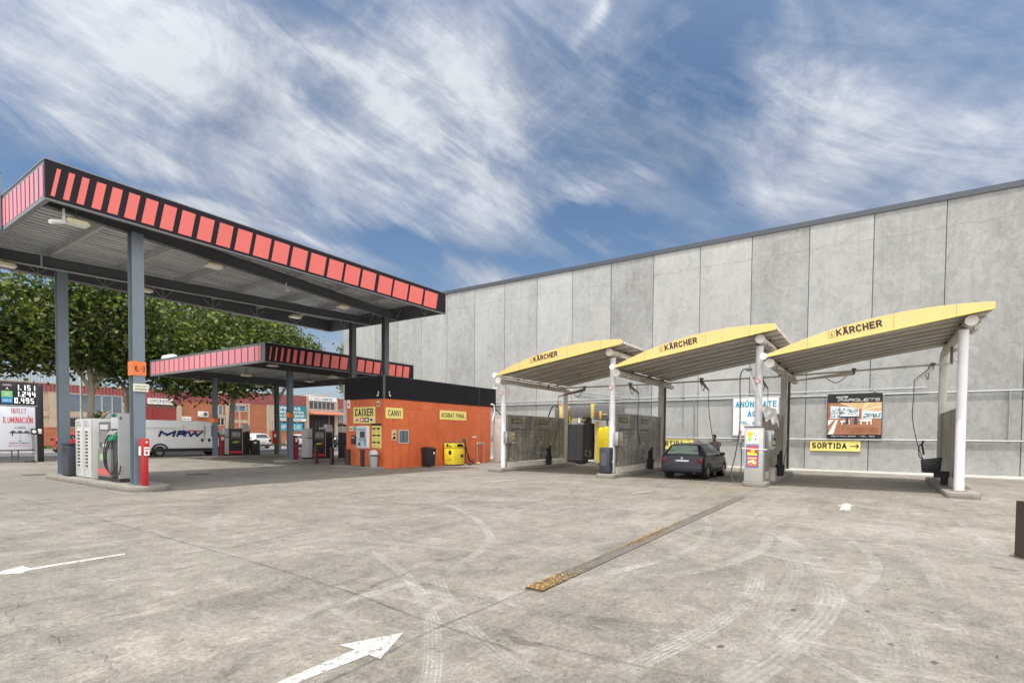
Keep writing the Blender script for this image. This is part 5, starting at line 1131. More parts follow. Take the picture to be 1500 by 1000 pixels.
t = thing('draped_cover', 'crumpled grey-white plastic cover draped at the top corner of the coin cabinet', 'cover', (19.9, 3.0, 2.2))
mb = MB(); r3 = random.Random(5); G_ = {}
for i in range(9):
    for j in range(11):
        u_, v_ = i / 8, j / 10
        y_ = 3.16 - .42 * u_ - .10 * v_; z_ = 2.86 - .22 * u_ - v_ * (.55 + .12 * math.sin(i * 1.7)) + r3.uniform(-.02, .02); x_ = 19.75 + .22 * u_ + .07 * math.sin(i * 1.9 + j * .9) + r3.uniform(-.015, .015)
        if j == 0: y_ += .12 * (1 - u_)
        mb.v.append((x_, y_, z_))
for i in range(8):
    for j in range(10): a = i * 11 + j; mb.f.append((a, a + 1, a + 12, a + 11)); mb.m.append(0)
o = mb.build('sheet', M('cover_grey', (.36, .36, .345), .45, dirt=.5, dcol=(.25, .24, .22)), t); s_ = o.modifiers.new('s', 'SOLIDIFY'); s_.thickness = .012; s_ = o.modifiers.new('b', 'SUBSURF'); s_.levels = s_.render_levels = 1

# dark bins
t = thing('litter_bin', 'dark grey-blue litter bin on the kerb island at the second bay post', 'bin', (20.0, 9.0, .16))
MB().box(19.72, 20.1, 8.72, 9.18, .20, 1.22).build('body', M('bin_plastic'), t, bevel=.04); MB().box(19.715, 19.722, 8.85, 9.1, .5, 1.0).build('panel', M('bin_mark', (.07, .075, .1), .5), t)
MB().box(19.85, 20.0, 8.70, 8.722, .95, 1.12).build('opening', black, t); MB().box(19.76, 20.08, 8.74, 9.16, .162, .2).build('foot', black, t); MB().box(20.0, 20.06, 8.71, 8.718, .6, .7).build('sticker', inkw, t)

# overhead hose rail and swinging booms
t = thing('overhead_rail', 'thin steel rail slung across the three wash bays to carry the spray booms', 'rail', (24, 6, 4.2))
MB().tube([(24, 14.2, 4.12), (24, 8.7, 4.10), (24, 3.2, 4.16), (24, -2.2, 4.32)], .035, 8).build('rail', beige, t)
for y, z0, z1 in ((-2.2, 4.3, 4.95), (3.2, 4.16, 4.4), (8.7, 4.1, 4.4), (14.1, 4.12, 4.3)): MB().box(23.97, 24.03, y - .04, y + .04, z0, z1).build('hanger', M('rust_dark'), t)
def boom(label, piv, end, tail, thick=.09, lance=None, matn=None):
    t = thing('spray_boom', label, 'spray boom', piv, 'swinging spray booms')
    p = Vector(piv); e = Vector(end)
    MB().cyl(p + Vector((0, 0, .12)), p + Vector((0, 0, -.10)), .05, 10).box(p.x - .08, p.x + .08, p.y - .08, p.y + .08, p.z + .04, p.z + .10).build('pivot', dgrey, t)
    d = e - p; mb = MB(); i = 0
    q = d.to_track_quat('X', 'Z').to_matrix().to_4x4(); q.translation = p + Vector((0, 0, -.05)); l = d.length
    P = [(0, -.03, -.09), (0, .03, -.09), (0, .03, .07), (0, -.03, .07), (l, -.015, -.02), (l, .015, -.02), (l, .015, .02), (l, -.015, .02)]
    mb.v = [tuple(q @ Vector(a)) for a in P]; mb.f = [(0, 3, 2, 1), (4, 5, 6, 7), (0, 1, 5, 4), (1, 2, 6, 5), (2, 3, 7, 6), (3, 0, 4, 7)]; mb.m = [0] * 6
    mb.build('arm', matn or M('arm_grey', (.20, .20, .20), .5, dirt=.3), t)
    MB().tube([tuple(a) for a in cr([tuple(e + Vector((0, 0, -.03)))] + tail, 7)], .014, 7).build('hose', M('hose_dark'), t, smooth=True)
    MB().tube([tuple(a) for a in cr([tuple(p + Vector((0, 0, .1))), tuple(p + Vector((.1, .1, .02))), tuple(p + d * .25 + Vector((0, 0, -.35))), tuple(p + d * .45 + Vector((0, 0, -.04)))], 5)], .015, 6).build('feed_hose', M('hose_dark'), t)
    if lance: MB().cyl(lance[0], lance[1], .018, 8).build('lance', black, t)
rb = M('arm_rust', (.18, .10, .075), .6, dirt=.3)
boom('rust-brown spray boom under the left bay roof, hose falling to the leftmost partition', (24, 12.0, 4.05), (23.6, 13.25, 3.72), [(23.6, 13.3, 3.0), (23.8, 13.4, 2.0), (24.0, 13.9, 1.0), (24.1, 14.0, .3)], matn=rb)
boom('dark spray boom in the left bay beside the second front post', (24, 9.6, 4.10), (22.9, 8.75, 3.66), [(22.9, 8.74, 3.0), (22.9, 8.8, 2.2), (23.3, 8.78, 1.3)])
boom('dark spray boom above the parked hatchback, its hose reaching the person', (24, 6.3, 4.16), (22.8, 5.68, 3.66), [(22.8, 5.68, 3.0), (23.4, 5.72, 2.1), (24.4, 5.85, 1.5), (24.85, 6.1, 1.22)])
boom('dark spray boom in the middle bay close to the coin cabinet post', (24, 3.85, 4.08), (23.0, 3.48, 3.66), [(23, 3.47, 3.2), (23, 3.47, 2.4), (23.1, 3.46, 1.5)])
boom('long pale spray boom in the right bay, hose falling behind the coin cabinet', (24, .66, 4.22), (23.9, 2.84, 3.98), [(23.9, 2.84, 3.6), (24.2, 2.86, 2.4), (24.2, 2.9, 1.4), (23.9, 3.0, .5)], matn=M('arm_pale', (.42, .38, .33), .5, dirt=.4))
boom('spray boom at the right of the right bay, hose hanging into the black mop bucket', (24, -1.69, 4.26), (22.8, -1.12, 3.72), [(22.8, -1.12, 3.2), (22.75, -1.1, 2.4), (22.6, -1.25, 1.5), (22.5, -1.42, .95)], matn=M('arm_pale'))
camera_thing('white camera beneath the upper beam of the rightmost bay', 24.2, -2.3, 4.45, (0, -.15, -.05), .7)
t = thing('lance_holster', 'black rubber bucket holding the spray lance at the right-hand partition', 'bucket', (22.5, -1.7, .5))
mb = MB(); Pb = [(22.38, -1.38, .55), (22.62, -1.38, .55), (22.62, -1.86, .55), (22.38, -1.86, .55), (22.34, -1.34, .98), (22.66, -1.34, .98), (22.66, -1.9, 1.08), (22.34, -1.9, 1.08)]
mb.v = Pb; mb.f = [(0, 3, 2, 1), (0, 1, 5, 4), (1, 2, 6, 5), (2, 3, 7, 6), (3, 0, 4, 7), (4, 5, 6, 7)]; mb.m = [0] * 6
mb.build('bucket', black, t, bevel=.03); MB().box(22.44, 22.56, -2.1, -1.88, .16, .62).box(22.4, 22.6, -2.05, -1.7, .4, .56).build('bracket', rubber, t)
MB().tube([(22.5, -1.42, 1.15), (22.48, -1.36, 1.5), (22.52, -1.40, 1.62)], .03, 8).tube([tuple(a) for a in cr([(22.5, -1.4, 1.55), (22.45, -1.28, 1.4), (22.45, -1.3, 1.1), (22.5, -1.42, .98)], 5)], .016, 6).build('lance_grip', black, t)

# roll-over washing gantry behind the left bay
t = thing('wash_gantry', 'grey and yellow car wash gantry with dark curtain and yellow brush behind the left bay', 'car wash', (28.3, 13.6, 0))
gg = M('gantry_grey', (.15, .155, .165), .45, dirt=.3); gy = M('gantry_yellow', (.78, .60, .14), .45, dirt=.2)
MB().box(28.2, 29.6, 13.4, 15.1, 2.75, 3.42).build('top_housing', gg, t, bevel=.03)
MB().box(27.9, 29.6, 12.15, 13.36, 2.60, 3.50).build('top_housing', M('gantry_front', (.19, .195, .21), .4, dirt=.2), t, bevel=.05)
MB().box(27.86, 28.3, 13.33, 13.52, 2.68, 3.53).box(27.86, 28.3, 12.16, 12.38, 2.60, 3.42).prism([(12.84, 3.1), (13.0, 3.1), (12.96, 2.62), (12.88, 2.62)], 'x', 27.87, 27.895).build('corner_trim', gy, t, bevel=.01)
MB().box(27.87, 27.895, 12.5, 12.8, 2.88, 2.94).build('badge', gy, t); MB().cyl((27.89, 13.15, 3.02), (27.87, 13.15, 3.02), .06, 14).cyl((27.89, 13.15, 2.86), (27.87, 13.15, 2.86), .06, 14).build('sign_disc', prohib, t)
MB().box(28.1, 28.9, 14.15, 15.05, .0, .25).build('base', black, t)
mb = MB()
cur = []
for k in range(13): cur.append((14.08 + k * .08, 27.98 + .05 * math.sin(k * 1.3)))
for k in range(12):
    a, b_ = cur[k], cur[k + 1]; mb.face([(a[1], a[0], .22), (b_[1], b_[0], .22), (b_[1] + .02, b_[0], 2.35), (a[1] + .02, a[0], 2.35)])
cu = mb.build('curtain', M('curtain_dark', (.045, .047, .055), .6, var=.2), t, fixn=False); s_ = cu.modifiers.new('s', 'SOLIDIFY'); s_.thickness = .03; s_.offset = 1
MB().box(28.06, 28.5, 14.06, 15.06, 2.34, 2.42).build('curtain_rail', galv, t)
MB().box(28.3, 29.4, 14.2, 14.6, .25, 2.75).build('column', M('gantry_dark', (.05, .05, .055), .5), t); MB().box(28.6, 29.4, 12.3, 12.6, 0, 2.6).build('column', M('gantry_dark'), t)
MB().cyl((28.3, 13.75, .3), (28.3, 13.75, 2.4), .25, 16).cyl((28.5, 13.35, .1), (28.5, 13.35, 2.3), .06, 8).build('side_brush', M('brush_black'), t)
MB().box(28.1, 28.16, 13.12, 13.2, .2, 2.5).box(28.15, 28.3, 13.22, 13.36, .3, 2.5).build('guide_yellow', gy, t)
MB().tube([(28.1, 13.75, .45 + .0), (28.1, 13.95, .55), (28.1, 13.9, .8), (28.1, 13.65, .8), (28.1, 13.6, .5), (28.1, 13.75, .42)], .05, 8).build('wheel_brush', M('moss_brush', (.08, .10, .03), .9, var=.5), t)
MB().lathe([(.02, 2.28), (.16, 2.22), (.27, 2.0), (.30, 1.2), (.33, .6), (.30, .12)], (28.15, 12.62, 0), 18).build('yellow_brush', M('brush_yellow', (.72, .56, .02), .75, var=.45, scale=14), t, smooth=True)
MB().lathe([(.02, 2.2), (.14, 2.12), (.2, 2.0), (.22, 1.2), (.24, .12)], (28.05, 12.93, 0), 14).build('yellow_brush', M('brush_yellow'), t, smooth=True)
MB().cyl((28.15, 12.62, 2.2), (28.15, 12.62, 2.7), .04, 8).build('brush_axle', black, t)
MB().box(27.95, 28.05, 14.9, 14.98, 2.4, 2.8).build('warning_strip', M('warn_stripe', (.45, .28, .02), .5, var=.6, scale=20), t)
mb = MB()
for k in range(7): mb.tube([tuple(a) for a in cr([(28.1, 14.85 - k * .1, 2.72), (28.05, 14.8 - k * .13, 2.55 - .05 * (k % 3)), (28.1, 14.6 - k * .12, 2.7)], 4)], .014, 5)
mb.build('cable', M('cable_yellow', (.4, .32, .05), .5), t)
MB().box(28.0, 28.2, 14.28, 14.4, 2.42, 2.72).build('dosing_bottle', inkw, t)
MB().box(28.1, 29.3, 12.1, 13.9, .02, .10).build('rail_base', kerbm, t)
t = thing('dosing_unit', 'pale yellow and grey box with an orange hose top left of the wash gantry', 'dosing unit', (28.2, 15.7, 2.7))
MB().box(28.0, 28.8, 15.2, 15.68, 2.66, 3.42).build('yellow_case', gy, t, bevel=.02); MB().box(28.0, 28.8, 15.69, 16.0, 2.66, 3.35).build('grey_case', gg, t, bevel=.02)
MB().box(27.985, 27.998, 15.28, 15.5, 2.72, 2.9).build('warning_plate', M('warn_stripe'), t)
MB().tube([tuple(a) for a in cr([(28.2, 15.9, 3.35), (28.0, 15.95, 3.5), (27.9, 16.15, 3.35), (27.9, 16.3, 3.0), (27.9, 16.45, 2.7)], 5)], .04, 8).build('hose', black, t); MB().tube([(28.1, 15.3, 3.42), (28.1, 15.5, 3.52), (28.1, 15.75, 3.45)], .05, 8).build('orange_hose', M('orange_pipe', (.75, .25, .03), .5), t)
MB().box(28.3, 28.6, 15.3, 15.9, 0, 2.66).build('stand', dgrey, t)

# ------------------------------------------------------------------ totem price sign
t = thing('price_totem', 'black fuel price totem with lit white prices above a white outlet advert panel', 'price sign', (8.5, 38, 0))
TY = 38.0
MB().box(9.24, 9.56, TY - .12, TY + .2, 0, 4.22).build('pole', M('totem_black', (.02, .018, .025), .4), t, bevel=.02)
MB().box(7.3, 9.34, TY - .10, TY + .16, 3.08, 4.28).build('price_panel', M('totem_black'), t, bevel=.02)
MB().box(7.75, 9.3, TY - .16, TY - .105, 3.02, 3.07).build('strip', galv, t)
pf = MB().box(7.55, 9.19, TY - .20, TY - .10, .68, 2.98).build('advert_panel', M('advert_white', (.66, .70, .78), .5, var=.03), t, bevel=.01)
MB().box(7.5, 9.24, TY - .17, TY - .09, .62, .68).box(7.5, 9.24, TY - .17, TY - .09, 2.98, 3.02).build('advert_frame', dgrey, t)
MB().box(8.22, 8.26, TY - .1, TY, .02, .62).box(8.48, 8.52, TY - .1, TY, .02, .62).box(8.2, 8.54, TY - .1, TY, .3, .34).build('leg', dgrey, t)
yf = TY - .206
lettering([('OUTLET', (8.22, yf, 2.62), UX, UZ, .60, .27, 0, .02), ('ILUMINACIÓN', (7.88, yf, 2.10), UX, UZ, 1.2, .33, 0, .02), ('lights', (8.42, yf, 1.80), UX, UZ, .36, .12, 1, .01), ('DIRECTO FÁBRICA', (8.12, yf, 1.0), UX, UZ, .78, .07, 1, .03), ('www.outlet de lights.com', (8.05, yf, .87), UX, UZ, .92, .055, 0, .02)], [inkr, M('ink_slate', (.05, .06, .12), .5)], pf)
mb = MB()
for x in (8.28, 8.55, 8.82):      # three pendant lamps
    mb.prism([(x - .15, 1.56), (x + .15, 1.56), (x + .10, 1.64), (x + .03, 1.70), (x - .03, 1.70), (x - .10, 1.64)], 'y', yf - .004, yf + .001)
mb.box(8.22, 8.27, yf - .004, yf, 1.44, 1.56).box(8.235, 8.255, yf - .004, yf, 1.40, 1.46).box(8.9, 8.91, yf - .004, yf, 1.4, 1.56).box(8.50, 8.6, yf - .004, yf, 1.13, 1.16)
mb.build('lamp_motif', M('ink_slate'), pf); MB().box(8.545, 8.558, yf - .004, yf, 1.16, 1.56).prism([(8.33, 1.85), (8.37, 1.89), (8.41, 1.85), (8.37, 1.81)], 'y', yf - .004, yf).build('lamp_accent', inkr, pf)
yq = TY - .104
MB().box(7.86, 8.30, yq - .01, yq, 3.48, 3.80).build('grade_panel', M('grade_green', (.22, .62, .22), .5), t); MB().box(7.86, 8.30, yq - .01, yq, 3.16, 3.475).build('grade_panel', M('grade_blue', (.01, .30, .62), .5), t)
lettering([('GASOIL', (7.92, yq - .012, 4.07), UX, UZ, .36, .09, 0, .02), ('A', (8.03, yq - .012, 3.86), UX, UZ, .12, .14, 0, .02), ('95', (7.99, yq - .014, 3.54), UX, UZ, .20, .15, 0, .02), ('ADBLUE', (7.90, yq - .014, 3.24), UX, UZ, .36, .13, 0, .02), ('SIN PLOMO', (7.92, yq - .014, 3.72), UX, UZ, .3, .05, 0, .01)], [inkw], t)
m_, nt_, b_ = nt_new('lit_digit'); b_.inputs['Base Color'].default_value = (.9, .9, .88, 1); b_.inputs['Emission Color'].default_value = (1, 1, .97, 1); b_.inputs['Emission Strength'].default_value = .7
SEG = {'0': 'abcdef', '1': 'bc', '2': 'abged', '4': 'fgbc', '5': 'afgcd', '9': 'abcdfg'}
def digits(s, x, z, h, mb):
    w = h * .46; th = .035
    for ch in s:
        if ch == '.': mb.box(x - .02, x + .02, yq - .015, yq - .001, z, z + .045); x += .06; continue
        for g in SEG[ch]:
            r_ = {'a': (x, x + w, z + h - th, z + h), 'g': (x, x + w, z + h / 2 - th / 2, z + h / 2 + th / 2), 'd': (x, x + w, z, z + th), 'f': (x, x + th, z + h / 2, z + h), 'b': (x + w - th, x + w, z + h / 2, z + h), 'e': (x, x + th, z, z + h / 2), 'c': (x + w - th, x + w, z, z + h / 2)}[g]
            mb.box(r_[0], r_[1], yq - .015, yq - .001, r_[2], r_[3])
        x += w + .075
mb = MB(); digits('1.151', 8.44, 3.88, .27, mb); digits('1.244', 8.44, 3.53, .27, mb); digits('0.495', 8.38, 3.18, .27, mb); mb.build('price_digits', m_, t)
t = thing('tyre_inflator', 'grey air-line post with a round gauge and coiled hose beside the price totem', 'air pump', (9.2, 37.6, 0))
MB().cyl((9.15, 37.6, 0), (9.15, 37.6, 1.55), .06, 10).build('post', galv, t); MB().box(8.96, 9.22, 37.52, 37.7, 1.5, 1.82).build('gauge_box', black, t, bevel=.02); MB().cyl((9.06, 37.515, 1.66), (9.06, 37.49, 1.66), .09, 16).build('dial', inkw, t); MB().box(9.24, 9.4, 37.55, 37.66, 1.54, 1.8).build('handle', white, t, bevel=.03)
MB().tube([(9.05 + .08 * math.cos(k * .9), 37.55 + .08 * math.sin(k * .9), 1.4 - k * .018) for k in range(55)], .012, 5).build('coiled_hose', black, t)
t = thing('hose_heap', 'black hose lying on the ground in front of the outlet advert', 'hose', (8.9, 37.2, 0))
MB().tube([(8.8 + .25 * math.cos(k * .5) * (1 - k * .01), 37.2 + .3 * math.sin(k * .5), .03 + .002 * k) for k in range(40)], .02, 5).build('coil', black, t)

# ------------------------------------------------------------------ vehicles (local frame: x forward from rear bumper, y left, z up)
def carpaint(name, col, rough=.35, dirt=.15): return M(name, col, rough, var=.05, dirt=dirt, dcol=sc_(col, .8) if max(col) > .3 else (.03, .03, .035), coat=.2, scale=1.5, spec=.35)
tailred = M('tail_lens', (.09, .006, .008), .3, var=.3, scale=9); chrome = M('hub_silver', (.45, .46, .47), .35, metal=.7)
def lerp(a, b_, t): return a + (b_ - a) * t
def vehicle(name, label, cat, loc, rz, S, paint, wheels, side_win, top_win, group=None, lower=None, r_w=.30, extra=None, glassm=None):
    """S rows: x, sill halfwidth, z bottom, belt halfwidth, z belt, top halfwidth, z top"""
    t = thing(name, label, cat, loc, group, rz)
    def st(x):
        if x <= S[0][0]: return S[0]
        for a, b_ in zip(S[:-1], S[1:]):
            if a[0] <= x <= b_[0]:
                k = (x - a[0]) / (b_[0] - a[0]); return tuple(lerp(p, q_, k) for p, q_ in zip(a, b_))
        return S[-1]
    def ring(r_):
        x, ws, zb, wb_, zl, wt, zt = r_
        zm = lerp(zb, zl, .45)
        return [(0, zb), (ws * .82, zb), (ws * .97, zb + .03), (ws, zb + .10), (max(ws, wb_) * 1.012, zm), (wb_ * 1.004, lerp(zm, zl, .8)), (wb_, zl), (lerp(wb_, wt, .5) + .012, lerp(zl, zt, .5)), (wt, zt - (.05 if zt - zl > .1 else .01)), (wt - .07, zt - .008), (wt * .5, zt + .008), (0, zt + .014)]
    xs = []
    for a, b_ in zip(S[:-1], S[1:]):
        k = max(1, int((b_[0] - a[0]) / .14))
        xs += [lerp(a[0], b_[0], i / k) for i in range(k)]
    xs.append(S[-1][0])
    mb = MB(); n = None
    for x in xs:
        R_ = ring(st(x)); full = [(-y, z) for y, z in R_[::-1][:-0 or None]] ; full = [(-y, z) for y, z in R_[::-1]] + R_[1:-1]
        n = len(full); mb.v += [(x, y, z) for y, z in full]
    for i in range(len(xs) - 1):
        for j in range(n):
            j2 = (j + 1) % n; mb.f.append((i * n + j, i * n + j2, (i + 1) * n + j2, (i + 1) * n + j)); mb.m.append(0)
    mb.f.append(tuple(range(n))); mb.m.append(0); k = (len(xs) - 1) * n; mb.f.append(tuple(range(k, k + n))[::-1]); mb.m.append(0)
    body = mb.build('body', paint, t, smooth=True, local=True)
    # wheel arches cut out
    cut = MB()
    for wx in wheels: cut.cyl((wx, -3, r_w), (wx, 3, r_w), r_w + .055, 22)
    me = bpy.data.meshes.new('cut'); me.from_pydata(cut.v, [], cut.f); bmx = bmesh.new(); bmx.from_mesh(me); bmesh.ops.recalc_face_normals(bmx, faces=bmx.faces); bmx.to_mesh(me); bmx.free()
    co = bpy.data.objects.new('cut', me); COL.objects.link(co); md = body.modifiers.new('b', 'BOOLEAN'); md.object = co; md.operation = 'DIFFERENCE'; md.solver = 'EXACT'
    body.parent = None
    dg = bpy.context.evaluated_depsgraph_get(); dg.update(); nm = bpy.data.meshes.new_from_object(body.evaluated_get(dg)); body.modifiers.clear(); body.data = nm; body.parent = t
    nm.materials.clear(); nm.materials.append(paint); nm.polygons.foreach_set('use_smooth', [True] * len(nm.polygons)); nm.set_sharp_from_angle(angle=math.radians(35))
    bpy.data.objects.remove(co)
    hw = max(r_[1] for r_ in S)
    MB().box(S[2][0] + .15, S[-3][0] - .15, -hw + .22, hw - .22, S[4][2] + .02, S[4][2] + .35).build('underside', black, t, local=True)
    for wx in wheels:
        for s in (-1, 1):
            MB().cyl((wx, s * (hw - .24), r_w + .02), (wx, s * (hw - .20), r_w + .02), r_w + .05, 22).build('wheel_well', black, t, local=True)
            w_ = MB().cyl((wx, s * (hw - .19), r_w), (wx, s * (hw - .015), r_w), r_w, 26).build('wheel', rubber, t, bevel=.02, local=True)
            y0, y1 = s * (hw - .02), s * (hw - .005)
            MB().cyl((wx, y0 - s * .05, r_w), (wx, y1 - s * .002, r_w), r_w * .62, 22).build('rim', chrome, w_, local=True)
            mbh = MB()
            for k in range(7):
                a = k * 2 * PI / 7; mbh.cyl((wx + r_w * .4 * math.cos(a), y1 - s * .003, r_w + r_w * .4 * math.sin(a)), (wx + r_w * .4 * math.cos(a), y1 + s * .003, r_w + r_w * .4 * math.sin(a)), r_w * .10, 8)
            mbh.build('hub_hole', black, w_, local=True)
    gl = glassm or glass('car_glass')
    def sp(x, v, s, off=.006):
        r_ = st(x); y = lerp(r_[3], r_[5], v); z = lerp(r_[4], r_[6] - .05, v); y2 = lerp(r_[3], r_[5], .5) + .012
        y = lerp(r_[3], y2, v * 2) if v < .5 else lerp(y2, r_[5], v * 2 - 1)
        return (x, s * (y + off), z)
    for (xb0, xb1, xt0, xt1) in side_win:
        for s in (-1, 1):
            mb = MB(); nx, nv = 8, 6
            for j in range(nv + 1):
                v = .07 + .83 * j / nv
                for i in range(nx + 1): mb.v.append(sp(lerp(lerp(xb0, xt0, j / nv), lerp(xb1, xt1, j / nv), i / nx), v, s))
            for j in range(nv):
                for i in range(nx): a = j * (nx + 1) + i; mb.f.append((a, a + 1, a + nx + 2, a + nx + 1)); mb.m.append(0)
            mb.build('side_window', gl, t, local=True)
    for nm_, xa_, xb_, wa, wbk in top_win:
        mb = MB(); nx, nv = 6, 10
        for i in range(nx + 1):
            x = lerp(xa_, xb_, i / nx); r_ = st(x)
            for j in range(nv + 1):
                u_ = -1 + 2 * j / nv; ww = (r_[5] - .07) * lerp(wa, wbk, i / nx)
                mb.v.append((x, u_ * ww, r_[6] + .016 - .016 * abs(u_)))
        for i in range(nx):
            for j in range(nv): a = i * (nv + 1) + j; mb.f.append((a, a + 1, a + nv + 2, a + nv + 1)); mb.m.append(0)
        o = mb.build(nm_, gl, t, local=True)
        for v_ in o.data.vertices: v_.co.x += (-.012 if xa_ < 2 else .012)
    if extra: extra(t)
    return t
HB = [(0.0, .70, .40, .70, .52, .66, .54), (.03, .78, .30, .78, .58, .72, .60), (.09, .82, .26, .815, .84, .74, .88), (.13, .835, .24, .82, .90, .72, .95), (.30, .84, .22, .825, .92, .655, 1.18), (.47, .845, .21, .83, .93, .60, 1.36), (.8, .85, .2, .835, .93, .585, 1.405), (1.5, .85, .2, .84, .92, .59, 1.42), (2.1, .85, .2, .84, .92, .60, 1.39), (2.3, .85, .2, .84, .92, .63, 1.31), (2.95, .85, .2, .83, .92, .72, .97), (3.1, .85, .2, .82, .90, .70, .935), (3.75, .82, .22, .77, .76, .68, .79), (3.95, .76, .25, .72, .64, .66, .66), (4.02, .70, .3, .68, .5, .62, .52)]
def golf_extra(t):
    MB().box(-.03, .10, -.80, .80, .30, .56).build('rear_bumper', M('bumper_navy', (.016, .016, .03), .4), t, bevel=.04, local=True)
    MB().box(3.92, 4.06, -.76, .76, .30, .56).build('front_bumper', M('bumper_navy'), t, bevel=.04, local=True)
    for s in (-1, 1):
        MB().box(.035, .14, s * .81, s * .60, .62, .85).build('tail_light', tailred, t, bevel=.02, local=True)
        MB().box(3.9, 3.99, s * .70, s * .42, .56, .68).build('headlight', glass('lamp_clear', (.5, .5, .5)), t, bevel=.02, local=True)
        MB().box(2.42, 2.62, s * .84, s * 1.02, .90, 1.04).build('mirror', black, t, bevel=.03, local=True)
        MB().box(.55, 2.9, s * .853, s * .868, .52, .58).build('side_moulding', M('bumper_navy'), t, local=True)
        MB().box(1.72, 1.88, s * .845, s * .865, .80, .83).build('door_handle', black, t, local=True)
        MB().box(1.50, 1.512, s * .846, s * .8535, .25, .9).build('door_seam', black, t, local=True)
    pl = MB().box(.050, .062, -.27, .27, .64, .77).build('number_plate', M('plate_white', (.62, .63, .68), .4), t, local=True)
    MB().box(.046, .052, .22, .265, .65, .76).build('plate_blue_band', M('plate_blue', (.05, .1, .4), .4), pl, local=True)
    mb = MB().cyl((.072, 0, .84), (.058, 0, .84), .045, 16); mb.build('badge', chrome, t, local=True)
    MB().box(.05, .07, -.5, .5, .585, .60).build('hatch_seam', black, t, local=True)
    MB().tube([(.33, 0, 1.23), (.20, .02, 1.06), (.14, .35, .99)], .010, 5).build('rear_wiper', black, t, local=True)
    MB().tube([(.75, -.1, 1.42), (.2, -.12, 1.72)], .006, 5).build('aerial', black, t, local=True)
    for s in (-1, 1): MB().box(.24, .52, s * .60, s * .36, 1.12, 1.15).build('inner_shelf', black, t, local=True)
    # headrests seen through the tailgate are hinted by darker shapes under the glass edge
    MB().cyl((.02, -.5, .27), (.1, -.5, .27), .03, 8).build('exhaust', dgrey, t, local=True)
gg2 = glass('hatch_glass', (.16, .21, .18), .06)
vehicle('parked_car', 'dark navy hatchback seen from behind, parked in the middle wash bay', 'car', (20.95, 6.22, 0), math.radians(-1), HB, carpaint('navy_paint', (.010, .011, .020)), (.75, 3.2), [(.62, 1.46, .74, 1.46), (1.54, 2.62, 1.54, 2.28)], [('rear_window', .16, .44, .98, .90), ('windscreen', 2.36, 2.90, .95, .98)], lower=None, extra=golf_extra, glassm=gg2)
# generic saloons/hatchbacks parked on the street
def scaled(S, sx, sy, sz): return [(a * sx, b_ * sy, c * (sz if c > .3 else 1), d * sy, e * sz, f * sy, g * sz) for a, b_, c, d, e, f, g in S]
def street_extra(hw, zt, L_):
    def f(t):
        for s in (-1, 1):
            MB().box(-.005, .16, s * (hw - .02), s * (hw - .26), zt * .46, zt * .62).build('tail_light', tailred, t, bevel=.02, local=True)
            MB().box(L_ * .60, L_ * .64, s * hw, s * (hw + .17), zt * .62, zt * .72).build('mirror', black, t, bevel=.02, local=True)
        MB().box(-.03, -.01, -.26, .26, zt * .40, zt * .48).build('number_plate', inkw, t, local=True)
        MB().box(-.035, .09, -hw + .06, hw - .06, .28, .42).build('bumper_strip', M('bumper_dark', (.03, .03, .03), .6), t, bevel=.02, local=True)
    return f
GS = 'cars parked along the street in front of the factories'
def scar(label, x, y, rz, paint, sx=1.05, sy=1.05, sz=1.03):
    S = scaled(HB, sx, sy, sz)
    return vehicle('parked_car', label, 'car', (x, y, 0), math.radians(rz), S, paint, (.75 * sx, 3.2 * sx), [(.62 * sx, 1.46 * sx, .74 * sx, 1.46 * sx), (1.54 * sx, 2.62 * sx, 1.54 * sx, 2.28 * sx)], [('rear_window', .16 * sx, .44 * sx, .98, .90), ('windscreen', 2.36 * sx, 2.90 * sx, .95, .98)], GS, extra=street_extra(.84 * sy, 1.42 * sz, 4.02 * sx))
scar('bright red hatchback parked beyond the pump island, behind the left steel column', 14.9, 52.6, 78, carpaint('red_car', (.52, .02, .03)), 1.05, 1.08, 1.06)
scar('white crossover parked in the street right of the farther black pump', 31.9, 54.2, 84, carpaint('white_car', (.72, .73, .74)), 1.06, 1.08, 1.14)
scar('silver-white hatchback parked under the turquoise OFERTAS board', 37.2, 54.6, 76, carpaint('silver_car', (.55, .57, .60)), 1.02, 1.05, 1.08)
scar('black estate car parked before the dark workshop doorway', 40.9, 52.8, 50, carpaint('black_car', (.02, .022, .022)), 1.1, 1.08, 1.05)
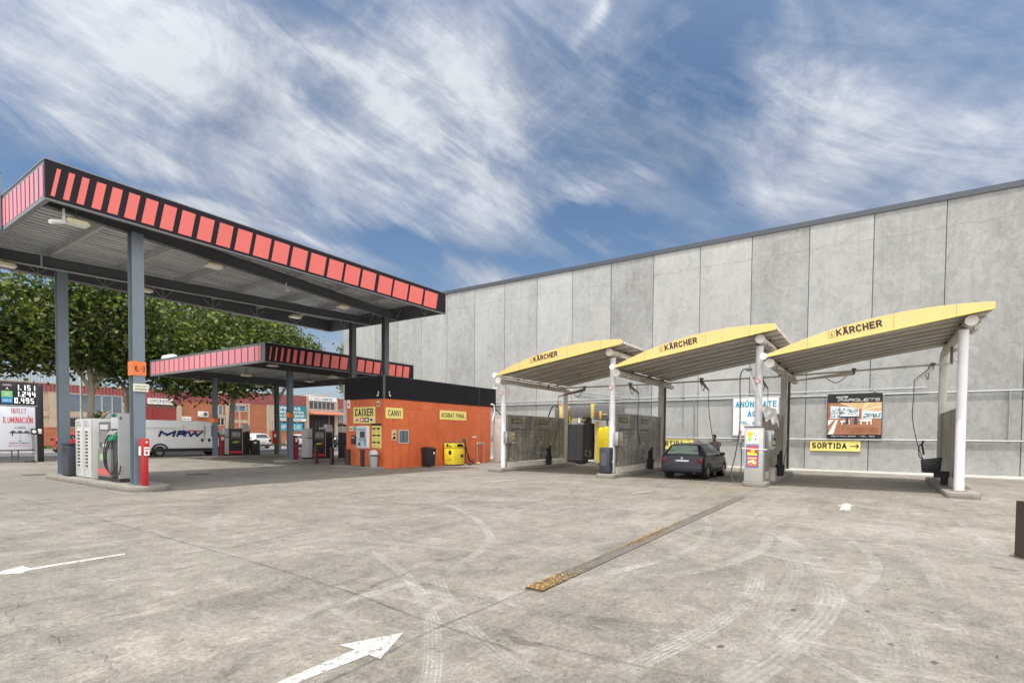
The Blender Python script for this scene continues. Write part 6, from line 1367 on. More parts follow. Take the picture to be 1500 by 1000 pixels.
# delivery van, side towards the yard
VB = [(0.0, .93, .42, .93, 1.2, .84, 2.36), (.04, 1.0, .34, 1.0, 1.3, .90, 2.46), (.5, 1.02, .32, 1.02, 1.35, .91, 2.51), (3.6, 1.02, .32, 1.02, 1.35, .91, 2.51), (4.35, 1.02, .32, 1.02, 1.32, .89, 2.46), (4.65, 1.02, .32, 1.01, 1.30, .86, 2.30), (5.25, 1.01, .32, .99, 1.26, .84, 1.62), (5.45, .99, .32, .96, 1.16, .82, 1.44), (5.85, .94, .34, .88, .98, .78, 1.10), (5.98, .86, .38, .80, .80, .72, .84)]
vanw = carpaint('van_white', (.80, .82, .84), .35)
def van_extra(t):
    hw = 1.02
    MB().box(.55 + .0, 5.2, -hw - .03, -hw + .03, .36, .56).box(.0, .42, -hw - .02, -hw + .03, .34, .9).build('sill_trim', black, t, bevel=.01, local=True)
    mb = MB()
    for k in range(13):
        a = PI * k / 12; a2 = PI * (k + 1) / 12
        if k < 12: mb.beam((1.05 + .50 * math.cos(a), -hw - .015, .36 + .50 * math.sin(a)), (1.05 + .50 * math.cos(a2), -hw - .015, .36 + .50 * math.sin(a2)), .05, .12)
    mb.build('arch_trim', black, t, local=True)
    mb = MB()
    for x in (2.55, 3.95, 4.0): mb.box(x - .008, x + .008, -hw - .006, -hw + .02, .6, 2.2)
    mb.box(.1, 4.6, -hw - .006, -hw + .02, 1.02, 1.035)
    mb.box(.15, 2.4, -hw - .008, -hw + .02, 1.95, 1.965)
    mb.build('panel_seam', M('seam_grey', (.25, .27, .30), .5), t, local=True)
    for x in (3.72, 4.2): MB().box(x, x + .17, -hw - .03, -hw + .0, 1.02, 1.24).build('door_handle', black, t, bevel=.03, local=True)
    MB().box(4.75, 4.95, -hw - .22, -hw + .02, 1.35, 1.72).build('mirror', black, t, bevel=.04, local=True)
    MB().box(5.55, 5.95, -.86, -.60, .85, 1.15).build('headlight', glass('lamp_clear', (.5, .5, .5)), t, bevel=.05, local=True)
    MB().box(5.6, 6.05, -.98, .98, .30, .72).build('front_bumper', black, t, bevel=.08, local=True)
    u = (1, 0, 0); z = (0, 0, 1); y = -hw - .02
    lettering([('M', (.92, y, 1.35), u, z, 1.02, .46, 0, .2, .35), ('R', (2.04, y, 1.35), u, z, .66, .46, 0, .2, .35), ('W', (2.68, y, 1.35), u, z, 1.05, .46, 0, .2, .35)], [M('logo_navy', (.01, .02, .13), .4)], t, 'logo', local=True)
    MB().prism([(2.84, 1.76), (3.86, 1.76), (3.92, 1.83), (2.88, 1.83)], 'y', y - .02, y - .006).build('logo_stroke', inkr, t, local=True)
vehicle('delivery_van', 'white high-roofed delivery van with navy lettering parked behind the pump island', 'van', (15.15, 41.1, 0), 0, VB, vanw, (1.05, 5.15), [(4.45, 5.1, 4.5, 4.72)], [('windscreen', 4.72, 5.22, .96, .98)], r_w=.34, extra=van_extra)

# ------------------------------------------------------------------ the person washing
def skinned(name, J, E_, mat, parent, sub=2):
    me = bpy.data.meshes.new(name); off = wloc(parent) if parent else Vector((0, 0, 0))
    me.from_pydata([tuple(Vector(p[:3])) for p in J], E_, []); me.materials.append(mat)
    o = link(name, me, parent)
    o.location = (0, 0, 0)
    md = o.modifiers.new('skin', 'SKIN'); md.use_smooth_shade = True
    for i, p in enumerate(J):
        sv = me.skin_vertices[0].data[i]; r_ = p[3]; sv.radius = (r_, p[4] if len(p) > 4 else r_); sv.use_root = (i == 0)
    s_ = o.modifiers.new('sub', 'SUBSURF'); s_.levels = s_.render_levels = sub
    return o
pt = thing('person', 'person in grey T-shirt and dark trousers washing the front of the dark hatchback', 'person', (25.0, 5.85, 0), None, math.radians(158))
skinm = M('skin', (.42, .24, .17), .5, var=.06); shirt = M('shirt_grey', (.26, .27, .28), .85, var=.12, scale=8); trou = M('trousers_dark', (.035, .037, .045), .85, var=.2, scale=6); hairm = M('hair_dark', (.02, .015, .012), .7, var=.4, scale=20); shoe = M('shoe', (.05, .05, .05), .6)
# local: faces +x, leaning slightly forward
body = skinned('body', [(-.02, 0, .96, .12, .15), (.0, 0, 1.10, .105, .14), (.05, 0, 1.28, .12, .165), (.10, 0, 1.42, .08, .13), (.13, 0, 1.50, .055), (.16, 0, 1.56, .05),
                (-.03, .095, .90, .085), (.02, .10, .50, .055), (-.05, .105, .10, .042), (-.03, .095 + .0, .07, .04),
                (-.03, -.095, .90, .085), (.06, -.10, .50, .055), (.10, -.105, .10, .042), (.12, -.105, .07, .04),
                (.09, .18, 1.40, .06), (.20, .25, 1.16, .045), (.42, .18, 1.12, .034), (.48, .17, 1.12, .03),
                (.09, -.18, 1.40, .06), (.24, -.26, 1.18, .045), (.46, -.16, 1.22, .034), (.52, -.14, 1.23, .03)],
               [(0, 1), (1, 2), (2, 3), (3, 4), (4, 5), (0, 6), (6, 7), (7, 8), (8, 9), (0, 10), (10, 11), (11, 12), (12, 13), (3, 14), (14, 15), (15, 16), (16, 17), (3, 18), (18, 19), (19, 20), (20, 21)], skinm, pt)
skinned('shirt', [(.0, 0, .98, .15, .18), (.01, 0, 1.10, .145, .18), (.055, 0, 1.28, .16, .21), (.10, 0, 1.43, .10, .17), (.09, .20, 1.40, .092), (.15, .245, 1.24, .078), (.09, -.20, 1.40, .092), (.17, -.245, 1.25, .078)], [(0, 1), (1, 2), (2, 3), (3, 4), (4, 5), (3, 6), (6, 7)], shirt, pt)
skinned('trousers', [(-.02, 0, .96, .135, .165), (-.03, .10, .86, .10), (.02, .10, .50, .072), (-.05, .105, .12, .062), (-.03, -.10, .86, .10), (.06, -.10, .50, .072), (.10, -.105, .12, .062)], [(0, 1), (1, 2), (2, 3), (0, 4), (4, 5), (5, 6)], trou, pt)
for y, x in ((.105, -.05), (-.105, .10)): MB().box(x - .09, x + .19, y - .05, y + .05, 0, .095).build('shoe', shoe, pt, bevel=.03, local=True)
mb = MB()
prof_ = [(.001, -.125), (.045, -.12), (.062, -.09), (.072, -.03), (.076, .02), (.074, .06), (.055, .10), (.02, .12), (.001, .122)]
hd = MB().lathe(prof_, (.18, 0, 1.655), 20)
hd.v = [(.18 + (x - .18) * 1.2 + (.008 if z < 1.6 and x > .2 else 0), y, z) for x, y, z in hd.v]
hh = hd.build('head', skinm, pt, smooth=True, local=True)
MB().tube([(.268, 0, 1.675), (.288, 0, 1.64), (.266, 0, 1.628)], [.008, .014, .010], 8).build('nose', skinm, hh, local=True)
for s in (-1, 1):
    MB().lathe([(.002, -.008), (.010, 0), (.002, .008)], (.257, s * .030, 1.668), 8, ax='x').build('eye', inkw, hh, local=True); MB().lathe([(.002, -.026), (.016, -.015), (.02, .012), (.004, .03)], (.175, s * .078, 1.65), 8).build('ear', skinm, hh, local=True)
MB().box(.256, .264, -.022, .022, 1.596, 1.604).build('mouth', M('lip', (.30, .10, .08), .5), hh, local=True)
hr = MB().lathe([(.079, -.02), (.084, .03), (.08, .07), (.06, .11), (.02, .134), (.001, .136)], (.168, 0, 1.66), 20); hr.v = [(.168 + (x - .168) * 1.2, y, z) for x, y, z in hr.v]; hr.build('hair', hairm, pt, smooth=True, local=True)
for (hx, hy, hz, sg) in ((.50, .165, 1.12, 1), (.54, -.135, 1.235, -1)):
    mb = MB()
    mb.tube([(hx - .03, hy, hz), (hx + .02, hy, hz), (hx + .05, hy - sg * .004, hz)], [.026, .034, .03], 8)
    hnd = mb.build('hand', skinm, body, smooth=True, local=True)
    for k in range(4):
        y_ = hy - .026 + k * .0175; l = (.062, .07, .066, .052)[k]
        MB().tube([(hx + .045, y_, hz + .006), (hx + .045 + l * .55, y_, hz - .004), (hx + .04 + l * .6, y_, hz - .03), (hx + .03, y_, hz - .038)], [.0095, .009, .008, .007], 6).build('finger', skinm, hnd, smooth=True, local=True) if False else mb
    f_ = MB()
    for k in range(4):
        y_ = hy - .026 + k * .0175; l = (.062, .07, .066, .052)[k]
        f_.tube([(hx + .045, y_, hz + .006), (hx + .045 + l * .55, y_, hz - .004), (hx + .04 + l * .6, y_, hz - .03), (hx + .03, y_, hz - .038)], [.0095, .009, .008, .007], 6)
    f_.tube([(hx, hy + sg * .03, hz), (hx + .03, hy + sg * .045, hz - .012), (hx + .055, hy + sg * .03, hz - .03)], [.011, .010, .008], 6)
    f_.build('fingers', skinm, hnd, smooth=True, local=True)
t = thing('spray_lance', 'thin black spray lance held out over the bonnet by the person', 'spray lance', (24.8, 6.1, 1.2))
MB().tube([(24.75, 5.95, 1.10), (24.52, 6.08, 1.22), (24.0, 6.4, 1.50)], .014, 8).build('tube', black, t); MB().cyl((24.70, 5.98, 1.13), (24.50, 6.09, 1.23), .026, 10).build('grip', black, t)

# ------------------------------------------------------------------ factories across the street (facades face -Y)
def mat_brick(name, c1_, c2_, mort):
    m, nt, b = nt_new(name)
    mp = coords(nt, (1, 1, 1), (PI / 2, 0, 0)); bt = nt.nodes.new('ShaderNodeTexBrick'); L(nt, mp, bt.inputs['Vector'])
    bt.inputs['Scale'].default_value = 1; bt.inputs['Brick Width'].default_value = .5; bt.inputs['Row Height'].default_value = .14; bt.inputs['Mortar Size'].default_value = .012
    bt.inputs['Color1'].default_value = (*c1_, 1); bt.inputs['Color2'].default_value = (*c2_, 1); bt.inputs['Mortar'].default_value = (*mort, 1)
    n = noise(nt, coords(nt), .7, 6, .65); L(nt, mixc(nt, math_(nt, 'MULTIPLY_ADD', n, 1.6, -.5, clamp=True), bt.outputs[0], sc_(c1_, .72), 'MIX'), b.inputs['Base Color'])
    b.inputs['Roughness'].default_value = .8; return m
def mat_clad(name, col):
    m, nt, b = nt_new(name); v = coords(nt); sep = nt.nodes.new('ShaderNodeSeparateXYZ'); L(nt, v, sep.inputs[0])
    n = noise(nt, v, .8, 5); L(nt, mixc(nt, n, sc_(col, .85), sc_(col, 1.15)), b.inputs['Base Color']); b.inputs['Roughness'].default_value = .5
    w = math_(nt, 'SINE', math_(nt, 'MULTIPLY', sep.outputs[0], 2 * PI / .30)); bump(nt, b, w, 1., .05); return m
brick = mat_brick('brick_orange', (.50, .17, .085), (.42, .13, .06), (.34, .22, .15)); clad = mat_clad('cladding_red', (.36, .10, .10)); cream = M('cream_concrete', (.52, .42, .33), .7, dirt=.35, dcol=(.28, .2, .15)); wgl = glass('factory_glass', (.16, .20, .26), .15); wdk = glass('factory_glass_dark', (.035, .035, .035), .2)
rolld = M('roller_red', (.34, .05, .045), .5, var=.1, dirt=.3, dcol=(.45, .14, .12)); wframe = M('window_frame_pale', (.55, .56, .56), .5)
FY = 66.0
def windows(t, x0, x1, z0, z1, n, glm, fr=None, y=FY, name='window'):
    w = MB().box(x0, x1, y - .02, y + .05, z0, z1).build(name, glm, t)
    mb = MB(); fr = fr or wframe
    for k in range(n + 1): xx_ = lerp(x0, x1, k / n); mb.box(xx_ - .045, xx_ + .045, y - .07, y - .021, z0, z1)
    mb.box(x0 - .04, x1 + .04, y - .08, y - .072, z0 - .06, z0 + .0).box(x0, x1, y - .07, y - .021, z1 - .06, z1)
    mb.build('frame', fr, w); return w
def unit(label, x0, x1, zt, group='factory units along the street', depth=22, z0=.13):
    t = thing('factory_building', label, 'building', ((x0 + x1) / 2, FY, 0), group)
    MB().box(x0, x1, FY + .06, FY + depth, 0, zt - .1).build('shell', cream, t)
    MB().box(x0 - .02, x1 + .0, FY - .12, FY + depth, zt - .1, zt + .02).build('roof_edge', M('roof_edge', (.45, .42, .38), .5), t)
    return t
def fpart(t, name, x0, x1, z0, z1, mat, proud=.0, th=.055): return MB().box(x0, x1, FY - proud - .0, FY + th - .0, z0, z1).build(name, mat, t)
a = unit('red-clad factory with two long rows of windows at the far left of the street', -22, 23.07, 6.35)
fpart(a, 'cladding', -22, 23.07, 5.50, 6.25, clad, .06); fpart(a, 'cream_band', -22, 23.07, 3.12, 3.62, cream, .10); fpart(a, 'brick_wall', -22, 23.07, 0, 2.05, brick)
fpart(a, 'cream_band', -22, 23.07, 5.44, 5.495, cream, .05)
for k, x in enumerate((-21.5, -15.1, -8.7, -2.3, 4.1, 10.7, 17.4)): windows(a, x + .35, x + 5.7, 3.64, 5.42, 6, wgl); windows(a, x + .35, x + 5.7, 2.10, 3.08, 3, wdk); fpart(a, 'pilaster', x - .35, x + .25, 2.06, 5.43, cream, .12)
a = unit('factory unit with a dark red roller door and white name board', 23.07, 28.97, 6.5)
fpart(a, 'cladding', 23.07, 28.97, 4.78, 6.4, clad, .06); fpart(a, 'pilaster', 23.07, 23.6, 0, 4.77, cream, .12); fpart(a, 'pilaster', 28.4, 28.96, 0, 4.77, cream, .12)
rd = MB().box(23.62, 28.38, FY - .01, FY + .055, 0, 4.35).build('roller_door', rolld, a)
MB().box(23.62, 28.38, FY - .05, FY - .012, 4.36, 4.7).build('door_lintel', M('lintel_dark', (.18, .10, .07), .6), a)
mb = MB()
for k in range(28): mb.box(23.64, 28.36, FY - .02, FY - .011, .1 + k * .15, .115 + k * .15)
mb.box(25.98, 26.02, FY - .03, FY - .01, 0, 4.34); mb.build('slat_line', M('slat_dark', (.22, .03, .03), .5), rd)
t = thing('shop_sign', 'white name board reading OKONOS above the dark red roller door', 'sign', (26.4, FY - .2, 4.8)); MB().box(25.45, 28.0, FY - .22, FY - .12, 4.76, 5.42).build('panel', inkw, t); lettering([('OKONOS', (25.7, FY - .23, 4.95), UX, UZ, 1.95, .33, 0, -.0)], M('ink_slate'), t)
MB().cyl((23.3, FY - .2, 4.42), (23.3, FY - .3, 4.42), .16, 12).build('lamp', M('lamp_cream', (.7, .62, .45), .4), a)
a = unit('plain orange brick factory wall with an air conditioner', 28.97, 34.4, 6.5)
fpart(a, 'brick_wall', 28.97, 34.4, 0, 5.3, brick); fpart(a, 'cladding', 28.97, 34.4, 5.3, 6.4, clad, .06); windows(a, 32.9, 33.8, 2.6, 3.5, 2, wdk); windows(a, 32.6, 33.6, 3.9, 5.0, 2, wgl)
fpart(a, 'pilaster', 33.95, 34.38, 0, 5.28, cream, .12); fpart(a, 'cream_band', 32.4, 33.95, 3.56, 3.8, cream, .08); fpart(a, 'red_door', 32.6, 33.9, 0, 2.2, M('door_red', (.5, .03, .03), .5), .03)
t = thing('air_conditioner', 'white air conditioner box on the orange brick factory wall', 'air conditioner', (31.2, FY - .3, 3.5)); MB().box(30.7, 31.75, FY - .45, FY - .02, 3.5, 4.15).build('case', white, t, bevel=.03); MB().cyl((31.4, FY - .455, 3.83), (31.4, FY - .48, 3.83), .24, 14).build('fan_grille', dgrey, t)
t = thing('notice_board', 'small white board with blue writing on the orange brick wall', 'sign', (29.4, FY - .1, 3)); MB().box(28.98, 29.95, FY - .1, FY - .02, 2.95, 3.5).build('panel', inkw, t); lettering([('NAU 14 B', (29.1, FY - .108, 3.12), UX, UZ, .7, .18, 0, .01)], inkb, t)
a = unit('cream-framed brick factory unit between the brick wall and the turquoise boards', 34.4, 39.6, 6.9)
fpart(a, 'cladding', 34.4, 39.6, 5.4, 6.8, clad, .05); fpart(a, 'brick_wall', 34.4, 36.7, 0, 4.3, brick); windows(a, 34.7, 36.5, 4.42, 5.1, 2, wgl); fpart(a, 'cream_band', 34.4, 36.75, 5.12, 5.38, cream, .06); fpart(a, 'cream_band', 34.4, 36.75, 2.9, 3.3, cream, .06)
fpart(a, 'pilaster', 36.76, 37.0, 0, 5.38, cream, .12); fpart(a, 'brick_wall', 37.0, 39.3, 0, 5.38, brick, .02); fpart(a, 'pilaster', 39.3, 39.6, 0, 5.38, cream, .12); fpart(a, 'pilaster', 35.6, 35.8, 0, 4.38, cream, .1)
mb = MB().beam((37.1, FY - .3, 2.3), (39.2, FY - .3, 2.3), .03, .03).beam((37.2, FY - .3, .3), (39.2, FY - .3, 2.2), .05, .05); mb.build('railing', M('rust'), a)
a = unit('factory unit hung with two turquoise sale boards', 39.6, 45.2, 6.95)
fpart(a, 'cladding', 39.6, 45.2, 5.42, 6.85, clad, .05); fpart(a, 'brick_wall', 39.6, 45.2, 0, 2.0, brick); windows(a, 40.3, 45.0, 2.05, 3.3, 4, wdk); fpart(a, 'cream_band', 39.6, 45.2, 3.32, 5.4, cream)
teal = M('board_teal', (.01, .26, .33), .5, var=.05); teal2 = M('board_blue', (.02, .34, .50), .5, var=.05)
t = thing('shop_sign', 'large turquoise board reading OFERTAS on the far factory', 'sign', (42.8, FY - .3, 3.8)); MB().box(40.5, 45.05, FY - .22, FY - .10, 3.72, 5.42).build('panel', teal, t); MB().box(40.5, 45.05, FY - .215, FY - .10, 3.34, 3.70).build('lower_strip', inkw, t)
lettering([('OFERTAS', (40.75, FY - .23, 4.83), UX, UZ, 3.4, .42, 0, .04), ('PERMANENTES', (40.75, FY - .23, 4.36), UX, UZ, 3.9, .32, 0, .04), ('EN EL INTERIOR', (40.75, FY - .23, 3.87), UX, UZ, 4.0, .34, 0, .04), ('SEGURIDAD Y CONFORT', (40.8, FY - .225, 3.42), UX, UZ, 3.6, .18, 1, .01)], [inkw, M('ink_slate')], t)
t = thing('shop_sign', 'smaller blue board reading EXPOSICIÓ below the turquoise board', 'sign', (42.6, FY - .3, 2.1)); MB().box(40.6, 44.5, FY - .22, FY - .10, 2.05, 3.02).build('panel', teal2, t); lettering([('EXPOSICIÓ', (40.8, FY - .23, 2.25), UX, UZ, 3.4, .55, 0, .01)], inkw, t)
a = unit('factory unit with a dark workshop doorway under a red awning', 45.2, 50.6, 6.95)
MB().prism([(45.3, 6.97), (50.5, 6.97), (47.9, 7.35)], 'y', FY + .1, FY + 21).build('gable_roof', M('roof_edge', (.45, .42, .38), .5), a)
fpart(a, 'pilaster', 45.2, 45.6, 0, 6.85, cream, .12); fpart(a, 'pilaster', 50.0, 50.5, 0, 6.5, cream, .12); windows(a, 45.65, 49.9, 5.15, 6.2, 6, wdk); fpart(a, 'cream_band', 45.6, 50.0, 4.75, 5.1, cream, .06)
MB().box(45.7, 49.9, FY - .01, FY + .055, 0, 4.3).build('doorway', M('dark_opening', (.012, .010, .010), .8), a)
mb = MB().box(48.9, 49.1, FY - .06, FY - .012, 0, 4.3)
for k in range(5): mb.box(46.8 + k * .5, 46.84 + k * .5, FY - .03, FY - .012, .2, 3.6)
mb.build('door_bar', M('bar_grey', (.16, .15, .15), .5), a); MB().box(47.3, 48.4, FY - .08, FY - .04, 1.8, 2.5).build('door_notice', M('key_grey', (.4, .4, .42), .5), a)
t = thing('awning', 'salmon red sloping awning over the dark workshop doorway', 'awning', (48, FY - .5, 4.5)); MB().prism([(FY - .14, 4.74), (FY - 1.6, 4.45), (FY - 1.6, 4.36), (FY - .14, 4.62)], 'x', 45.6, 51.2).build('sheet', M('awning_red', (.62, .16, .10), .5), t)
t = thing('shop_sign', 'long white board with teal lettering under the gable of the workshop unit', 'sign', (47.9, FY - .3, 6.3)); MB().box(45.6, 50.2, FY - .24, FY - .13, 6.3, 6.9).build('panel', inkw, t); lettering([('NOVI', (46.4, FY - .25, 6.45), UX, UZ, 1.1, .28, 1, .01), ('CORTE', (47.65, FY - .25, 6.42), UX, UZ, 1.7, .33, 0, .05), ('/', (45.75, FY - .25, 6.42), UX, UZ, .3, .35, 0, .05)], [M('ink_tealgreen', (.01, .30, .30), .5), M('ink_slate')], t)
a = unit('last red-clad factory unit beyond the workshop, partly behind the kiosk', 50.6, 66, 6.9)
fpart(a, 'cladding', 50.6, 66, 5.35, 6.8, clad, .05); windows(a, 50.8, 53.2, 3.4, 5.3, 2, wgl); fpart(a, 'brick_wall', 50.6, 66, 0, 3.3, brick); windows(a, 54, 58, 3.4, 5.3, 4, wgl)
t = thing('shop_sign', 'dark board with a white ring letter at the foot of the last factory unit', 'sign', (51.5, FY - .3, 2.3)); MB().box(50.7, 52.6, FY - .2, FY - .06, 2.2, 3.1).build('panel', M('terminal_dark'), t); lettering([('O', (51.0, FY - .21, 2.35), UX, UZ, .7, .6, 0, .06)], inkw, t)
# blue-grey works building farther back at left
t = thing('factory_building', 'pale blue ribbed works building rising behind the left factory roof', 'building', (10, 90, 0)); MB().box(-15, 27, 84, 110, 0, 9.2).build('wall', mat_clad('cladding_blue', (.36, .44, .50)), t); MB().box(-15.2, 27.2, 83.8, 110.2, 9.2, 9.45).build('roof_edge', M('roof_edge'), t)
t = thing('factory_building', 'white flat-roofed building far behind the workshop units', 'building', (80, 110, 0)); MB().box(55, 100, 100, 120, 0, 8.5).build('wall', M('far_wall', (.45, .45, .44), .7), t); MB().box(54.8, 100.2, 99.8, 120.2, 8.5, 8.7).build('roof_edge', M('roof_edge'), t)
# poles
def pole(label, x, y, h, r_, col=white, name='lamp_post'):
    t = thing(name, label, 'pole', (x, y, 0)); MB().tube([(x, y, 0), (x, y, h)], [r_, r_ * .7], 12).build('shaft', col, t); MB().cyl((x, y, 0), (x, y, .3), r_ * 1.5, 12).build('collar', col, t); return t
pole('slim white pole standing before the left factory windows', 15.3, 51.5, 7.2, .10)
pole('white pole rising just left of the kiosk, against the far factories', 27.2, 33.2, 4.9, .11)
tp = thing('tourist_post', 'faded red post beside the red hatchback', 'post', (13.6, 49.5, 0)); MB().box(13.95, 14.25, 47.4, 47.6, 0, 1.9).build('body', M('post_salmon', (.62, .16, .14), .5), tp, bevel=.03); MB().box(13.93, 14.27, 47.38, 47.62, 1.9, 1.96).build('cap', white, tp)

# ------------------------------------------------------------------ trees
def mat_leaf(name, a, b_, c):
    m, nt, bb = nt_new(name); nt.nodes.clear()
    out = nt.nodes.new('ShaderNodeOutputMaterial'); d = nt.nodes.new('ShaderNodeBsdfPrincipled'); tr = nt.nodes.new('ShaderNodeBsdfTranslucent'); mx = nt.nodes.new('ShaderNodeMixShader')
    g = nt.nodes.new('ShaderNodeNewGeometry'); col = ramp(nt, g.outputs['Random Per Island'], [(0, a), (.5, b_), (1, c)])
    n = noise(nt, coords(nt), .45, 3); col2 = mixc(nt, math_(nt, 'MULTIPLY_ADD', n, 4.5, -2.45, clamp=True), col, sc_(c, .95))
    L(nt, col2, d.inputs['Base Color']); d.inputs['Roughness'].default_value = .5; d.inputs['Specular IOR Level'].default_value = .35
    L(nt, mixc(nt, .5, col2, (.22, .30, .04)), tr.inputs['Color']); mx.inputs[0].default_value = .22
    L(nt, d.outputs[0], mx.inputs[1]); L(nt, tr.outputs[0], mx.inputs[2]); L(nt, mx.outputs[0], out.inputs[0]); return m
leafm = mat_leaf('plane_leaf', (.006, .017, .004), (.026, .052, .010), (.21, .26, .055))  # leaf colours pushed apart to paint highlights and shadow masses into the crowns
bark = M('plane_bark', (.36, .33, .26), .85, var=.35, scale=3, dirt=.8, dcol=(.14, .12, .08), bmp=.4)
def leaves(r, centre, radii, nclump, per, size, clump_r):
    # clumps biased to the outside of an ellipsoid
    d = r.normal(size=(nclump, 3)); d /= np.linalg.norm(d, axis=1)[:, None]
    rad = r.uniform(.45, 1.0, nclump) ** .6 * (1 + r.normal(0, .10, nclump)); C_ = np.array(centre) + d * rad[:, None] * np.array(radii)
    cs = r.uniform(.6, 1.35, nclump) * clump_r
    P = np.repeat(C_, per, 0) + r.normal(size=(nclump * per, 3)) * np.repeat(cs, per)[:, None] * np.array([.55, .55, .36])
    n = len(P); nrm = r.normal(size=(n, 3)) * .75 + np.array([0, 0, 1.]); nrm /= np.linalg.norm(nrm, axis=1)[:, None]
    t = np.cross(nrm, r.normal(size=(n, 3))); t /= np.linalg.norm(t, axis=1)[:, None]; bt = np.cross(nrm, t)
    s = size * r.uniform(.6, 1.25, n)[:, None]
    V = np.stack([P - t * s, P - bt * s * .62 + nrm * s * .12, P + t * s, P + bt * s * .62 + nrm * s * .12], 1)
    return V
def plane_tree(label, x, y, ztrunk, blobs, seed, trunk_r=.30, lean=(0, 0), branch_to=(), per=26, size=.17, cr_=1.0, dens=1., group='plane trees behind the canopies'):
    t = thing('plane_tree', label, 'tree', (x, y, 0), group); r = np.random.default_rng(seed)
    mb = MB(); tp = (x + lean[0], y + lean[1], ztrunk)
    mb.tube([tuple(p) for p in cr([(x, y, -.1), (x + lean[0] * .2 + .06, y, ztrunk * .35), (x + lean[0] * .7 - .05, y, ztrunk * .75), tp], 4)], [trunk_r * (1.35 if k == 0 else 1.0 - .25 * k / 12) for k in range(13)], 14)
    for q_ in branch_to:
        q_ = Vector(q_); a = Vector(tp); mid = a.lerp(q_, .5) + Vector((rnd.uniform(-.3, .3), rnd.uniform(-.3, .3), .3))
        pts = [tuple(p) for p in cr([tuple(a - Vector((0, 0, .3))), tuple(a.lerp(mid, .4) + Vector((0, 0, -.1))), tuple(mid), tuple(q_)], 4)]
        mb.tube(pts, [lerp(trunk_r * .62, .05, k / (len(pts) - 1)) for k in range(len(pts))], 9)
        for j in range(3):
            b0 = Vector(pts[int(len(pts) * (.45 + .18 * j))]); e = b0 + Vector((rnd.uniform(-1.4, 1.4), rnd.uniform(-1.2, 1.2), rnd.uniform(.4, 1.4)))
            mb.tube([tuple(b0), tuple(b0.lerp(e, .5) + Vector((0, 0, .15))), tuple(e)], [.07, .05, .02], 6)
    mb.build('trunk', bark, t, smooth=True)
    V = np.concatenate([leaves(r, c, rd_, int(nc * dens), per, size, cr_) for c, rd_, nc in blobs])
    me = bpy.data.meshes.new('crown'); nv = len(V) * 4
    me.vertices.add(nv); me.vertices.foreach_set('co', (V.reshape(-1, 3) - np.array([x, y, 0])).ravel())
    me.loops.add(nv); me.loops.foreach_set('vertex_index', np.arange(nv)); me.polygons.add(len(V)); me.polygons.foreach_set('loop_start', np.arange(0, nv, 4)); me.polygons.foreach_set('loop_total', np.full(len(V), 4))
    me.update(); me.validate(); me.materials.append(leafm); link('crown', me, t); return t
plane_tree('big plane tree whose forked trunk stands behind the white lockers', 13.0, 42.3, 4.6, [((13.0, 42.5, 8.6), (4.6, 4.2, 3.4), 330), ((10.6, 41.6, 7.0), (3.0, 3, 1.9), 110), ((15.6, 42, 7.0), (2.4, 3, 1.9), 100), ((13.2, 41.0, 10.3), (3.2, 2.6, 2.0), 90)], 11, .24, (.15, 0), [(10.6, 42, 7.6), (12.4, 41.2, 8.8), (14.4, 43.5, 8.4), (16.0, 42, 7.4), (13.4, 42.2, 10)])
plane_tree('plane tree whose leaning pale trunk shows under the low canopy', 22.2, 42.6, 4.7, [((22.6, 42.6, 8.6), (5.0, 4.0, 3.6), 380), ((26.2, 43, 8.6), (3.2, 2.6, 2.6), 170), ((19.4, 42, 7.2), (2.9, 3.0, 2.2), 120), ((22.0, 41.2, 5.7), (3.2, 2.0, 1.0), 60), ((18.2, 41.2, 5.0), (1.6, 1.5, .8), 30), ((19.6, 39.9, 5.0), (1.2, 1.0, .6), 14)], 12, .24, (.45, 0), [(19.2, 41.6, 6.4), (21.8, 41, 8.0), (24.6, 43.2, 7.8), (26.3, 42.6, 7.2), (22.8, 43, 9.4), (19.8, 41.0, 4.9)])
plane_tree('plane tree at the left edge of the picture above the price totem', 6.2, 42.6, 4.6, [((6.0, 42.6, 8.6), (4.4, 4.0, 3.2), 300), ((8.8, 41.6, 6.6), (2.4, 2.6, 1.4), 80), ((3.2, 42, 7), (2.4, 2.6, 2), 70)], 13, .34, (-.1, 0), [(3.4, 42, 7.4), (6.2, 41.8, 8.6), (8.8, 42.6, 7.2)])
plane_tree('farther plane tree filling the gap between the two canopies', 17.6, 49.0, 5.0, [((17.6, 49.4, 9.6), (5.0, 3.6, 4.0), 320), ((22, 50, 10.6), (4.2, 3, 3.0), 190)], 14, .3, (0, 0), [(15, 49, 8), (18, 48, 9.4), (20.6, 50, 8.4)])
plane_tree('plane tree right of the others, its crown ending against the sky', 29.4, 47.4, 4.8, [((28.2, 47.6, 9.9), (4.0, 3.2, 2.7), 260), ((31.2, 47.4, 9.5), (2.3, 2.2, 1.6), 90), ((25.8, 47, 10.6), (2.8, 2.4, 2.0), 120)], 15, .28, (-.1, 0), [(27, 47, 8), (29, 47.8, 9.6), (31.4, 47.4, 8.6)])
plane_tree('slim young tree peeping past the end of the concrete warehouse', 56.9, 71.5, 7.5, [((56.9, 71.5, 12.4), (1.5, 1.4, 4.4), 120)], 16, .16, (0, 0), [(56.9, 71.5, 12), (56.4, 71.4, 9.5)], group=None, size=.2)
plane_tree('small leafy sapling behind the white lockers', 11.9, 37.4, 1.8, [((11.9, 37.4, 2.45), (.34, .3, .42), 12)], 17, .04, (0, 0), [(11.9, 37.4, 2.4)], per=16, size=.09, cr_=.22, group=None)
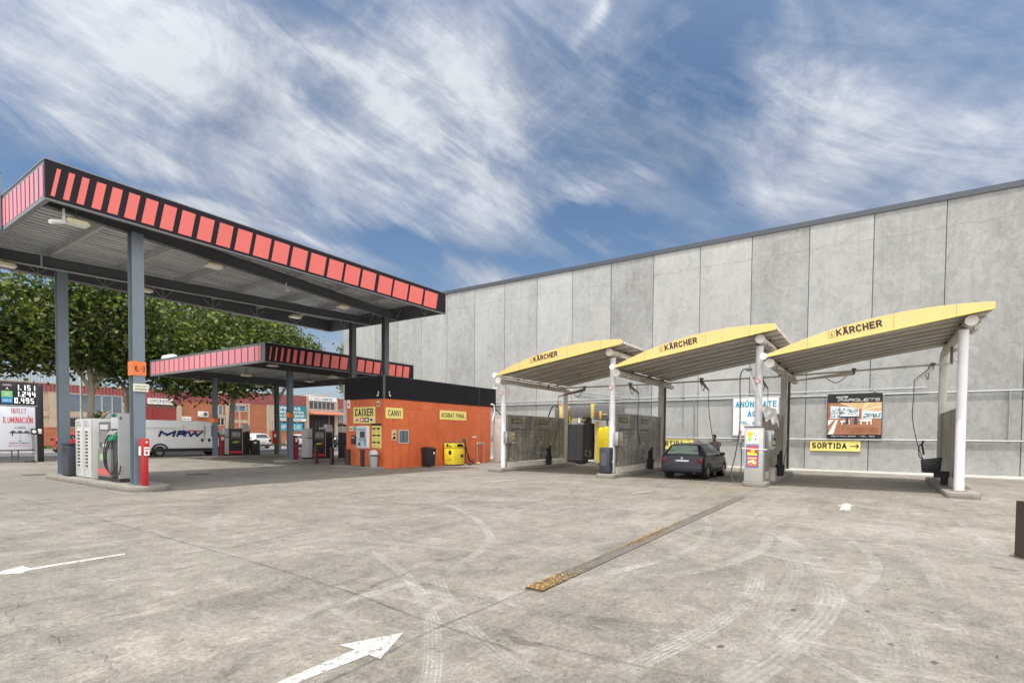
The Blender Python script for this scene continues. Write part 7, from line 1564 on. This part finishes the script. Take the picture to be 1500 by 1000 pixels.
plane_tree('thin overhanging sprig of leaves at the white pole beside the kiosk', 26.9, 33.6, 3.0, [((26.7, 33.4, 5.35), (.25, .25, .45), 8)], 18, .035, (-.1, 0), [(26.7, 33.4, 5.3)], per=12, size=.08, cr_=.2, group=None)

# ------------------------------------------------------------------ sky and light
w = bpy.data.worlds.new('World'); SC.world = w; w.use_nodes = True; nt = w.node_tree; nt.nodes.clear()
out = nt.nodes.new('ShaderNodeOutputWorld'); bg = nt.nodes.new('ShaderNodeBackground'); L(nt, bg.outputs[0], out.inputs[0])
sky = nt.nodes.new('ShaderNodeTexSky'); sky.sky_type = 'NISHITA'; sky.sun_disc = False; sky.sun_elevation = math.radians(SUN_ELEV); sky.sun_rotation = math.radians(90 - SUN_AZ); sky.air_density = 1.0; sky.dust_density = 1.2; sky.ozone_density = 1.6
tc = nt.nodes.new('ShaderNodeTexCoord'); sep = nt.nodes.new('ShaderNodeSeparateXYZ'); L(nt, tc.outputs['Generated'], sep.inputs[0])
zc_ = math_(nt, 'MAXIMUM', math_(nt, 'ADD', sep.outputs[2], .04), .03)
cb = nt.nodes.new('ShaderNodeCombineXYZ'); L(nt, math_(nt, 'DIVIDE', sep.outputs[0], zc_), cb.inputs[0]); L(nt, math_(nt, 'DIVIDE', sep.outputs[1], zc_), cb.inputs[1])
def cmap(sx, sy, rot, loc=(0, 0, 0)):
    mp = nt.nodes.new('ShaderNodeMapping'); mp.vector_type = 'TEXTURE' if False else 'POINT'; mp.inputs['Rotation'].default_value = (0, 0, math.radians(rot)); mp.inputs['Scale'].default_value = (sx, sy, 1); mp.inputs['Location'].default_value = loc
    mr = nt.nodes.new('ShaderNodeMapping'); mr.inputs['Rotation'].default_value = (0, 0, math.radians(rot)); L(nt, cb.outputs[0], mr.inputs[0])
    mp.inputs['Rotation'].default_value = (0, 0, 0); L(nt, mr.outputs[0], mp.inputs[0]); return mp.outputs[0]
def dvec(a, b_, c):
    """direction vector re-expressed on three scaled axes, for wind-combed cloud"""
    cbn = nt.nodes.new('ShaderNodeCombineXYZ')
    for k, (ax, sc2) in enumerate((a, b_, c)):
        dpn = nt.nodes.new('ShaderNodeVectorMath'); dpn.operation = 'DOT_PRODUCT'; L(nt, tc.outputs['Generated'], dpn.inputs[0]); dpn.inputs[1].default_value = tuple(v * sc2 for v in ax); L(nt, dpn.outputs['Value'], cbn.inputs[k])
    return cbn.outputs[0]
A1, F1, C1 = (.494, -.746, -.447), (.826, .563, -.029), (.273, -.354, .894)
A2, C2 = (.495, -.70, .515), (-.27, .44, .855)
big = noise(nt, dvec((A1, 1.5), (F1, 2.4), (C1, 3.0)), 1.0, 8, .60, .9)
med = noise(nt, dvec((A1, 2.2), (F1, 3.), (C1, 7.0)), 1.0, 10, .66, 1.6)
fib = noise(nt, dvec((A1, 2.2), (F1, 4.), (C1, 17.)), 1.0, 9, .66, 1.3)
fib2 = noise(nt, dvec((A2, 2.4), (F1, 4.), (C2, 8.)), 1.0, 9, .64, 1.6)
puff = noise(nt, dvec((A1, 9), (F1, 9.), (C1, 12.)), 1.0, 8, .62, .6)
cl = math_(nt, 'ADD', math_(nt, 'MULTIPLY', big, .75), math_(nt, 'ADD', math_(nt, 'MULTIPLY', med, .62), math_(nt, 'ADD', math_(nt, 'MULTIPLY', fib, .38), math_(nt, 'MULTIPLY', fib2, .34))))
cl = math_(nt, 'ADD', cl, math_(nt, 'MULTIPLY', puff, .16))
SKYB = [(0.218, 0.848, 0.483, 0.1, 0.3), (0.262, 0.864, 0.429, 0.09, 0.25), (0.387, 0.745, 0.544, 0.1, 0.15), (0.425, 0.801, 0.421, 0.09, 0.3), (0.535, 0.759, 0.37, 0.08, 0.25), (0.618, 0.626, 0.477, 0.1, 0.22), (0.754, 0.533, 0.384, 0.06, 0.3), (0.612, 0.562, 0.557, 0.1, 0.12), (0.772, 0.364, 0.521, 0.1, 0.05), (0.842, 0.3, 0.449, 0.08, 0.25), (0.869, 0.05, 0.492, 0.07, 0.28), (0.908, 0.093, 0.408, 0.06, 0.2), (0.911, -0.08, 0.405, 0.09, 0.2), (0.938, 0.122, 0.323, 0.05, 0.1), (0.753, 0.591, 0.288, 0.05, 0.25), (0.923, -0.136, 0.359, 0.08, 0.2), (0.32, 0.854, 0.409, 0.07, -0.35), (0.229, 0.901, 0.368, 0.06, -0.2), (0.662, 0.687, 0.299, 0.05, -0.4), (0.52, 0.791, 0.323, 0.05, -0.25), (0.832, 0.428, 0.352, 0.05, -0.35), (0.811, 0.498, 0.306, 0.03, -0.3), (0.835, 0.195, 0.515, 0.08, -0.26), (0.784, 0.241, 0.572, 0.07, -0.25), (0.869, -0.04, 0.493, 0.06, -0.22), (0.343, 0.869, 0.356, 0.04, 0.18), (0.407, 0.846, 0.345, 0.03, 0.12), (0.868, -0.1, 0.486, 0.09, -0.12), (0.505, 0.65, 0.568, 0.07, -0.1), (0.425, 0.782, 0.455, 0.03, -0.1), (0.896, 0.271, 0.351, 0.06, -0.12)]
for (x_, y_, z_, r_, am) in SKYB:      # where the cloud bank is thick (+) or torn open to blue (-)
    dp = nt.nodes.new('ShaderNodeVectorMath'); dp.operation = 'DOT_PRODUCT'; L(nt, tc.outputs['Generated'], dp.inputs[0]); dp.inputs[1].default_value = (x_, y_, z_)
    g = math_(nt, 'POWER', 2.718, math_(nt, 'MULTIPLY', math_(nt, 'SUBTRACT', 1, dp.outputs['Value']), -1 / (r_ * r_ * 1.1)))
    cl = math_(nt, 'ADD', cl, math_(nt, 'MULTIPLY', g, am * (.62 if am > 0 else .42)))
STREAKS = [(-0.024, 0.633, -0.774, 0.59, 0.634, 0.5, 0.238, 0.016, 0.34), (0.193, 0.482, -0.855, 0.384, 0.765, 0.518, 0.138, 0.03, 0.16), (0.015, 0.407, -0.913, 0.357, 0.851, 0.385, 0.174, 0.03, 0.16), (0.123, 0.352, -0.928, 0.632, 0.693, 0.347, 0.159, 0.022, 0.16), (0.032, 0.364, -0.931, 0.488, 0.807, 0.332, 0.192, 0.01, 0.26), (0.571, 0.12, -0.812, 0.281, 0.901, 0.331, 0.06, 0.02, 0.1), (-0.696, 0.487, 0.529, 0.711, 0.359, 0.605, 0.029, 0.012, 0.25), (-0.399, 0.004, 0.917, 0.917, -0.013, 0.399, 0.133, 0.03, 0.14), (0.216, 0.812, -0.542, 0.868, 0.095, 0.487, 0.106, 0.05, 0.14), (0.638, -0.265, -0.723, 0.769, 0.252, 0.587, 0.026, 0.012, 0.18), (0.44, 0.035, -0.897, 0.831, 0.363, 0.422, 0.117, 0.02, 0.2), (0.035, 0.591, -0.806, 0.844, 0.414, 0.34, 0.048, 0.01, 0.25), (0.008, 0.684, -0.73, 0.718, 0.504, 0.48, 0.224, 0.04, 0.12), (0.091, 0.286, -0.954, 0.536, 0.793, 0.289, 0.227, 0.012, 0.12), (0.208, 0.301, -0.931, 0.314, 0.881, 0.355, 0.127, 0.016, -0.24), (0.148, 0.316, -0.937, 0.71, 0.626, 0.323, 0.178, 0.018, -0.26), (0.229, 0.376, -0.898, 0.844, 0.383, 0.376, 0.083, 0.02, -0.18), (-0.25, 0.663, -0.706, 0.488, 0.716, 0.499, 0.029, 0.03, -0.1)]
brk = math_(nt, 'MULTIPLY_ADD', fib, 2.6, -.75, clamp=True)
for (nx, ny_, nz, mx_, my_, mz_, hl, wd, am) in STREAKS:      # long combed bands: near the great circle (nx..) and around the point (mx..)
    d1 = nt.nodes.new('ShaderNodeVectorMath'); d1.operation = 'DOT_PRODUCT'; L(nt, tc.outputs['Generated'], d1.inputs[0]); d1.inputs[1].default_value = (nx, ny_, nz)
    d2 = nt.nodes.new('ShaderNodeVectorMath'); d2.operation = 'DOT_PRODUCT'; L(nt, tc.outputs['Generated'], d2.inputs[0]); d2.inputs[1].default_value = (mx_, my_, mz_)
    wob = math_(nt, 'ADD', d1.outputs['Value'], math_(nt, 'MULTIPLY', math_(nt, 'SUBTRACT', big, .5), .10))
    q1 = math_(nt, 'DIVIDE', wob, wd); q2 = math_(nt, 'DIVIDE', math_(nt, 'SUBTRACT', 1, d2.outputs['Value']), hl * hl * .55)
    g = math_(nt, 'POWER', 2.718, math_(nt, 'MULTIPLY', math_(nt, 'ADD', math_(nt, 'MULTIPLY', q1, q1), math_(nt, 'MULTIPLY', q2, q2)), -1))
    if am > 0: g = math_(nt, 'MULTIPLY', g, brk)
    cl = math_(nt, 'ADD', cl, math_(nt, 'MULTIPLY', g, am * 1.25))
mask = math_(nt, 'MULTIPLY_ADD', cl, 2.1, -2.10, clamp=True)
mask = math_(nt, 'MULTIPLY', mask, .96)
cs = noise(nt, dvec((A1, 3.4), (F1, 4.), (C1, 6.)), 1.0, 9, .64, 1.2)
cs2 = math_(nt, 'ADD', math_(nt, 'MULTIPLY', cs, .55), math_(nt, 'MULTIPLY', cl, .25))
ccol = ramp(nt, cs2, [(.46, (1.8, 2.1, 2.75)), (.57, (2.9, 3.2, 3.8)), (.70, (4.7, 4.95, 5.3))])
hz = math_(nt, 'POWER', math_(nt, 'SUBTRACT', 1, math_(nt, 'MAXIMUM', sep.outputs[2], 0)), 9)
skc = mixc(nt, 1.0, sky.outputs[0], (.60, .68, .73), 'MULTIPLY')
base = mixc(nt, math_(nt, 'MULTIPLY', hz, .55), skc, (3.4, 3.9, 4.5))
col = mixc(nt, mask, base, ccol)
# unseen glow behind and above the camera, added to brighten shaded faces and shadows
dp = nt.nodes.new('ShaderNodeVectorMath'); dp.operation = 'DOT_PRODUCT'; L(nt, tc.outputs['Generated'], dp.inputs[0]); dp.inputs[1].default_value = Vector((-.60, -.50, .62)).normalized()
fill_glow = math_(nt, 'POWER', math_(nt, 'MULTIPLY_ADD', dp.outputs['Value'], .75, .25, clamp=True), 1.3)
col = mixc(nt, math_(nt, 'MULTIPLY', fill_glow, 1.6, clamp=True), col, (3.32, 3.22, 3.08))
vm = nt.nodes.new('ShaderNodeVectorMath'); vm.operation = 'SCALE'; L(nt, col, vm.inputs[0]); L(nt, math_(nt, 'MULTIPLY_ADD', fill_glow, 4.1, 1.), vm.inputs['Scale'])
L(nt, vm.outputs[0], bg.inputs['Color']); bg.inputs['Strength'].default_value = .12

sd = bpy.data.lights.new('sun', 'SUN'); sd.energy = 3.1; sd.angle = math.radians(.6); sd.color = (1., .955, .89)
so = bpy.data.objects.new('sun', sd); COL.objects.link(so)
e_, a_ = math.radians(SUN_ELEV), math.radians(SUN_AZ)
dv = Vector((math.cos(e_) * math.cos(a_), math.cos(e_) * math.sin(a_), math.sin(e_))); so.rotation_euler = dv.to_track_quat('Z', 'Y').to_euler(); so.location = dv * 60

# ------------------------------------------------------------------ camera
cd = bpy.data.cameras.new('camera'); cd.sensor_width = 36; cd.lens = 774.5 / 1500 * 36; cd.shift_y = .106; cd.clip_end = 2000; cd.clip_start = .05
co = bpy.data.objects.new('camera', cd); COL.objects.link(co)
rt_ = Vector((.56391101, -.82579274, .00840963)); dn = Vector((-.0191879, -.02328196, -.99954478)); fw = Vector((.82561262, .56349294, -.02897418))
mtx = Matrix.Identity(4)
for i in range(3): mtx[i][0] = rt_[i]; mtx[i][1] = -dn[i]; mtx[i][2] = -fw[i]; mtx[i][3] = (0, 0, 1.7)[i]
co.matrix_world = mtx; SC.camera = co
SC.view_settings.view_transform = 'Standard'; SC.view_settings.look = 'None'; SC.view_settings.exposure = .42; SC.view_settings.gamma = 1
SC.render.film_transparent = False
SC.cycles.max_bounces = 6; SC.cycles.transparent_max_bounces = 16
